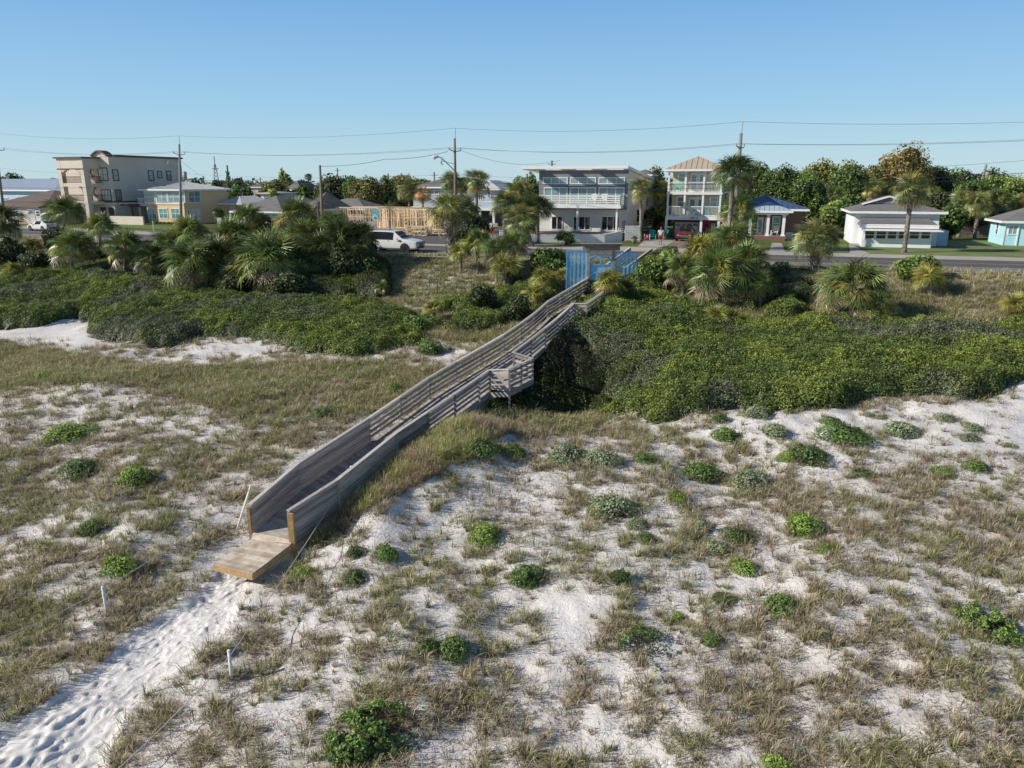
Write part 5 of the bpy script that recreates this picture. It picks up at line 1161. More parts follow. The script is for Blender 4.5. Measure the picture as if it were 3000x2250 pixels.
o = link(me, 'house_number', h); q = fr.p(fr.uv(2019, 640)[0], -.075, (zA+zB)/2-.11)-fr.o; o.location = q; o.rotation_euler = (math.pi/2, 0, fr.r)
FRH, WH, ZB, ZD, UR = fr, W_, zB, zD, uR

# ---- brick bungalow
fr = Fr(2296, 692, .45, -17.5); h = house('brick_bungalow', 'small dark brick bungalow with a blue metal roof and white columned porch', fr)
pL = fr.uv(2196, 650)[0]; eZ = fr.uv(2296, 618.5)[1]; mR = fr.uv(2351, 650, 3)[0]; z3 = fr.uv(2351, 613, 3)[1]
box_part(h, fr, pL-2.5, mR, 2.2, 13, -.1, z3-.15, 'brick_brown'); box_part(h, fr, pL-.2, .25, -.25, 2.18, -.1, .45, 'brick_red', 'porch_floor')
for x in (2198, 2250, 2296): u = fr.uv(x, 655)[0]; b = MB(); b.fb(fr, u-.15, u+.15, -.1, .2, .45, eZ-.4); b.fb(fr, u-.22, u+.22, -.17, .27, .45, .62); b.fb(fr, u-.2, u+.2, -.15, .25, eZ-.55, eZ-.4); b.build('column', 'white', h)
box_part(h, fr, pL-.2, .3, -.15, 2.2, eZ-.4, eZ-.12, 'white', 'porch_beam')
hip(h, fr, pL-.2, .3, -.15, 5.5, eZ, fr.uv(2255, 592, 2.5)[1], 'roof_blue_bright', .4, 'v', .5)
hip(h, fr, pL-2.5, mR, 2.2, 13, z3, fr.uv(2273, 574, 6)[1], 'roof_blue', .5, 'v', .55)
win(h, fr, (2262, 633.5, 2285, 675.5), 2.2, 1, 2, 'glass_teal'); door(h, fr, (2218, 636, 2236, 680), 2.2, glassm='glass', zfloor=.46); win(h, fr, (2240, 637, 2247, 680), 2.2, 1, 1, 'glass_dark', zfloor=.5)
b = MB().fb(fr, -.9, .1, -1.0, -.26, -.05, .22); b.build('front_step', 'brick_red', h)
FRI = fr

# ---- white house with awning
fr = Fr(2523, 722.8, 0, -18.5); h = house('white_house', 'low white stucco house with grey shingle roof, six window sunroom and long white awning', fr)
pr_ = fr.uv(2729.5, 700)[0]; V2 = 2.6
zs0 = fr.uv(2600, 661)[1]; zu = fr.uv(2600, 637, V2)[1]
box_part(h, fr, 0, pr_, 0, V2, -.1, zs0, 'white_stucco', 'sunroom_wall')
for a, c in ((2533, 2562.7), (2565.5, 2596.6), (2599.3, 2627.8), (2630.5, 2661.7), (2663, 2694.3), (2697, 2726.8)): win(h, fr, (a, 674.5, c, 701), 0, 1, 2, 'glass_dark', fw=.07)
mL = fr.uv(2499, 680, V2)[0]; mR = fr.uv(2753, 640, V2)[0]; ze = fr.uv(2640, 621, V2-.5)[1]
box_part(h, fr, mL, mR, V2, 11.5, -.1, ze-.1, 'white_stucco')
b = MB(); b.hexa([fr.p(-.35, -.4, zs0+.02), fr.p(pr_+.35, -.4, zs0+.02), fr.p(pr_+.35, V2, zs0+.02), fr.p(-.35, V2, zs0+.02), fr.p(-.35, -.4, zs0+.12), fr.p(pr_+.35, -.4, zs0+.12), fr.p(pr_-.1, V2, zu), fr.p(-.0, V2, zu)]); b.build('porch_roof', 'shingle', h)
box_part(h, fr, -.4, pr_+.4, -.46, -.40, zs0-.22, zs0+.14, 'white', 'fascia')
zw = fr.uv(2600, 677, -1.0)[1]
b = MB(); b.hexa([fr.p(-.35, -1.15, zw), fr.p(pr_+.75, -1.15, zw), fr.p(pr_+.5, -.05, zs0-.30), fr.p(-.15, -.05, zs0-.30), fr.p(-.35, -1.15, zw+.04), fr.p(pr_+.75, -1.15, zw+.04), fr.p(pr_+.5, -.05, zs0-.25), fr.p(-.15, -.05, zs0-.25)]); b.build('awning', mat('white_awning', (.74, .74, .72), .5, .08, 1.5, stretch=(1, 1, .2)), h)
zr = fr.uv(2640, 574, 7)[1]
hip(h, fr, mL, mR, V2, 11.5, ze, zr, 'shingle', .55, 'u', gable=(False, False))
b = MB(); ug_ = fr.uv(2600, 590, 5.2)[0]; zg = zr-.05
b.face([fr.p(ug_-2.3, 4.4, ze+.75), fr.p(ug_+2.3, 4.4, ze+.75), fr.p(ug_, 4.4, zg)]); b.build('gablet', 'slate', h)
b = MB(); b.face([fr.p(ug_-2.5, 4.2, ze+.72), fr.p(ug_, 4.2, zg+.08), fr.p(ug_, 6.8, zg+.08), fr.p(ug_-2.5, 6.8, ze+.72)]); b.face([fr.p(ug_+2.5, 4.2, ze+.72), fr.p(ug_+2.5, 6.8, ze+.72), fr.p(ug_, 6.8, zg+.08), fr.p(ug_, 4.2, zg+.08)]); b.build('gablet_roof', 'shingle', h)
b = MB(); b.bar(fr.p(ug_-2.5, 4.15, ze+.68), fr.p(ug_, 4.15, zg+.04), .06, .16); b.bar(fr.p(ug_+2.5, 4.15, ze+.68), fr.p(ug_, 4.15, zg+.04), .06, .16); b.build('gablet_trim', 'white', h)
a0 = fr.uv(2736, 700, 3.6)[0]; a1 = fr.uv(2777, 700, 3.6)[0]; box_part(h, fr, a0, a1, 3.6, 7, -.05, fr.uv(2755, 676, 3.6)[1], siding('pale_clapboard', (.50, .60, .70)), 'side_shed')
lf_ = Fr(o=fr.p(mL, 0, 0), rot=-18.5-90); 
door(h, fr, (mL+.15, mL+.95, .05, 2.1), V2, metric=True)
b = MB(); b.fb(fr, mL-.2, mL+1.3, V2-1.1, V2-.02, -.02, .14); b.build('front_step', 'concrete', h)

# ---- turquoise house
fr = Fr(2935.7, 718.7, 0, -19); h = house('turquoise_house', 'turquoise stucco house with white trim cut by the right edge', fr)
ze = fr.uv(2950, 648)[1]
box_part(h, fr, 0, 9, 0, 5.5, -.1, ze, 'turq'); hip(h, fr, 0, 9, 0, 5.5, ze, ze+1.5, 'shingle', .5, 'u')
win(h, fr, (2953, 657.7, 2982, 688), 0, 2, 1, 'glass'); box_part(h, fr, -.06, .06, -.06, .06, -.05, ze-.1, 'white', 'corner_trim')
lf_ = Fr(o=fr.p(0, 0, 0), rot=-19-90); win(h, lf_, (-3.0, -2.1, .9, 2.2), 0, 1, 2, 'glass_dark', metric=True); pass
win(h, fr, (5.2, 7.0, .9, 2.2), 0, 2, 1, 'glass', metric=True)
u = fr.uv(2984, 670)[0]; box_part(h, fr, u-.05, u+.05, -.12, -.02, 0, ze-.15, 'white', 'downpipe')

# ---- beige three storey building
fr = Fr(343, 655, 0, -22); h = house('beige_building', 'tall three storey beige stucco building with arched corner tower and brown trim', fr, 'building')
b0_, zT = fr.uv(275, 500)[0], fr.uv(317, 458)[1]; sl = 14.5
box_part(h, fr, b0_, 0, 0, sl, -.1, zT, 'cream_stucco')
box_part(h, fr, b0_-2.2, b0_-.01, 1.0, sl, -.1, zT-.35, 'cream_stucco', 'recessed_wall'); box_part(h, fr, b0_-9, b0_-2.21, 1.4, sl, -.1, zT-.3, 'cream_stucco', 'rear_wall')
b = MB(); n = 10; P = [(b0_+(0-b0_)*i/n, zT+.75*math.sin(math.pi*i/n)) for i in range(n+1)]
for (ua, za), (ub, zb_) in zip(P, P[1:]): b.hexa([fr.p(ua, 0, zT-.1), fr.p(ub, 0, zT-.1), fr.p(ub, .8, zT-.1), fr.p(ua, .8, zT-.1), fr.p(ua, 0, za), fr.p(ub, 0, zb_), fr.p(ub, .8, zb_), fr.p(ua, .8, za)], .5)
b.build('arched_parapet', 'cream_stucco', h)
b = MB()
for (ua, za), (ub, zb_) in zip(P, P[1:]): b.bar(fr.p(ua, .35, za+.08), fr.p(ub, .35, zb_+.08), 1.3, .2)
b.fb(fr, -.25, .3, .8, sl+.2, zT, zT+.28); b.fb(fr, b0_-2.3, b0_, .8, 1.2, zT-.35, zT-.05); b.fb(fr, b0_, .1, -.08, 0, 3.25, 3.45); b.fb(fr, 0, .08, 0, sl, 3.25, 3.45); b.build('cornice', 'brown_trim', h)
t0, t1 = fr.uv(165.4, 480, -3)[0], fr.uv(241.4, 480, -3)[0]; zt = fr.uv(200, 464, -3)[1]; zl = [fr.uv(200, 400+y/3.687, -3)[1] for y in (350, 505, 540, 700)]
b = MB()
for ua in (t0, t1-.75):
    for va in (-3, .2): b.fb(fr, ua, ua+.75, va, va+.75, -.1, zt-.15, .5)
b.build('tower_pier', 'cream_stucco', h)
b = MB(); b.fb(fr, t0+.02, t1-.02, -2.98, .93, zl[0], zt, .5); b.fb(fr, t0+.02, t1-.02, -2.98, .93, zl[2], zl[1], .5); b.fb(fr, t0+.02, t1-.02, -2.98, .93, zl[3]-.5, zl[3], .5)
for i in range(8):      # arch under the top block
    fa = (i+.5)/8; du = (t1-t0-1.5); ua = t0+.75+du*i/8; hh = .55*(1-math.sin(math.pi*fa)); b.fb(fr, ua, ua+du/8, -2.96, -2.4, zl[0]-hh, zl[0]+.01, .5)
b.build('tower_wall', 'cream_stucco', h)
b = MB(); b.fb(fr, t0-.3, t1+.3, -3.3, 1.2, zt, zt+.22); b.fb(fr, t0-.06, t1+.06, -3.05, -2.98, zl[0]-.08, zl[0]+.08); b.build('tower_cornice', 'brown_trim', h)
for z in (zl[1], zl[3]): pickets(h, [fr.p(t0+.75, -2.8, z), fr.p(t1-.75, -2.8, z)], 1.0, 'brown_trim', .14); pickets(h, [fr.p(t1-.1, -2.2, z), fr.p(t1-.1, .2, z)], 1.0, 'brown_trim', .14)
for z in (zl[1], zl[3]): door(h, fr, (t1-2.1, t1-.9, z, z+2.3), 1.4, 'brown_trim', 'glass', metric=True)
X1 = lambda x: x/3.687
for r_, f, c_ in (((1062, 335, 1170, 480), 'curtain', 2), ((1097, 572, 1207, 697), 'curtain', 3)): win(h, fr, (X1(r_[0]), Y4(r_[1]), X1(r_[2])-1, Y4(r_[3])), 0, c_, 2, f, 'brown_trim', fw=.12)
sf = fr.side()
for r_ in ((1215, 355, 1280, 480), (1600, 365, 1660, 480), (1697, 370, 1750, 450), (1797, 370, 1850, 480), (1247, 572, 1312, 695)): win(h, sf, (X1(r_[0]), Y4(r_[1]), X1(r_[2]), Y4(r_[3])), 0, 1, 2, 'glass', 'brown_trim', fw=.13)
for x, y in ((1005, 387), (1040, 600)):
    u, z = fr.uv(X1(x), Y4(y), 1.0); b = MB(); 
    for a in range(4):
        p0 = (u+.62*math.cos(a*math.pi/2), z+.75*math.sin(a*math.pi/2)); p1 = (u+.62*math.cos((a+1)*math.pi/2), z+.75*math.sin((a+1)*math.pi/2)); b.bar(fr.p(p0[0], .95, p0[1]), fr.p(p1[0], .95, p1[1]), .1, .12)
    o = b.build('diamond_window', 'brown_trim', h); p_ = MB(); p_.face([fr.p(u+.6*math.cos(a*math.pi/2), .98, z+.7*math.sin(a*math.pi/2)) for a in range(4)]); q = p_.build('pane', 'curtain', h); q.parent = o
for a, c in ((b0_+.2, b0_+1.5), (b0_+2.0, -.3)): box_part(h, fr, a, c, -.03, .05, 0, 2.5, 'brown_trim', 'garage_opening_shade')  # flat dark panels, the shade inside the openings put into colour
b = MB()
for i in range(7): b.fb(fr, .1, 2.6, 1+i*1.5, 1.2+i*1.5, 2.75, 2.95)
b.fb(fr, 2.3, 2.5, .6, 11, 2.55, 2.75)
for v in (1, 5.5, 10): b.fb(fr, 2.3, 2.5, v, v+.2, 0, 2.55)
b.build('pergola', 'brown_trim', h)
o = thing('garden_wall', 'low cream wall between the beige building and the yellow house', 'wall', tuple(fr.p(0, -1.5, 0))); MB().fb(fr, .6, 7.5, -1.7, -1.4, -.05, 1.25).build('wall_face', 'cream_stucco', o)

# ---- yellow house
fr = Fr(545, 657, 0, -22); h = house('yellow_house', 'two storey pale yellow house with a white metal roof and banks of white windows', fr)
yL = fr.uv(430, 610)[0]; ze = fr.uv(500, 557)[1]; sL = 9.5; zm = fr.uv(500, 601)[1]
box_part(h, fr, yL, 0, 0, sL, -.1, ze, 'yellow_siding')
hip(h, fr, yL, 0, 0, sL, ze+.1, fr.uv(510, 532, 4.5)[1], 'roof_white', .7, 'u', .6)
box_part(h, fr, yL-.05, .08, -.1, -.0, ze-2.15, ze-.05, 'white', 'window_band')
for a, c, k in ((424, 454.3, 2), (457.8, 490.4, 2), (492.3, 542, 3)): win(h, fr, (a, 560.5, c, 593.5), -.1, k, 2, 'glass')
for a, c in ((434, 458.4), (467, 492.3), (502.3, 527.5)): win(h, fr, (a, 610, c, 641), 0, 2, 2, 'glass_teal')
sf = fr.side(); win(h, sf, (551, 560, 587, 594), 0, 2, 2, 'glass'); 
for a, c in ((559, 571), (575, 588)): door(h, sf, (a, 612, c, 652), 0, zfloor=.05)
win(h, sf, (548, 612, 555, 642), 0, 1, 2, 'glass_teal')
box_part(h, fr, yL-1.9, yL-.05, -.0, 3, zm-.2, zm, 'white', 'balcony'); pickets(h, [fr.p(yL-.1, .05, zm), fr.p(yL-1.85, .05, zm), fr.p(yL-1.85, 2.9, zm)], 1.0); box_part(h, fr, yL-1.85, yL-1.5, .05, .4, 0, zm-.2, 'yellow_siding', 'column')
zx = ze-2.2; box_part(h, fr, .02, 4.6, sL-2, sL+6, -.1, zx, 'yellow_siding', 'single_storey_wing'); hip(h, fr, .3, 4.6, sL-2, sL+6, zx+.05, zx+1.2, 'roof_white', .5, 'v', .6); win(h, fr, (677, 606, 686, 626), sL-2, 1, 2, 'curtain')
b = MB()
for i in range(9):
    u = yL+.6+i*(abs(yL)-.8)/8; q = fr.p(u, -.7, 0); me = shrub_mesh('dark', i % 3); o = link(me, 'hedge_shrub'); o.location = q; o.scale = (.42, .42, .5)
    tag(o, 'little round shrub in the row along the yellow house wall', 'shrub', 'foundation shrubs of the yellow house')

# ---- grey bungalow
fr = Fr(829.5, 671, 0, -22); h = house('grey_roof_bungalow', 'long single storey bungalow with grey shingle hip roofs and white framed sunroom windows', fr)
uL = fr.uv(693, 640)[0]; ze = fr.uv(770, 619.7)[1]
box_part(h, fr, uL, 0, 0, 13, -.1, .95, 'brick_pink', 'brick_base'); box_part(h, fr, uL+.04, -.04, .04, 12.9, .95, ze, 'white')
hip(h, fr, uL, 0, 0, 13, ze, fr.uv(800, 573, 3.5)[1], 'shingle', .6, 'v')
for a, c, k in ((706, 738, 3), (747, 764, 2), (767, 796, 3), (798, 826, 3)): win(h, fr, (a, 624, c, 652), .04, k, 3, 'glass', fw=.07)
sf = fr.side(); win(h, sf, (2, 4, 1.1, 2.5), .04, 3, 3, 'glass', metric=True)
u9 = fr.uv(926, 607, 7)[0]; box_part(h, fr, -.5, u9, 6, 15, -.1, ze+.1, 'brick_pink', 'main_wall'); hip(h, fr, -.5, u9, 6, 15, ze+.1, fr.uv(880, 561, 10)[1], 'shingle', .6, 'u')
ua, uc, zw_ = fr.uv(925, 600, 17)[0], fr.uv(1062, 612, 17)[0], fr.uv(1060, 612, 17)[1]; box_part(h, fr, ua, uc, 17.5, 24, -.1, zw_, 'brick_pink', 'side_wing'); hip(h, fr, ua, uc, 17.5, 24, zw_, fr.uv(980, 581, 20)[1], 'shingle', .6, 'u')

# ---- timber framed house under construction
fr = Fr(1108.5, 669, 0, -20); h = house('timber_frame', 'single storey house under construction with bare stud walls of fresh pale lumber', fr)
uR = fr.uv(1292, 640)[0]; zt = fr.uv(1150, 612)[1]
def studs(P, Q, z0, z1, name='stud_wall'):
    b = MB(); L_ = (Q-P).length; n = int(L_/.42); d = (Q-P)/L_; up_ = (d.y, -d.x, 0)
    for i in range(n+1):
        q = P.lerp(Q, min(1, max(0, (i+random.uniform(-.25, .25))/n))); t_ = d*random.uniform(-.02, .02); b.bar(Vector((q.x, q.y, z0)), Vector((q.x+t_.x, q.y+t_.y, z1)), .14, .055, up=tuple(d))
        if random.random() < .2: b.bar(Vector((q.x, q.y, z0)), Vector((q.x, q.y, z1))+d*.06, .14, .1, up=tuple(d))
    for z in (z0+.03, z1-.03, z1+.02, (z0+z1)/2+.4*random.uniform(-1, 1)): b.bar(Vector((P.x, P.y, z)), Vector((Q.x, Q.y, z)), .14, .045)
    return b.build(name, 'lumber', h)
studs(fr.p(0, 0, 0), fr.p(uR, 0, 0), .05, zt)
for v in (3.2, 10): studs(fr.p(.0, v, 0), fr.p(uR, v, 0), .05, zt)
for u in (0, 3.1, 6.0, uR): studs(fr.p(u, 0, 0), fr.p(u, 10, 0), .05, zt)
l0 = fr.uv(985, 640, 4)[0]; zb = fr.uv(1060, 651, 4)[1]
box_part(h, fr, l0, -.1, 4, 11, -.05, zb, 'block', 'block_foundation'); 
for v in (4.05, 8): studs(fr.p(l0, v, 0), fr.p(-.1, v, 0), zb, zt)
b = MB(); 
for i in range(16): u = uR*i/15; b.bar(fr.p(u, 0, zt+.1), fr.p(u, 3.5, zt+.1), .045, .14)
b.build('ceiling_joists', 'lumber', h)
b = MB(); b.face([fr.p(-.5, -7, .008), fr.p(uR+1.5, -7, .008), fr.p(uR+1.5, 10, .008), fr.p(l0, 10, .008), fr.p(l0, -1, .008)]); tag(b.build('dirt_lot', mat('dirt', (.34, .26, .19), .95, .2, 2, .3, 20, low=.2)), kind='structure')
def truss(label, px, py, L_, n, rows):
    P = atz(px, py, .0); f2 = Fr(o=P, rot=-14); o = thing('truss_stack', label, 'lumber', tuple(P)); b = MB()
    for r_ in range(rows):
        for k in range(n):
            v = k*.16; z0, z1 = .1+r_*.52, .1+r_*.52+.46
            b.bar(f2.p(0, v, z0), f2.p(L_, v, z0), .09, .05); b.bar(f2.p(0, v, z1), f2.p(L_, v, z1), .09, .05); b.bar(f2.p(0, v, z0), f2.p(0, v, z1), .09, .05); b.bar(f2.p(L_, v, z0), f2.p(L_, v, z1), .09, .05)
            if k in (0, n-1):
                m_ = int(L_/.75)
                for i in range(m_): a, c = L_*i/m_, L_*(i+1)/m_; mid = (a+c)/2; b.bar(f2.p(a, v, z0), f2.p(mid, v, z1), .07, .04); b.bar(f2.p(mid, v, z1), f2.p(c, v, z0), .07, .04)
    b.build('floor_trusses', 'lumber', o); b = MB(); b.fb(f2, .3, .42, -.1, n*.16, 0, .08); b.fb(f2, L_-.5, L_-.38, -.1, n*.16, 0, .08); b.build('bearer', 'lumber', o)
truss('front stack of pale wooden floor trusses beside the road', 1190, 691, 2.6, 12, 2)
truss('rear stack of wooden floor trusses behind the front one', 1156, 680, 3.6, 8, 1); truss('right stack of wooden floor trusses near the thick palm', 1246, 686, 2.8, 8, 1)

# ---- light blue house
fr = Fr(1458, 662, 0, -18); h = house('light_blue_house', 'light blue two storey house on posts with a white balcony, half hidden by palms', fr)
uL = fr.uv(1216, 600)[0]; um = fr.uv(1371, 590)[0]; z1_, ze = fr.uv(1420, 611)[1], fr.uv(1250, 548)[1]
box_part(h, fr, um, 0, 0, 9, z1_, ze-.1, 'blue_siding'); box_part(h, fr, uL, um-.01, -.6, 8, z1_-.2, ze-.1, 'blue_siding', 'left_wing'); box_part(h, fr, uL, um-.2, -.4, 8, -.1, z1_-.21, 'white', 'ground_floor'); box_part(h, fr, um, 0, 5, 9, -.1, z1_-.01, 'slate', 'carport_wall')
for u in (um+.2, um*.5, -.2): box_part(h, fr, u-.15, u+.15, -1.3, -1.0, 0, z1_-.25, 'white', 'column')
box_part(h, fr, um-.3, .3, -1.5, -.01, z1_-.25, z1_, 'white', 'balcony'); pickets(h, [fr.p(um-.25, -1.45, z1_), fr.p(.25, -1.45, z1_), fr.p(.25, -.05, z1_)], 1.05)
hip(h, fr, uL, um, -.6, 8, ze, ze+1.5, 'shingle', .6, 'u'); hip(h, fr, um+.62, 0, 0, 9, ze-.25, ze+1.0, 'roof_white', .6, 'v')
win(h, fr, (1401, 562, 1415, 587), 0, 2, 3, 'glass_dark'); win(h, fr, (1427, 560, 1438, 581), 0, 2, 2, 'glass_dark'); win(h, fr, (1259, 557.6, 1286, 571), -.6, 2, 1, 'glass'); win(h, fr, (uL+.8, uL+2.6, .9, 2.3), -.4, 2, 2, 'glass', metric=True)

# ---- far left houses
fr = Fr(176, 640, 0, -25); h = house('pale_blue_house', 'pale blue boarded house with a shining metal roof at the far left', fr)
uL = fr.uv(-120, 600)[0]; ze = fr.uv(100, 558)[1]; box_part(h, fr, uL, 0, 0, 9, -.1, ze, 'pale_board'); hip(h, fr, uL, 0, 0, 9, ze+.05, fr.uv(75, 524, 4.5)[1], mat('sky_metal_roof', (.50, .58, .68), .35, .05, 2), .7, 'u', .6)
win(h, fr, (49, 575, 57, 592), 0, 1, 2, 'glass'); win(h, fr, (8, 578, 26, 592), 0, 2, 1, 'glass')
fr = Fr(152, 655, 0, -24); h = house('brown_roof_house', 'low tan house with brown shingle roof behind the white sedan', fr)
uL = fr.uv(28, 620)[0]; ze = fr.uv(100, 592)[1]; box_part(h, fr, uL, 0, 0, 9, -.1, ze, 'cream_stucco'); hip(h, fr, uL, 0, 0, 9, ze+.05, fr.uv(135, 557, 4.5)[1], 'shingle_br', .5, 'u', fascia='brown_trim')
z2 = ze-.75; uw = fr.uv(121, 640, -2.5)[0]; box_part(h, fr, uL, uw, -2.5, -.01, -.1, z2, 'cream_stucco', 'front_wing'); b = MB(); b.hexa([fr.p(uL-.4, -3, z2), fr.p(uw+.4, -3, z2), fr.p(uw+.4, .0, z2+.02), fr.p(uL-.4, .0, z2+.02), fr.p(uL-.4, -3, z2+.12), fr.p(uw+.4, -3, z2+.12), fr.p(uw+.4, 0, ze+.1), fr.p(uL-.4, 0, ze+.1)]); b.build('wing_roof', 'shingle_br', h)
win(h, fr, (28, 616, 65, 637), -2.5, 4, 2, 'glass'); win(h, fr, (106, 617, 119, 635), -2.5, 1, 2, 'glass_dark')
# far houses above the tree line
def far_house(px0, px1, ybase, yeave, yridge, dep, wall, roof, label, axis='u', rot=-20):
    q = ray(px1, ybase); t_ = dep/q[1]; f = Fr(o=Vector((q[0]*t_, dep, 0)), rot=rot); h = house('far_house', label, f); u0 = f.uv(px0, yeave)[0]; ze = f.uv(px1, yeave)[1]
    box_part(h, f, u0, 0, 0, 8, -.1, ze, wall); hip(h, f, u0, 0, 0, 8, ze, f.uv(px1, yridge, 4)[1], roof, .5, axis); win(h, f, (u0*.7, u0*.7+1.2, ze-1.6, ze-.5), 0, 2, 1, 'glass', metric=True)
    return h
far_house(885, 948, 570, 543, 529, 190, 'slate', 'roof_white', 'distant house with a white roof above the grey bungalow'); far_house(838, 880, 570, 556, 530, 175, 'offwhite', 'shingle', 'distant grey gabled roof left of the white roofed one', 'v')
far_house(725, 768, 570, 548, 535, 200, 'cream_stucco', 'shingle_br', 'distant low brown roofed house on the skyline'); far_house(763, 792, 585, 565, 561, 150, 'white', 'roof_white', 'small white flat building behind the yellow house')
far_house(1112, 1136, 560, 541, 526, 185, 'turq', 'roof_white', 'distant turquoise gable peeking over the trees', 'v'); far_house(1850, 1900, 560, 512, 496, 112, 'offwhite', 'shingle', 'grey shingled roof behind the modern house', 'u'); far_house(608, 640, 560, 541, 527, 220, 'brick_pink', 'shingle_br', 'distant brown house below the lattice mast', 'u')

# ---- paved areas beyond the road
def pad(poly, z, m, name='driveway'):
    b = MB(); b.face([atz(x, y, z) for x, y in poly], .5); tag(b.build(name, m), kind='structure')
pad([(1868, 722), (1990, 726), (1975, 700), (1945, 697), (1890, 702)], .016, 'concrete', 'patio'); pad([(1950, 722), (2110, 731), (2095, 700), (1990, 694)], .02, mat('brick_pavers', (.26, .20, .17), .95, .15, 4, .2, 30), 'driveway')
pad([(2252, 741), (2302, 742), (2290, 712), (2262, 711)], .016, 'concrete'); pad([(2492, 742), (2552, 746), (2502, 720), (2486, 719)], .016, 'concrete', 'footpath')
pad([(1195, 712), (1320, 716), (1310, 690), (1240, 684), (1180, 697)], .016, 'asphalt', 'side_street'); pad([(1385, 695), (1480, 700), (1475, 664), (1380, 660)], .018, 'asphalt', 'driveway')
pad([(230, 662), (540, 674), (540, 664), (330, 655)], .01, mat('front_lawn', (.13, .20, .05), .95, .2, 6, .3, 30, low=.2), 'lawn'); pad([(2300, 741), (2490, 745), (2480, 715), (2310, 708)], .010, 'front_lawn' if 'front_lawn' in M else mat('side_lawn', (.13, .18, .05), .95, .2, 6, .3, 30, low=.2), 'lawn')
pad([(2560, 751), (3080, 772), (3080, 716), (2800, 700), (2740, 705), (2520, 728)], .010, mat('sunny_lawn', (.17, .21, .065), .95, .22, 4, .35, 30, low=.25), 'lawn')
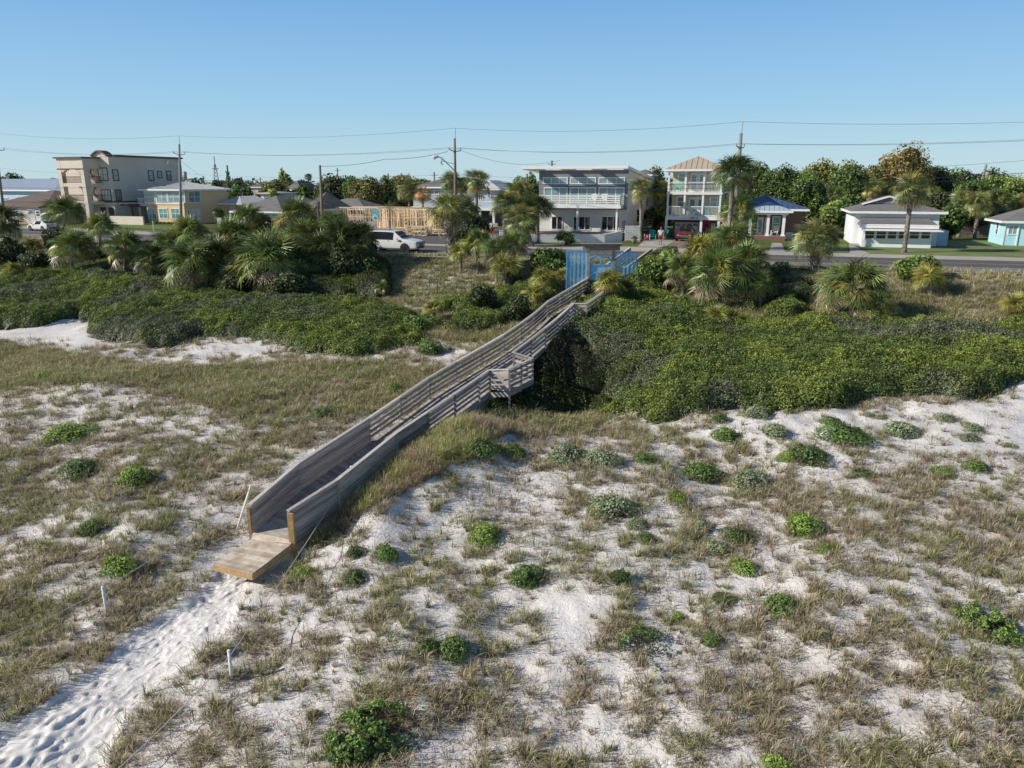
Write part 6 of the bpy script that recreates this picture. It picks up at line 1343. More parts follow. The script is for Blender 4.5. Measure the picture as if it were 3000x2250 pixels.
# ---------------------------------------------------------------- cars
M['car_white'] = mat('white_car_paint', (.72, .72, .70), .18, .02, 2, spec=.7); M['car_red'] = mat('red_car_paint', (.13, .012, .016), .25, .03, 2, spec=.7)
M['tyre'] = mat('tyre_rubber', (.02, .02, .02), .85, .1, 5); M['rim'] = mat('wheel_rim', (.10, .10, .11), .35, .05, 5, metal=.6); M['rim_l'] = mat('bright_wheel_rim', (.5, .5, .5), .3, .05, 5, metal=.8)
M['carglass'] = mat('tinted_car_glass', (.012, .014, .018), .05, .02, 2, spec=1.); M['grille'] = mat('chrome_grille', (.32, .33, .34), .25, .3, 60, metal=.9); M['tail'] = mat('tail_lamp', (.30, .01, .01), .2, .05, 3); M['head'] = mat('head_lamp', (.25, .27, .30), .1, .2, 9, spec=1.)
def car(label, P, ang, st, wb, wr, paint, rim='rim', cat='car', name='parked_car', tail=True, bed=None, railz=None):
    """st: stations (x, z_low, z_belt, z_top, w_belt, w_top) from the rear to the nose"""
    o = thing(name, label, cat, tuple(P), ang)
    secs = []
    for x, zl, zb, zt, wb_, wt in st:
        secs.append([(x, -wb_*.90, zl), (x, -wb_, zl+.12), (x, -wb_*1.01, (zl+zb)/2), (x, -wb_*.98, zb-.02), (x, -wt-(wb_-wt)*.0, zt) if zt-zb < .2 else (x, -wt, zt-.04), (x, -wt*.8, zt+.0), (x, wt*.8, zt+.0), (x, wt, zt) if zt-zb < .2 else (x, wt, zt-.04), (x, wb_*.98, zb-.02), (x, wb_*1.01, (zl+zb)/2), (x, wb_, zl+.12), (x, wb_*.90, zl)])
    V = [p for s in secs for p in s]; F = []; n = 12
    for i in range(len(secs)-1):
        for k in range(n): F.append((i*n+k, i*n+(k+1) % n, (i+1)*n+(k+1) % n, (i+1)*n+k))
    F.append(tuple(range(n))[::-1]); F.append(tuple((len(secs)-1)*n+k for k in range(n)))
    b = MB(); b.V = V; b.F = F; b.r = [.5]*len(F)
    ob = b.build('body', paint, o, smooth=True, local=True)
    md = ob.modifiers.new('edge', 'BEVEL'); md.width = .035; md.segments = 2; md.limit_method = 'ANGLE'; md.angle_limit = R(28)
    md = ob.modifiers.new('wn', 'WEIGHTED_NORMAL')
    # side glass
    G = [s for s in st if s[3]-s[2] > .3]
    if len(G) > 1:
        for sg, nm in ((-1, 'side_glass'), (1, 'side_glass')):
            b = MB(); xs_ = np.linspace(G[0][0]+.10, G[-1][0]-.05, 5)
            def at(x, k): return float(np.interp(x, [s[0] for s in st], [s[k] for s in st]))
            for a, c in zip(xs_, xs_[1:]):
                a += .012; c -= .012; q = []
                for x, up_ in ((a, 0), (c, 0), (c, 1), (a, 1)):
                    zb, zt, wb_, wt = at(x, 2), at(x, 3), at(x, 4)*.98, at(x, 5); f = .03 if not up_ else .93; q.append((x, sg*(wb_+(wt-wb_)*f+.018), zb-.02+(zt-.04-zb)*f))
                if sg > 0: q = q[::-1]
                b.face(q)
            b.build(nm, 'carglass', o, local=True)
        def screen(s0, s1, nm, f0=.08, f1=.92):
            def pt(f, w): x = s0[0]+(s1[0]-s0[0])*f; return (x, w*(s0[5]+(s1[5]-s0[5])*f)*.88, s0[3]+(s1[3]-s0[3])*f)
            nrm = Vector((s1[3]-s0[3], 0, s0[0]-s1[0])).normalized(); nrm = nrm if nrm.z > 0 else -nrm
            b = MB(); b.face([tuple(Vector(pt(f0, -1))+nrm*.018), tuple(Vector(pt(f0, 1))+nrm*.018), tuple(Vector(pt(f1, 1))+nrm*.018), tuple(Vector(pt(f1, -1))+nrm*.018)]); b.build(nm, 'carglass', o, local=True)
        i1 = st.index(G[-1]); screen(st[i1], st[i1+1], 'windscreen'); i0 = st.index(G[0])
        if i0 > 0: screen(st[i0], st[i0-1], 'rear_window')
    wB = max(s[4] for s in st)
    for x in (-wb/2, wb/2):
        for sg in (-1, 1):
            y = sg*(wB-.11); b = MB(); b.tube([(x, y-sg*.12, wr), (x, y+sg*.10, wr)], [wr, wr], 24); w_ = b.build('wheel', 'tyre', o, smooth=False, local=True)
            b = MB(); b.tube([(x, y+sg*.095, wr), (x, y+sg*.12, wr)], [wr*.70, wr*.66], 20); r_ = b.build('rim', rim, o, local=True); r_.parent = w_
            b = MB()
            for k in range(7): a = k*2*math.pi/7; b.bar((x, y+sg*.125, wr), (x+wr*.64*math.cos(a), y+sg*.125, wr+wr*.64*math.sin(a)), .03, .05, up=(0, 1, 0))
            r_ = b.build('spokes', 'rim_l' if rim == 'rim_l' else 'tyre', o, local=True); r_.parent = w_
            b = MB(); b.tube([(x, y-sg*.02, wr), (x, sg*(wB+.012), wr)], [wr*1.2, wr*1.2], 24); b.build('wheel_arch', 'black', o, local=True)
    x0, x1 = st[0][0], st[-1][0]; zf = st[-1]; zr_ = st[0]
    for sg in (-1, 1):
        MB().box(x1-.16, x1+.03, sg*zf[4]*.58-.0 if sg > 0 else -zf[4]*.98, sg*zf[4]*.98 if sg > 0 else -zf[4]*.58, zf[2]-.16, zf[2]-.02).build('headlight', 'head', o, local=True, bevel=.02)
        MB().box(x0-.03, x0+.12, zr_[4]*.62 if sg > 0 else -zr_[4]*.99, zr_[4]*.99 if sg > 0 else -zr_[4]*.62, zr_[2]-.20, zr_[2]-.04).build('tail_light', 'tail', o, local=True, bevel=.02)
        if len(G) > 1: a_ = G[-1]; MB().box(a_[0]+.30, a_[0]+.50, sg*(a_[4]+.02) if sg > 0 else -a_[4]-.22, sg*(a_[4]+.22) if sg > 0 else -a_[4]-.02, a_[2]+.02, a_[2]+.17).build('mirror', paint, o, local=True, bevel=.03)
    MB().box(x1-.05, x1+.035, -zf[4]*.5, zf[4]*.5, zf[2]-.42, zf[2]-.05).build('grille', 'grille', o, local=True, bevel=.02); MB().box(x1-.10, x1+.04, -zf[4]*.75, zf[4]*.75, zf[1]+.05, zf[1]+.18).build('lower_intake', 'black', o, local=True, bevel=.02)
    MB().box(x0-.04, x0+.1, -zr_[4]*.8, zr_[4]*.8, zr_[1]+.02, zr_[1]+.2).build('rear_bumper', 'black', o, local=True, bevel=.02)
    for x in (-wb*.02, wb*.26):
        for sg in (-1, 1):
            if len(G) > 1: MB().box(x-.02, x+.16, sg*(wB)-.012+(0 if sg < 0 else 0), sg*wB+.03, zf[2]-.02+.08, zf[2]+.10).build('door_handle', 'rim_l', o, local=True)
    if railz:
        for sg in (-1, 1): MB().bar((G[1][0], sg*.62, railz), (G[-1][0]-.2, sg*.62, railz), .05, .05).build('roof_rail', 'rim_l', o, local=True)
    return o
SUV = [(-2.80, .42, 1.05, 1.10, .92, .84), (-2.74, .34, 1.12, 1.55, .98, .80), (-2.55, .30, 1.15, 1.88, 1.0, .74), (-1.6, .30, 1.15, 1.94, 1.0, .76), (-.2, .30, 1.14, 1.94, 1.0, .76), (.55, .30, 1.13, 1.88, 1.0, .74), (1.35, .30, 1.12, 1.24, 1.0, .80), (1.9, .30, 1.08, 1.16, .99, .78), (2.5, .32, 1.02, 1.08, .96, .74), (2.78, .36, .96, 1.0, .90, .66)]
fw_, rw_ = atz(1187, 741, 0), atz(1094, 722, 0); dv = fw_-rw_; ang = R(-20); wb = 3.34; rw_ = fw_-Vector((math.cos(ang), math.sin(ang), 0))*wb; mid = (fw_+rw_)/2+Vector((-math.sin(ang), math.cos(ang), 0))*.93
print('SUV wheelbase', wb, math.degrees(ang)); k_ = 1.0
SUV = [(s[0]*k_,)+s[1:] for s in SUV]
car('large white SUV driving to the right on the coast road, rear hidden by palmettos', mid, ang, SUV, wb, .40, 'car_white', cat='SUV', name='suv', railz=1.99)
SED = [(-2.3, .38, .86, .90, .80, .70), (-2.2, .28, .92, .98, .86, .72), (-1.75, .24, .93, 1.02, .90, .70), (-1.0, .22, .92, 1.34, .91, .58), (-.3, .22, .91, 1.42, .91, .58), (.35, .22, .90, 1.38, .91, .58), (1.15, .22, .88, .98, .90, .70), (1.8, .24, .80, .88, .88, .66), (2.25, .28, .66, .72, .78, .58)]
p_ = roadpt(-66.5, 8.4); q_ = roadpt(-68.5, 8.4); dv = q_-p_; car('white sedan driving away to the left on the far lane at far left', p_, math.atan2(dv.y, dv.x), SED, 2.75, .34, 'car_white', 'rim_l', name='sedan')
a = FRH.p(2.35, -1.5, 0); car('dark red car parked nose out before the white garage door', a, FRH.r-math.pi/2, [(s[0]*.9, s[1], s[2]*1.12, s[3]*1.14, s[4], s[5]) for s in SED], 2.6, .34, 'car_red', name='red_car')
TRK = [(-2.9, .5, 1.05, 1.08, .93, .90), (-2.85, .42, 1.12, 1.15, .97, .93), (-.75, .40, 1.13, 1.16, .98, .93), (-.70, .40, 1.13, 1.80, .98, .72), (.2, .40, 1.12, 1.88, .98, .74), (.75, .40, 1.12, 1.84, .98, .72), (1.45, .40, 1.10, 1.22, .97, .80), (2.3, .42, 1.04, 1.10, .95, .76), (2.75, .46, .98, 1.02, .90, .70)]
t_ = atz(1392, 680, 0); car('white pickup truck parked under the light blue house behind the palms', t_, R(155), TRK, 3.5, .40, 'car_white', 'rim_l', cat='pickup', name='pickup_truck')

# ---------------------------------------------------------------- poles, lines, lamp
M['polewood'] = mat('pole_wood', (.20, .165, .135), .9, .25, 4, .3, 20, stretch=(1, 1, .3)); M['polegrey'] = mat('grey_pole_wood', (.26, .25, .22), .9, .25, 4, .3, 20, stretch=(1, 1, .3)); M['wire'] = mat('power_cable', (.10, .11, .12), .7, .1, 3); M['wire_d'] = mat('dark_cable', (.015, .015, .017), .7, .1, 3); M['insul'] = mat('insulator_grey', (.35, .36, .38), .4, .1, 3)
def at_depth(px, py, d):
    q = ray(px, py); t = d/q[1]; return Vector((q[0]*t, d, CH+q[2]*t))
def pole(label, top, basex, dep, arm=.9, r=.16, m='polewood', gear=True, name='utility_pole', lean_y=None, spike=1.0):
    T_ = at_depth(*top, dep); B_ = Vector((at_depth(basex, 700, dep).x, dep, gz(0, dep) if dep < 50 else -.2)); o = thing(name, label, 'pole', (B_.x, B_.y, 0))
    MB().tube([B_, B_.lerp(T_, .5), T_], [r*1.25, r, r*.72], 12).build('shaft', m, o, smooth=True); d = (T_-B_).normalized(); out = {}
    if spike: MB().tube([T_+Vector((.05, 0, -.2)), T_+Vector((.08, 0, spike))], .035, 6).build('lightning_bracket', 'insul', o); out['top'] = T_+Vector((.08, 0, spike))
    if arm:
        c = T_-d*1.35; u = Vector((.25, .97, 0)); b = MB(); b.bar(c-Vector((arm, .3, -.25)), c, .08, .08); b.bar(c, c+Vector((arm, .3, .12)), .08, .08); b.build('crossarm', m, o)
        for s in (-1, 1): q = c+Vector((s*arm, s*.3, .2)); MB().tube([q, q+UP*.22], [.07, .05], 8).build('insulator', 'insul', o); out[s] = q+UP*.22
    if gear:
        c = T_-d*2.6; b = MB(); b.bar(c, c-Vector((1.3, .1, -.3)), .06, .06); b.tube([c+Vector((-1.35, -.1, .6)), c+Vector((-1.45, -.1, .1)), c+Vector((-1.3, -.1, -.1))], [.05, .09, .05], 6); b.build('fuse_switch', 'insul', o)
    out['mid'] = T_-d*(3.6); out['T'] = T_; out['o'] = o; out['low'] = T_-d*5.2; return out
pA_ = pole('weathered utility pole at the left edge of the view', (-14, 412), 22, 106, .9, spike=1.)
pB_ = pole('tall utility pole in front of the yellow house with a grey transformer', (525, 422), 534, 99, .6, m='polegrey')
c = pB_['T']-UP*4.0; MB().tube([c+Vector((.35, -.2, -.5)), c+Vector((.35, -.2, .6))], .26, 12).build('transformer', 'insul', pB_['o'], smooth=True)
pC_ = pole('central utility pole rising above palms with the street lamp arm', (1332, 405), 1336, 81, .6)
pD_ = pole('thick leaning utility pole above the palm right of the tan house', (2171, 390), 2150, 71, .45, .2, m='polegrey')
pE_ = pole('cut off utility pole above the palmettos without cross arm', (937, 484), 948, 88, 0, .17, gear=False, spike=0)
L_ = thing('street_lamp', 'street lamp with a long slanted arm on the central utility pole', 'street lamp', tuple(at_depth(1334, 500, 80.8)))
a = at_depth(1333, 501, 80.8); c = at_depth(1293, 462, 79.5); e = at_depth(1283, 460, 79.2); MB().tube([a, c, e], .05, 8).build('arm', 'insul', L_, smooth=True); MB().tube([e+Vector((.1, 0, .05)), e+Vector((-.1, 0, .03)), e+Vector((-.45, -.05, -.02)), e+Vector((-.6, -.05, -.05))], [.07, .15, .17, .05], 10).build('lamp_head', mat('lamp_housing', (.6, .62, .63), .4, .05, 4), L_, smooth=True); MB().tube([e+Vector((-.35, -.05, -.14)), e+Vector((-.35, -.05, -.28))], [.13, .06], 10).build('lens', 'curtain', L_, smooth=True)
def wire(P, Q, sag, label, r=.016, m='wire', n=22):
    b = MB(); b.tube([P.lerp(Q, i/n)-UP*sag*4*(i/n)*(1-i/n) for i in range(n+1)], r, 4, caps=False); tag(b.build('power_line', m), label, 'cable', 'overhead power and telephone lines')
far_r = lambda y0: at_depth(3400, y0, 62); far_l = lambda y0: at_depth(-500, y0, 118)
seg = [('left edge pole to yellow house pole', pA_, pB_), ('yellow house pole to lamp pole', pB_, pC_), ('lamp pole to leaning pole', pC_, pD_)]
for nm, p, q in seg:
    wire(p['top'], q['top'], .55, 'top conductor from '+nm); wire(p[-1], q[-1], .6, 'left arm conductor from '+nm); wire(p[1], q[1], .62, 'right arm conductor from '+nm); wire(p['mid'], q['mid'], .5, 'neutral wire from '+nm, .013)
for k, y in (('top', 340), (-1, 386), (1, 390), ('mid', 434)): wire(pD_[k], far_r(y), .4, 'line leaving the leaning pole to the right, %s' % {'top': 'top conductor', -1: 'left arm conductor', 1: 'right arm conductor', 'mid': 'neutral wire'}[k])
for k, y in (('top', 396), (-1, 410), ('mid', 452)): wire(far_l(y), pA_[k], .4, 'line reaching the left edge pole, %s' % {'top': 'top conductor', -1: 'arm conductor', 'mid': 'neutral wire'}[k])
def low(pts, label, r=.022, m='wire_d'):
    for i, (a, c) in enumerate(zip(pts, pts[1:])): wire(at_depth(*a), at_depth(*c), .25, label+(' ending at the %s' % c[3] if len(c) > 3 else ''), r, m)
def lowl(pts, label, r=.022, m='wire_d'):
    P = []
    for a, c in zip(pts, pts[1:]):
        A, C = at_depth(*a), at_depth(*c); P += [A.lerp(C, i/12)-UP*.22*4*(i/12)*(1-i/12) for i in range(12)]
    P.append(at_depth(*pts[-1])); b = MB(); b.tube(P, r, 5, caps=False); tag(b.build('telephone_cable', m), label, 'cable')
lowl([(-60, 545, 108), (300, 548, 104), (527, 522, 99), (940, 538, 88), (1336, 532, 81), (2160, 538, 71), (3100, 500, 62)], 'upper dark telephone cable running along the far side of the road', .022)
lowl([(-60, 563, 108), (300, 571, 104), (529, 558, 99), (943, 562, 88), (1336, 550, 81), (2160, 549, 71), (3100, 512, 62)], 'lower dark telephone cable running along the far side of the road', .018)
lowl([(-60, 585, 108), (200, 592, 106), (530, 590, 99)], 'lowest pale cable at far left crossing the beige building', .02, 'wire')
lowl([(530, 470, 99), (600, 520, 140)], 'short slack wire from the yellow house pole going back', .015); lowl([(937, 487, 88), (1130, 466, 84), (1312, 444, 81)], 'wire from the cut off pole up to the central pole', .022); lowl([(1336, 435, 81), (1500, 480, 90), (1640, 470, 100)], 'service wire sagging from the central pole to behind the modern house', .015)
# far poles and mast
for i, (x, y0, dep, lb) in enumerate(((595, 515, 200, 'small far pole left of the lattice mast'), (988, 492, 190, 'small far pole with cross arm right of the cut off pole'), (1137, 508, 170, 'thin far pole above the timber framed house'), (1198, 508, 180, 'far pole left of the blue house roof'), (1272, 504, 150, 'far pole just behind the light blue house roof'), (1544, 509, 120, 'dark pole left of the modern house'), (1617, 470, 130, 'pole top peeking over the modern roof'), (2362, 486, 150, 'grey pole behind the wooded bank'), (762, 520, 200, 'far pole above the brown roof'), (681, 522, 175, 'short far pole right of the vine pole'))):
    T_ = at_depth(x, y0, dep); o = thing('utility_pole', lb, 'pole', (T_.x, dep, 0)); MB().tube([(T_.x, dep, 0), T_], .13, 8).build('shaft', 'polewood', o); MB().bar(T_+Vector((-.7, 0, -.6)), T_+Vector((.7, 0, -.6)), .08, .1).build('crossarm', 'polewood', o)
T_ = at_depth(2890, 482, 120); o = thing('utility_pole', 'tilted pale pole with a transformer on the slope at right', 'pole', (T_.x-.6, 120, 0)); MB().tube([(T_.x-1.2, 120, 0), T_], .17, 8).build('shaft', 'polegrey', o); MB().tube([T_+Vector((.2, -.3, -2.0)), T_+Vector((.2, -.3, -1.1))], .28, 10).build('transformer', 'insul', o)
T_ = at_depth(665, 484, 150); o = thing('utility_pole', 'old pole completely wrapped in climbing vines', 'pole', (T_.x, 150, 0)); MB().tube([(T_.x, 150, 0), T_], .16, 8).build('shaft', 'polewood', o)
gg = np.random.default_rng(8); n = 900; zz = gg.uniform(1.5, T_.z-.2-1, n); th = gg.uniform(0, 6.28, n); r_ = .32+.18*np.sin(zz*2.2)+.12*(zz/T_.z); P = np.stack([T_.x+r_*np.cos(th), 150+r_*np.sin(th), zz], -1); q, t = leaves(P-np.array([T_.x, 150, 0]), np.stack([np.cos(th), np.sin(th), 0*th], -1), .17, palette(gg, PAL['green'], [1, 1, 1])(n), gg); npmesh('vines', q, 4, t, 'leaf', o)
T_ = at_depth(627, 458, 420); o = thing('lattice_mast', 'tall thin steel lattice mast on the far horizon', 'mast', (T_.x, 420, 0)); b = MB(); H_ = T_.z
for s in (-1, 1): b.bar((T_.x+s*2.2, 420, 0), (T_.x+s*.35, 420, H_*.8), .28, .28)
b.bar((T_.x, 420, H_*.7), (T_.x, 420, H_), .35, .35)
for i in range(9): z0, z1 = H_*.8*i/9, H_*.8*(i+1)/9; w0, w1 = 2.2-1.85*i/9, 2.2-1.85*(i+1)/9; b.bar((T_.x-w0, 420, z0), (T_.x+w1, 420, z1), .2, .2); b.bar((T_.x+w0, 420, z0), (T_.x-w1, 420, z1), .2, .2)
b.build('lattice', mat('mast_steel', (.25, .32, .38), .6, .1, 1), o); b = MB(); b.box(T_.x-1.6, T_.x+1.6, 419.5, 420.5, H_*.68, H_*.70); b.build('antenna_platform', 'insul', o)

# ---------------------------------------------------------------- signs and small things
def board(label, r, dep, m, name='sign', posts=True, cat='sign'):
    a, c = at_depth(r[0], r[1], dep), at_depth(r[2], r[3], dep); o = thing(name, label, cat, (a.x, dep, 0)); MB().box(a.x, c.x, dep-.03, dep+.03, c.z, a.z).build('panel', m, o)
    if posts:
        for x in (a.x+.04, c.x-.04): MB().box(x-.05, x+.05, dep+.03, dep+.12, -.05, a.z).build('post', 'white', o)
    return o, a, c
o, a, c = board('white real estate style sign with a brown roof outline behind the sedan', (79, 614, 104, 639), 101, 'white')
xm = (a.x+c.x)/2; b = MB(); b.bar((xm-.35, 100.94, c.z+.62), (xm, 100.94, c.z+.86), .04, .07); b.bar((xm+.35, 100.94, c.z+.62), (xm, 100.94, c.z+.86), .04, .07); b.box(a.x+.1, c.x-.1, 100.94, 100.96, a.z-.16, a.z-.09); b.build('emblem', 'brown_trim', o)
board('red and white yard sign on the driveway by the light blue house', (1438, 672, 1450, 685), 88, mat('red_sign', (.6, .10, .09), .6, .3, 2), 'yard_sign'); board('upright white sign board in front of the yellow house', (635, 638, 650, 664), 104, 'white')
a = at_depth(1100, 636, 88); o = thing('round_sign', 'round white beach sign on a teal backing plate on a thin post', 'sign', (a.x, 88, 0)); MB().tube([(a.x, 88, 0), (a.x, 88, a.z)], .04, 8).build('post', 'insul', o); MB().tube([(a.x, 87.95, a.z-.1), (a.x, 87.9, a.z-.1)], .36, 20).build('disc', 'white', o); MB().tube([(a.x, 87.9, a.z-.1), (a.x, 87.89, a.z-.1)], .15, 16).build('emblem', mat('sign_blue', (.10, .35, .50), .6), o)
MB().box(a.x-.45, a.x+.45, 87.97, 88.0, a.z-.2, a.z+.9).build('plate', mat('sign_teal', (.30, .62, .62), .6), o)
o = thing('utility_box', 'low white utility cabinet beside the leafy palm cluster', 'cabinet', tuple(atz(1470, 692, 0))); q = atz(1470, 692, 0); MB().box(q.x-.3, q.x+.3, q.y, q.y+.4, 0, .6).build('cabinet', 'white', o, bevel=.03); MB().box(q.x-.33, q.x+.33, q.y-.03, q.y+.43, .6, .64).build('lid', 'white', o)
for x, y, h_, lb in ((451, 677, 1.3, 'thin white marker stake on the lawn left of the pole'), (512, 672, .7, 'short white bollard left of the tall pole')): q = atz(x, y, 0); o = thing('marker_post', lb, 'post', tuple(q)); MB().tube([q, q+UP*h_], .06, 8).build('shaft', 'pvc', o); MB().tube([q+UP*h_, q+UP*(h_+.06)], [.07, .03], 8).build('cap', 'pvc', o)
M['stake'] = mat('dark_steel_stake', (.03, .028, .026), .8, .2, 5)
for x, y, h_, lb in ((1282, 868, 1.25, 'dark metal stake in the brush left of the boardwalk'), (1061, 850, 1.1, 'dark metal stake in the shaded brush below the SUV'), (84, 795, 1.2, 'dark stake right one at the far left brush'), (22, 790, 1.1, 'dark stake left one at the far left brush'), (2794, 945, .9, 'dark stake above the thicket at right')):
    q = gp(x, y); tag(MB().tube([q-UP*.2, q+UP*h_], .028, 6).build('fence_stake', 'stake'), lb, 'stake')
# chairs
def adirondack(P, ang, m, label, group=None):
    o = thing('adirondack_chair', label, 'chair', tuple(P), ang, group); b = MB()
    for i in range(5): b.bar((-.26, -.25+i*.12, .36-.02*i), (.26, -.25+i*.12, .36-.02*i), .1, .025, up=(0, 0, 1))
    b.build('seat', m, o, local=True); b = MB()
    for i in range(6): x = -.25+i*.1; b.bar((x*.85, .28, .28), (x*1.15, .58, 1.0+.07*math.cos(x*5)), .085, .02, up=(0, 1, 0))
    b.build('backrest', m, o, local=True)
    for s in (-1, 1): MB().bar((s*.34, -.35, .55), (s*.34, .45, .55), .12, .03).build('armrest', m, o, local=True); MB().bar((s*.31, -.3, 0), (s*.31, -.3, .55), .09, .04).build('leg', m, o, local=True); MB().bar((s*.31, -.3, .33), (s*.31, .6, .03), .04, .1).build('leg', m, o, local=True)
    return o
M['turq_p'] = mat('turquoise_plastic', (.03, .50, .46), .45, .05, 3); M['white_p'] = mat('white_plastic_chair', (.75, .75, .74), .45, .05, 3)
f = FRH; ra = f.r
adirondack(atz(1911, 702, .02), ra+.2, 'turq_p', 'large turquoise adirondack chair on the concrete patio'); adirondack(atz(1942, 700, .02), ra-.7, 'turq_p', 'turquoise chair half hidden behind the person on the patio')
for u, v, z, m_, lb in ((f.uv(1986, 550, 1)[0], 1.0, ZD, 'turq_p', 'turquoise chair on the top balcony of the tan house'), (f.uv(2023, 620, 1)[0], 1.0, ZB, 'white_p', 'left white chair on the middle balcony of the tan house'), (f.uv(2042, 620, 1)[0], 1.0, ZB, 'white_p', 'right white chair on the middle balcony of the tan house'), (f.uv(2066, 620, 1)[0], 1.0, ZB, 'turq_p', 'turquoise chair on the middle balcony of the tan house')): adirondack(f.p(u, v, z), ra, m_, lb)
q = f.p(f.uv(2032, 555, 1)[0], .9, ZD); o = thing('sun_lounger', 'white lounger on the top balcony of the tan house', 'lounger', tuple(q), ra); MB().bar((-.5, 0, .32), (.75, 0, .30), .55, .05).build('seat', 'white_p', o, local=True); MB().bar((-.5, 0, .32), (-.95, 0, .95), .55, .05).build('backrest', 'white_p', o, local=True)
for x in (-.5, .7): MB().box(x-.03, x+.03, -.25, .25, 0, .3).build('leg', 'white_p', o, local=True)
adirondack(FRI.p(FRI.uv(2270, 675, .9)[0], .9, .45), FRI.r-.3, 'white_p', 'white adirondack chair on the brick porch')
q = atz(1895, 704, .02); o = thing('lawn_board', 'red board with a white letter A beside the turquoise chair', 'sign', tuple(q), ra); MB().box(-.28, .28, -.03, .03, .05, .62).build('panel', 'red_paint', o, local=True)
b = MB(); b.bar((-.13, -.045, .14), (0, -.045, .52), .02, .06, up=(1, 0, 0)); b.bar((.13, -.045, .14), (0, -.045, .52), .02, .06, up=(1, 0, 0)); b.bar((-.08, -.045, .28), (.08, -.045, .28), .02, .05); b.build('letter', 'white', o, local=True)
for x in (-.3, .3): MB().box(x-.025, x+.025, -.04, .04, 0, .7).build('post', 'white', o, local=True)
M['clay'] = mat('clay_pot', (.36, .27, .19), .8, .1, 4)
for x, y, lb in ((1945, 703, 'clay pot with a green plant next to the person'), (1858, 712, 'clay pot with a low shrub at the foot of the slim palm')):
    q = atz(x, y, .02); o = thing('plant_pot', lb, 'planter', tuple(q)); MB().tube([q, q+UP*.45, q+UP*.5], [.17, .27, .28], 14).build('pot', 'clay', o, smooth=True); s_ = link(shrub_mesh('dark', 1), 'plant', o); s_.location = (0, 0, .45); s_.scale = (.32, .32, .4)
q = atz(2311, 701, 0); o = thing('air_conditioner', 'white outdoor air conditioning unit beside the brick porch', 'air conditioner', tuple(q), FRI.r); MB().box(-.4, .4, 0, .5, 0, .75).build('housing', 'white', o, local=True, bevel=.03); b = MB(); [b.box(-.36, .36, -.02, 0, .1+i*.09, .13+i*.09) for i in range(7)]; b.build('grille', 'slate', o, local=True)
# balcony table of the modern house
f2 = Fr(1833.6, 678, .9, -17.5); zz = f2.uv(1700, Y4(742), -1.9)[1]
for x, lb in ((1738, 'left white chair behind the modern balcony rail'), (1768, 'right white chair behind the modern balcony rail')): adirondack(f2.p(f2.uv(x, 590, -1)[0], -1.0, zz+.15), f2.r, 'white_p', lb)

# ---------------------------------------------------------------- person
M['skin'] = mat('skin', (.38, .22, .15), .6, .06, 8); M['shirt'] = mat('white_shirt', (.62, .62, .63), .9, .06, 10, .2, 60); M['shorts'] = mat('red_shorts', (.38, .02, .03), .85, .08, 10); M['hair'] = mat('grey_hair', (.30, .28, .26), .9, .2, 30); M['shoe'] = mat('dark_shoe', (.05, .05, .05), .8)
def skin(name, nodes, edges, m, parent, root=0, sub=2):
    me = bpy.data.meshes.new(name); me.from_pydata([n_[0] for n_ in nodes], edges, []); me.update(); o = link(me, name, parent); me.materials.append(M[m])
    sk = o.modifiers.new('skin', 'SKIN'); sk.use_smooth_shade = True
    lay = me.skin_vertices[0].data if len(me.skin_vertices) else None
    if lay is None:
        bpy.context.view_layer.objects.active = o; lay = me.skin_vertices[0].data
    for i, n_ in enumerate(nodes): lay[i].radius = n_[1] if isinstance(n_[1], tuple) else (n_[1], n_[1]); lay[i].use_root = (i == root)
    s = o.modifiers.new('sub', 'SUBSURF'); s.levels = s.render_levels = sub; return o
q = atz(1934.5, 716.5, .02); o = thing('person', 'person in a white T-shirt and red shorts standing on the patio with back turned', 'person', tuple(q), R(-10))
N_ = [((0, 0, .92), (.15, .11)), ((0, 0, 1.12), (.145, .10)), ((0, 0, 1.33), (.17, .11)), ((0, 0, 1.45), (.09, .07)), ((0, -.0, 1.53), (.055, .055)),
      ((-.1, 0, .86), .10), ((-.11, -.03, .48), .062), ((-.10, .02, .10), .042), ((-.105, -.10, .05), (.045, .035)), ((.1, 0, .86), .10), ((.11, .03, .48), .062), ((.11, .06, .10), .042), ((.115, -.06, .05), (.045, .035)),
      ((-.20, 0, 1.40), .06), ((-.27, .02, 1.12), .045), ((-.24, -.10, .92), .034), ((.20, 0, 1.40), .06), ((.29, .0, 1.14), .045), ((.27, -.16, 1.02), .034)]
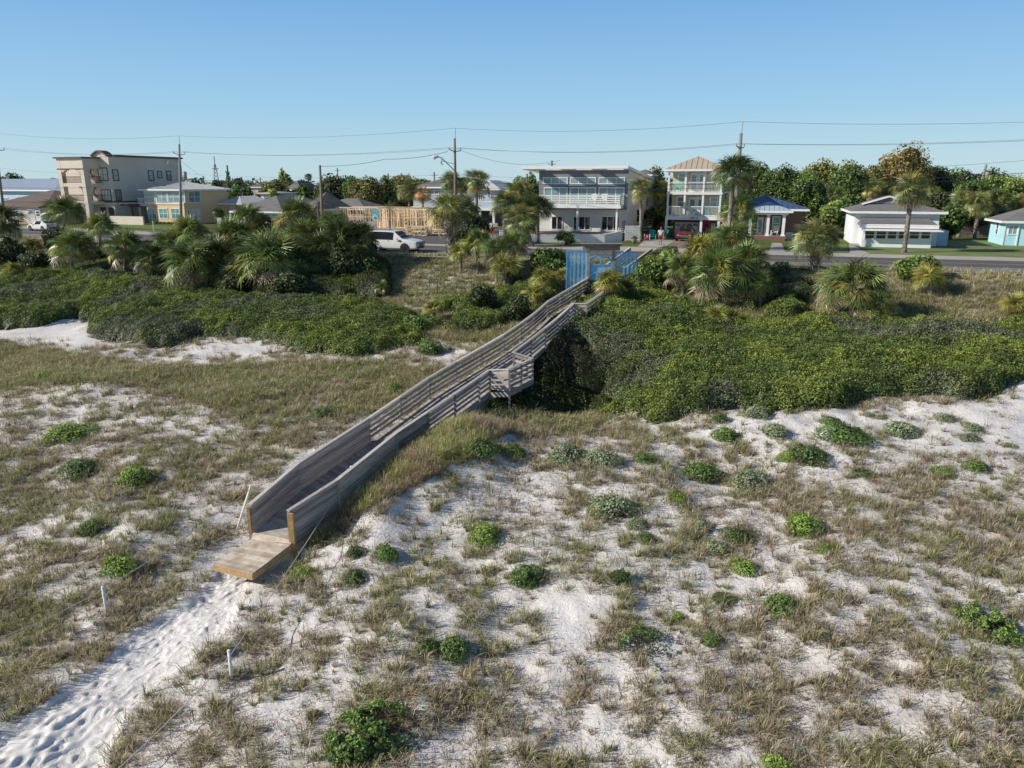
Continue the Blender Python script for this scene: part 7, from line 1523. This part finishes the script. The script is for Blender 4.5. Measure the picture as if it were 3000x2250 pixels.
E_ = [(0, 1), (1, 2), (2, 3), (3, 4), (0, 5), (5, 6), (6, 7), (7, 8), (0, 9), (9, 10), (10, 11), (11, 12), (3, 13), (13, 14), (14, 15), (3, 16), (16, 17), (17, 18)]
try:
    body = skin('body', N_, E_, 'skin', o)
    for sx, wx, wy, wz in ((-1, -.24, -.10, .92), (1, .27, -.16, 1.02)):
        pn = [((wx, wy, wz), .03), ((wx, wy-.02, wz-.08), (.034, .02))]; pe = [(0, 1)]
        for k, (dx, l) in enumerate(((-.03, .065), (-.01, .075), (.01, .07), (.03, .055))): pn += [((wx+dx, wy-.035, wz-.11), .009), ((wx+dx*1.2, wy-.05, wz-.11-l*.5), .008), ((wx+dx*1.2, wy-.07, wz-.11-l), .007)]; j = 2+k*3; pe += [(1, j), (j, j+1), (j+1, j+2)]
        pn += [((wx-sx*.035, wy-.05, wz-.06), .010), ((wx-sx*.045, wy-.07, wz-.10), .008)]; pe += [(1, 14), (14, 15)]
        skin('hand', pn, pe, 'skin', o, sub=1)
    skin('shirt', [((0, 0, .90), (.175, .135)), ((0, 0, 1.12), (.175, .13)), ((0, 0, 1.34), (.195, .13)), ((0, 0, 1.46), (.09, .08)), ((-.22, 0, 1.39), .085), ((-.275, .01, 1.2), .07), ((.22, 0, 1.39), .085), ((.285, .0, 1.2), .07)], [(0, 1), (1, 2), (2, 3), (2, 4), (4, 5), (2, 6), (6, 7)], 'shirt', o)
    skin('shorts', [((0, 0, .93), (.165, .125)), ((-.1, 0, .82), .12), ((-.115, -.02, .52), .095), ((.1, 0, .82), .12), ((.115, .03, .52), .095)], [(0, 1), (1, 2), (0, 3), (3, 4)], 'shorts', o)
    skin('head', [((0, 0, 1.56), .06), ((0, -.01, 1.64), (.082, .092)), ((0, 0, 1.72), (.072, .085)), ((0, -.10, 1.645), .015)], [(0, 1), (1, 2), (1, 3)], 'skin', o)
    skin('hair', [((0, .03, 1.66), (.085, .085)), ((0, .01, 1.745), (.078, .085))], [(0, 1)], 'hair', o)
    for x, y in ((-.105, -.04), (.115, .0)): MB().box(x-.055, x+.055, y-.16, y+.12, 0, .08).build('shoe', 'shoe', o, local=True, bevel=.03)
except Exception as ex:
    print('person', ex)
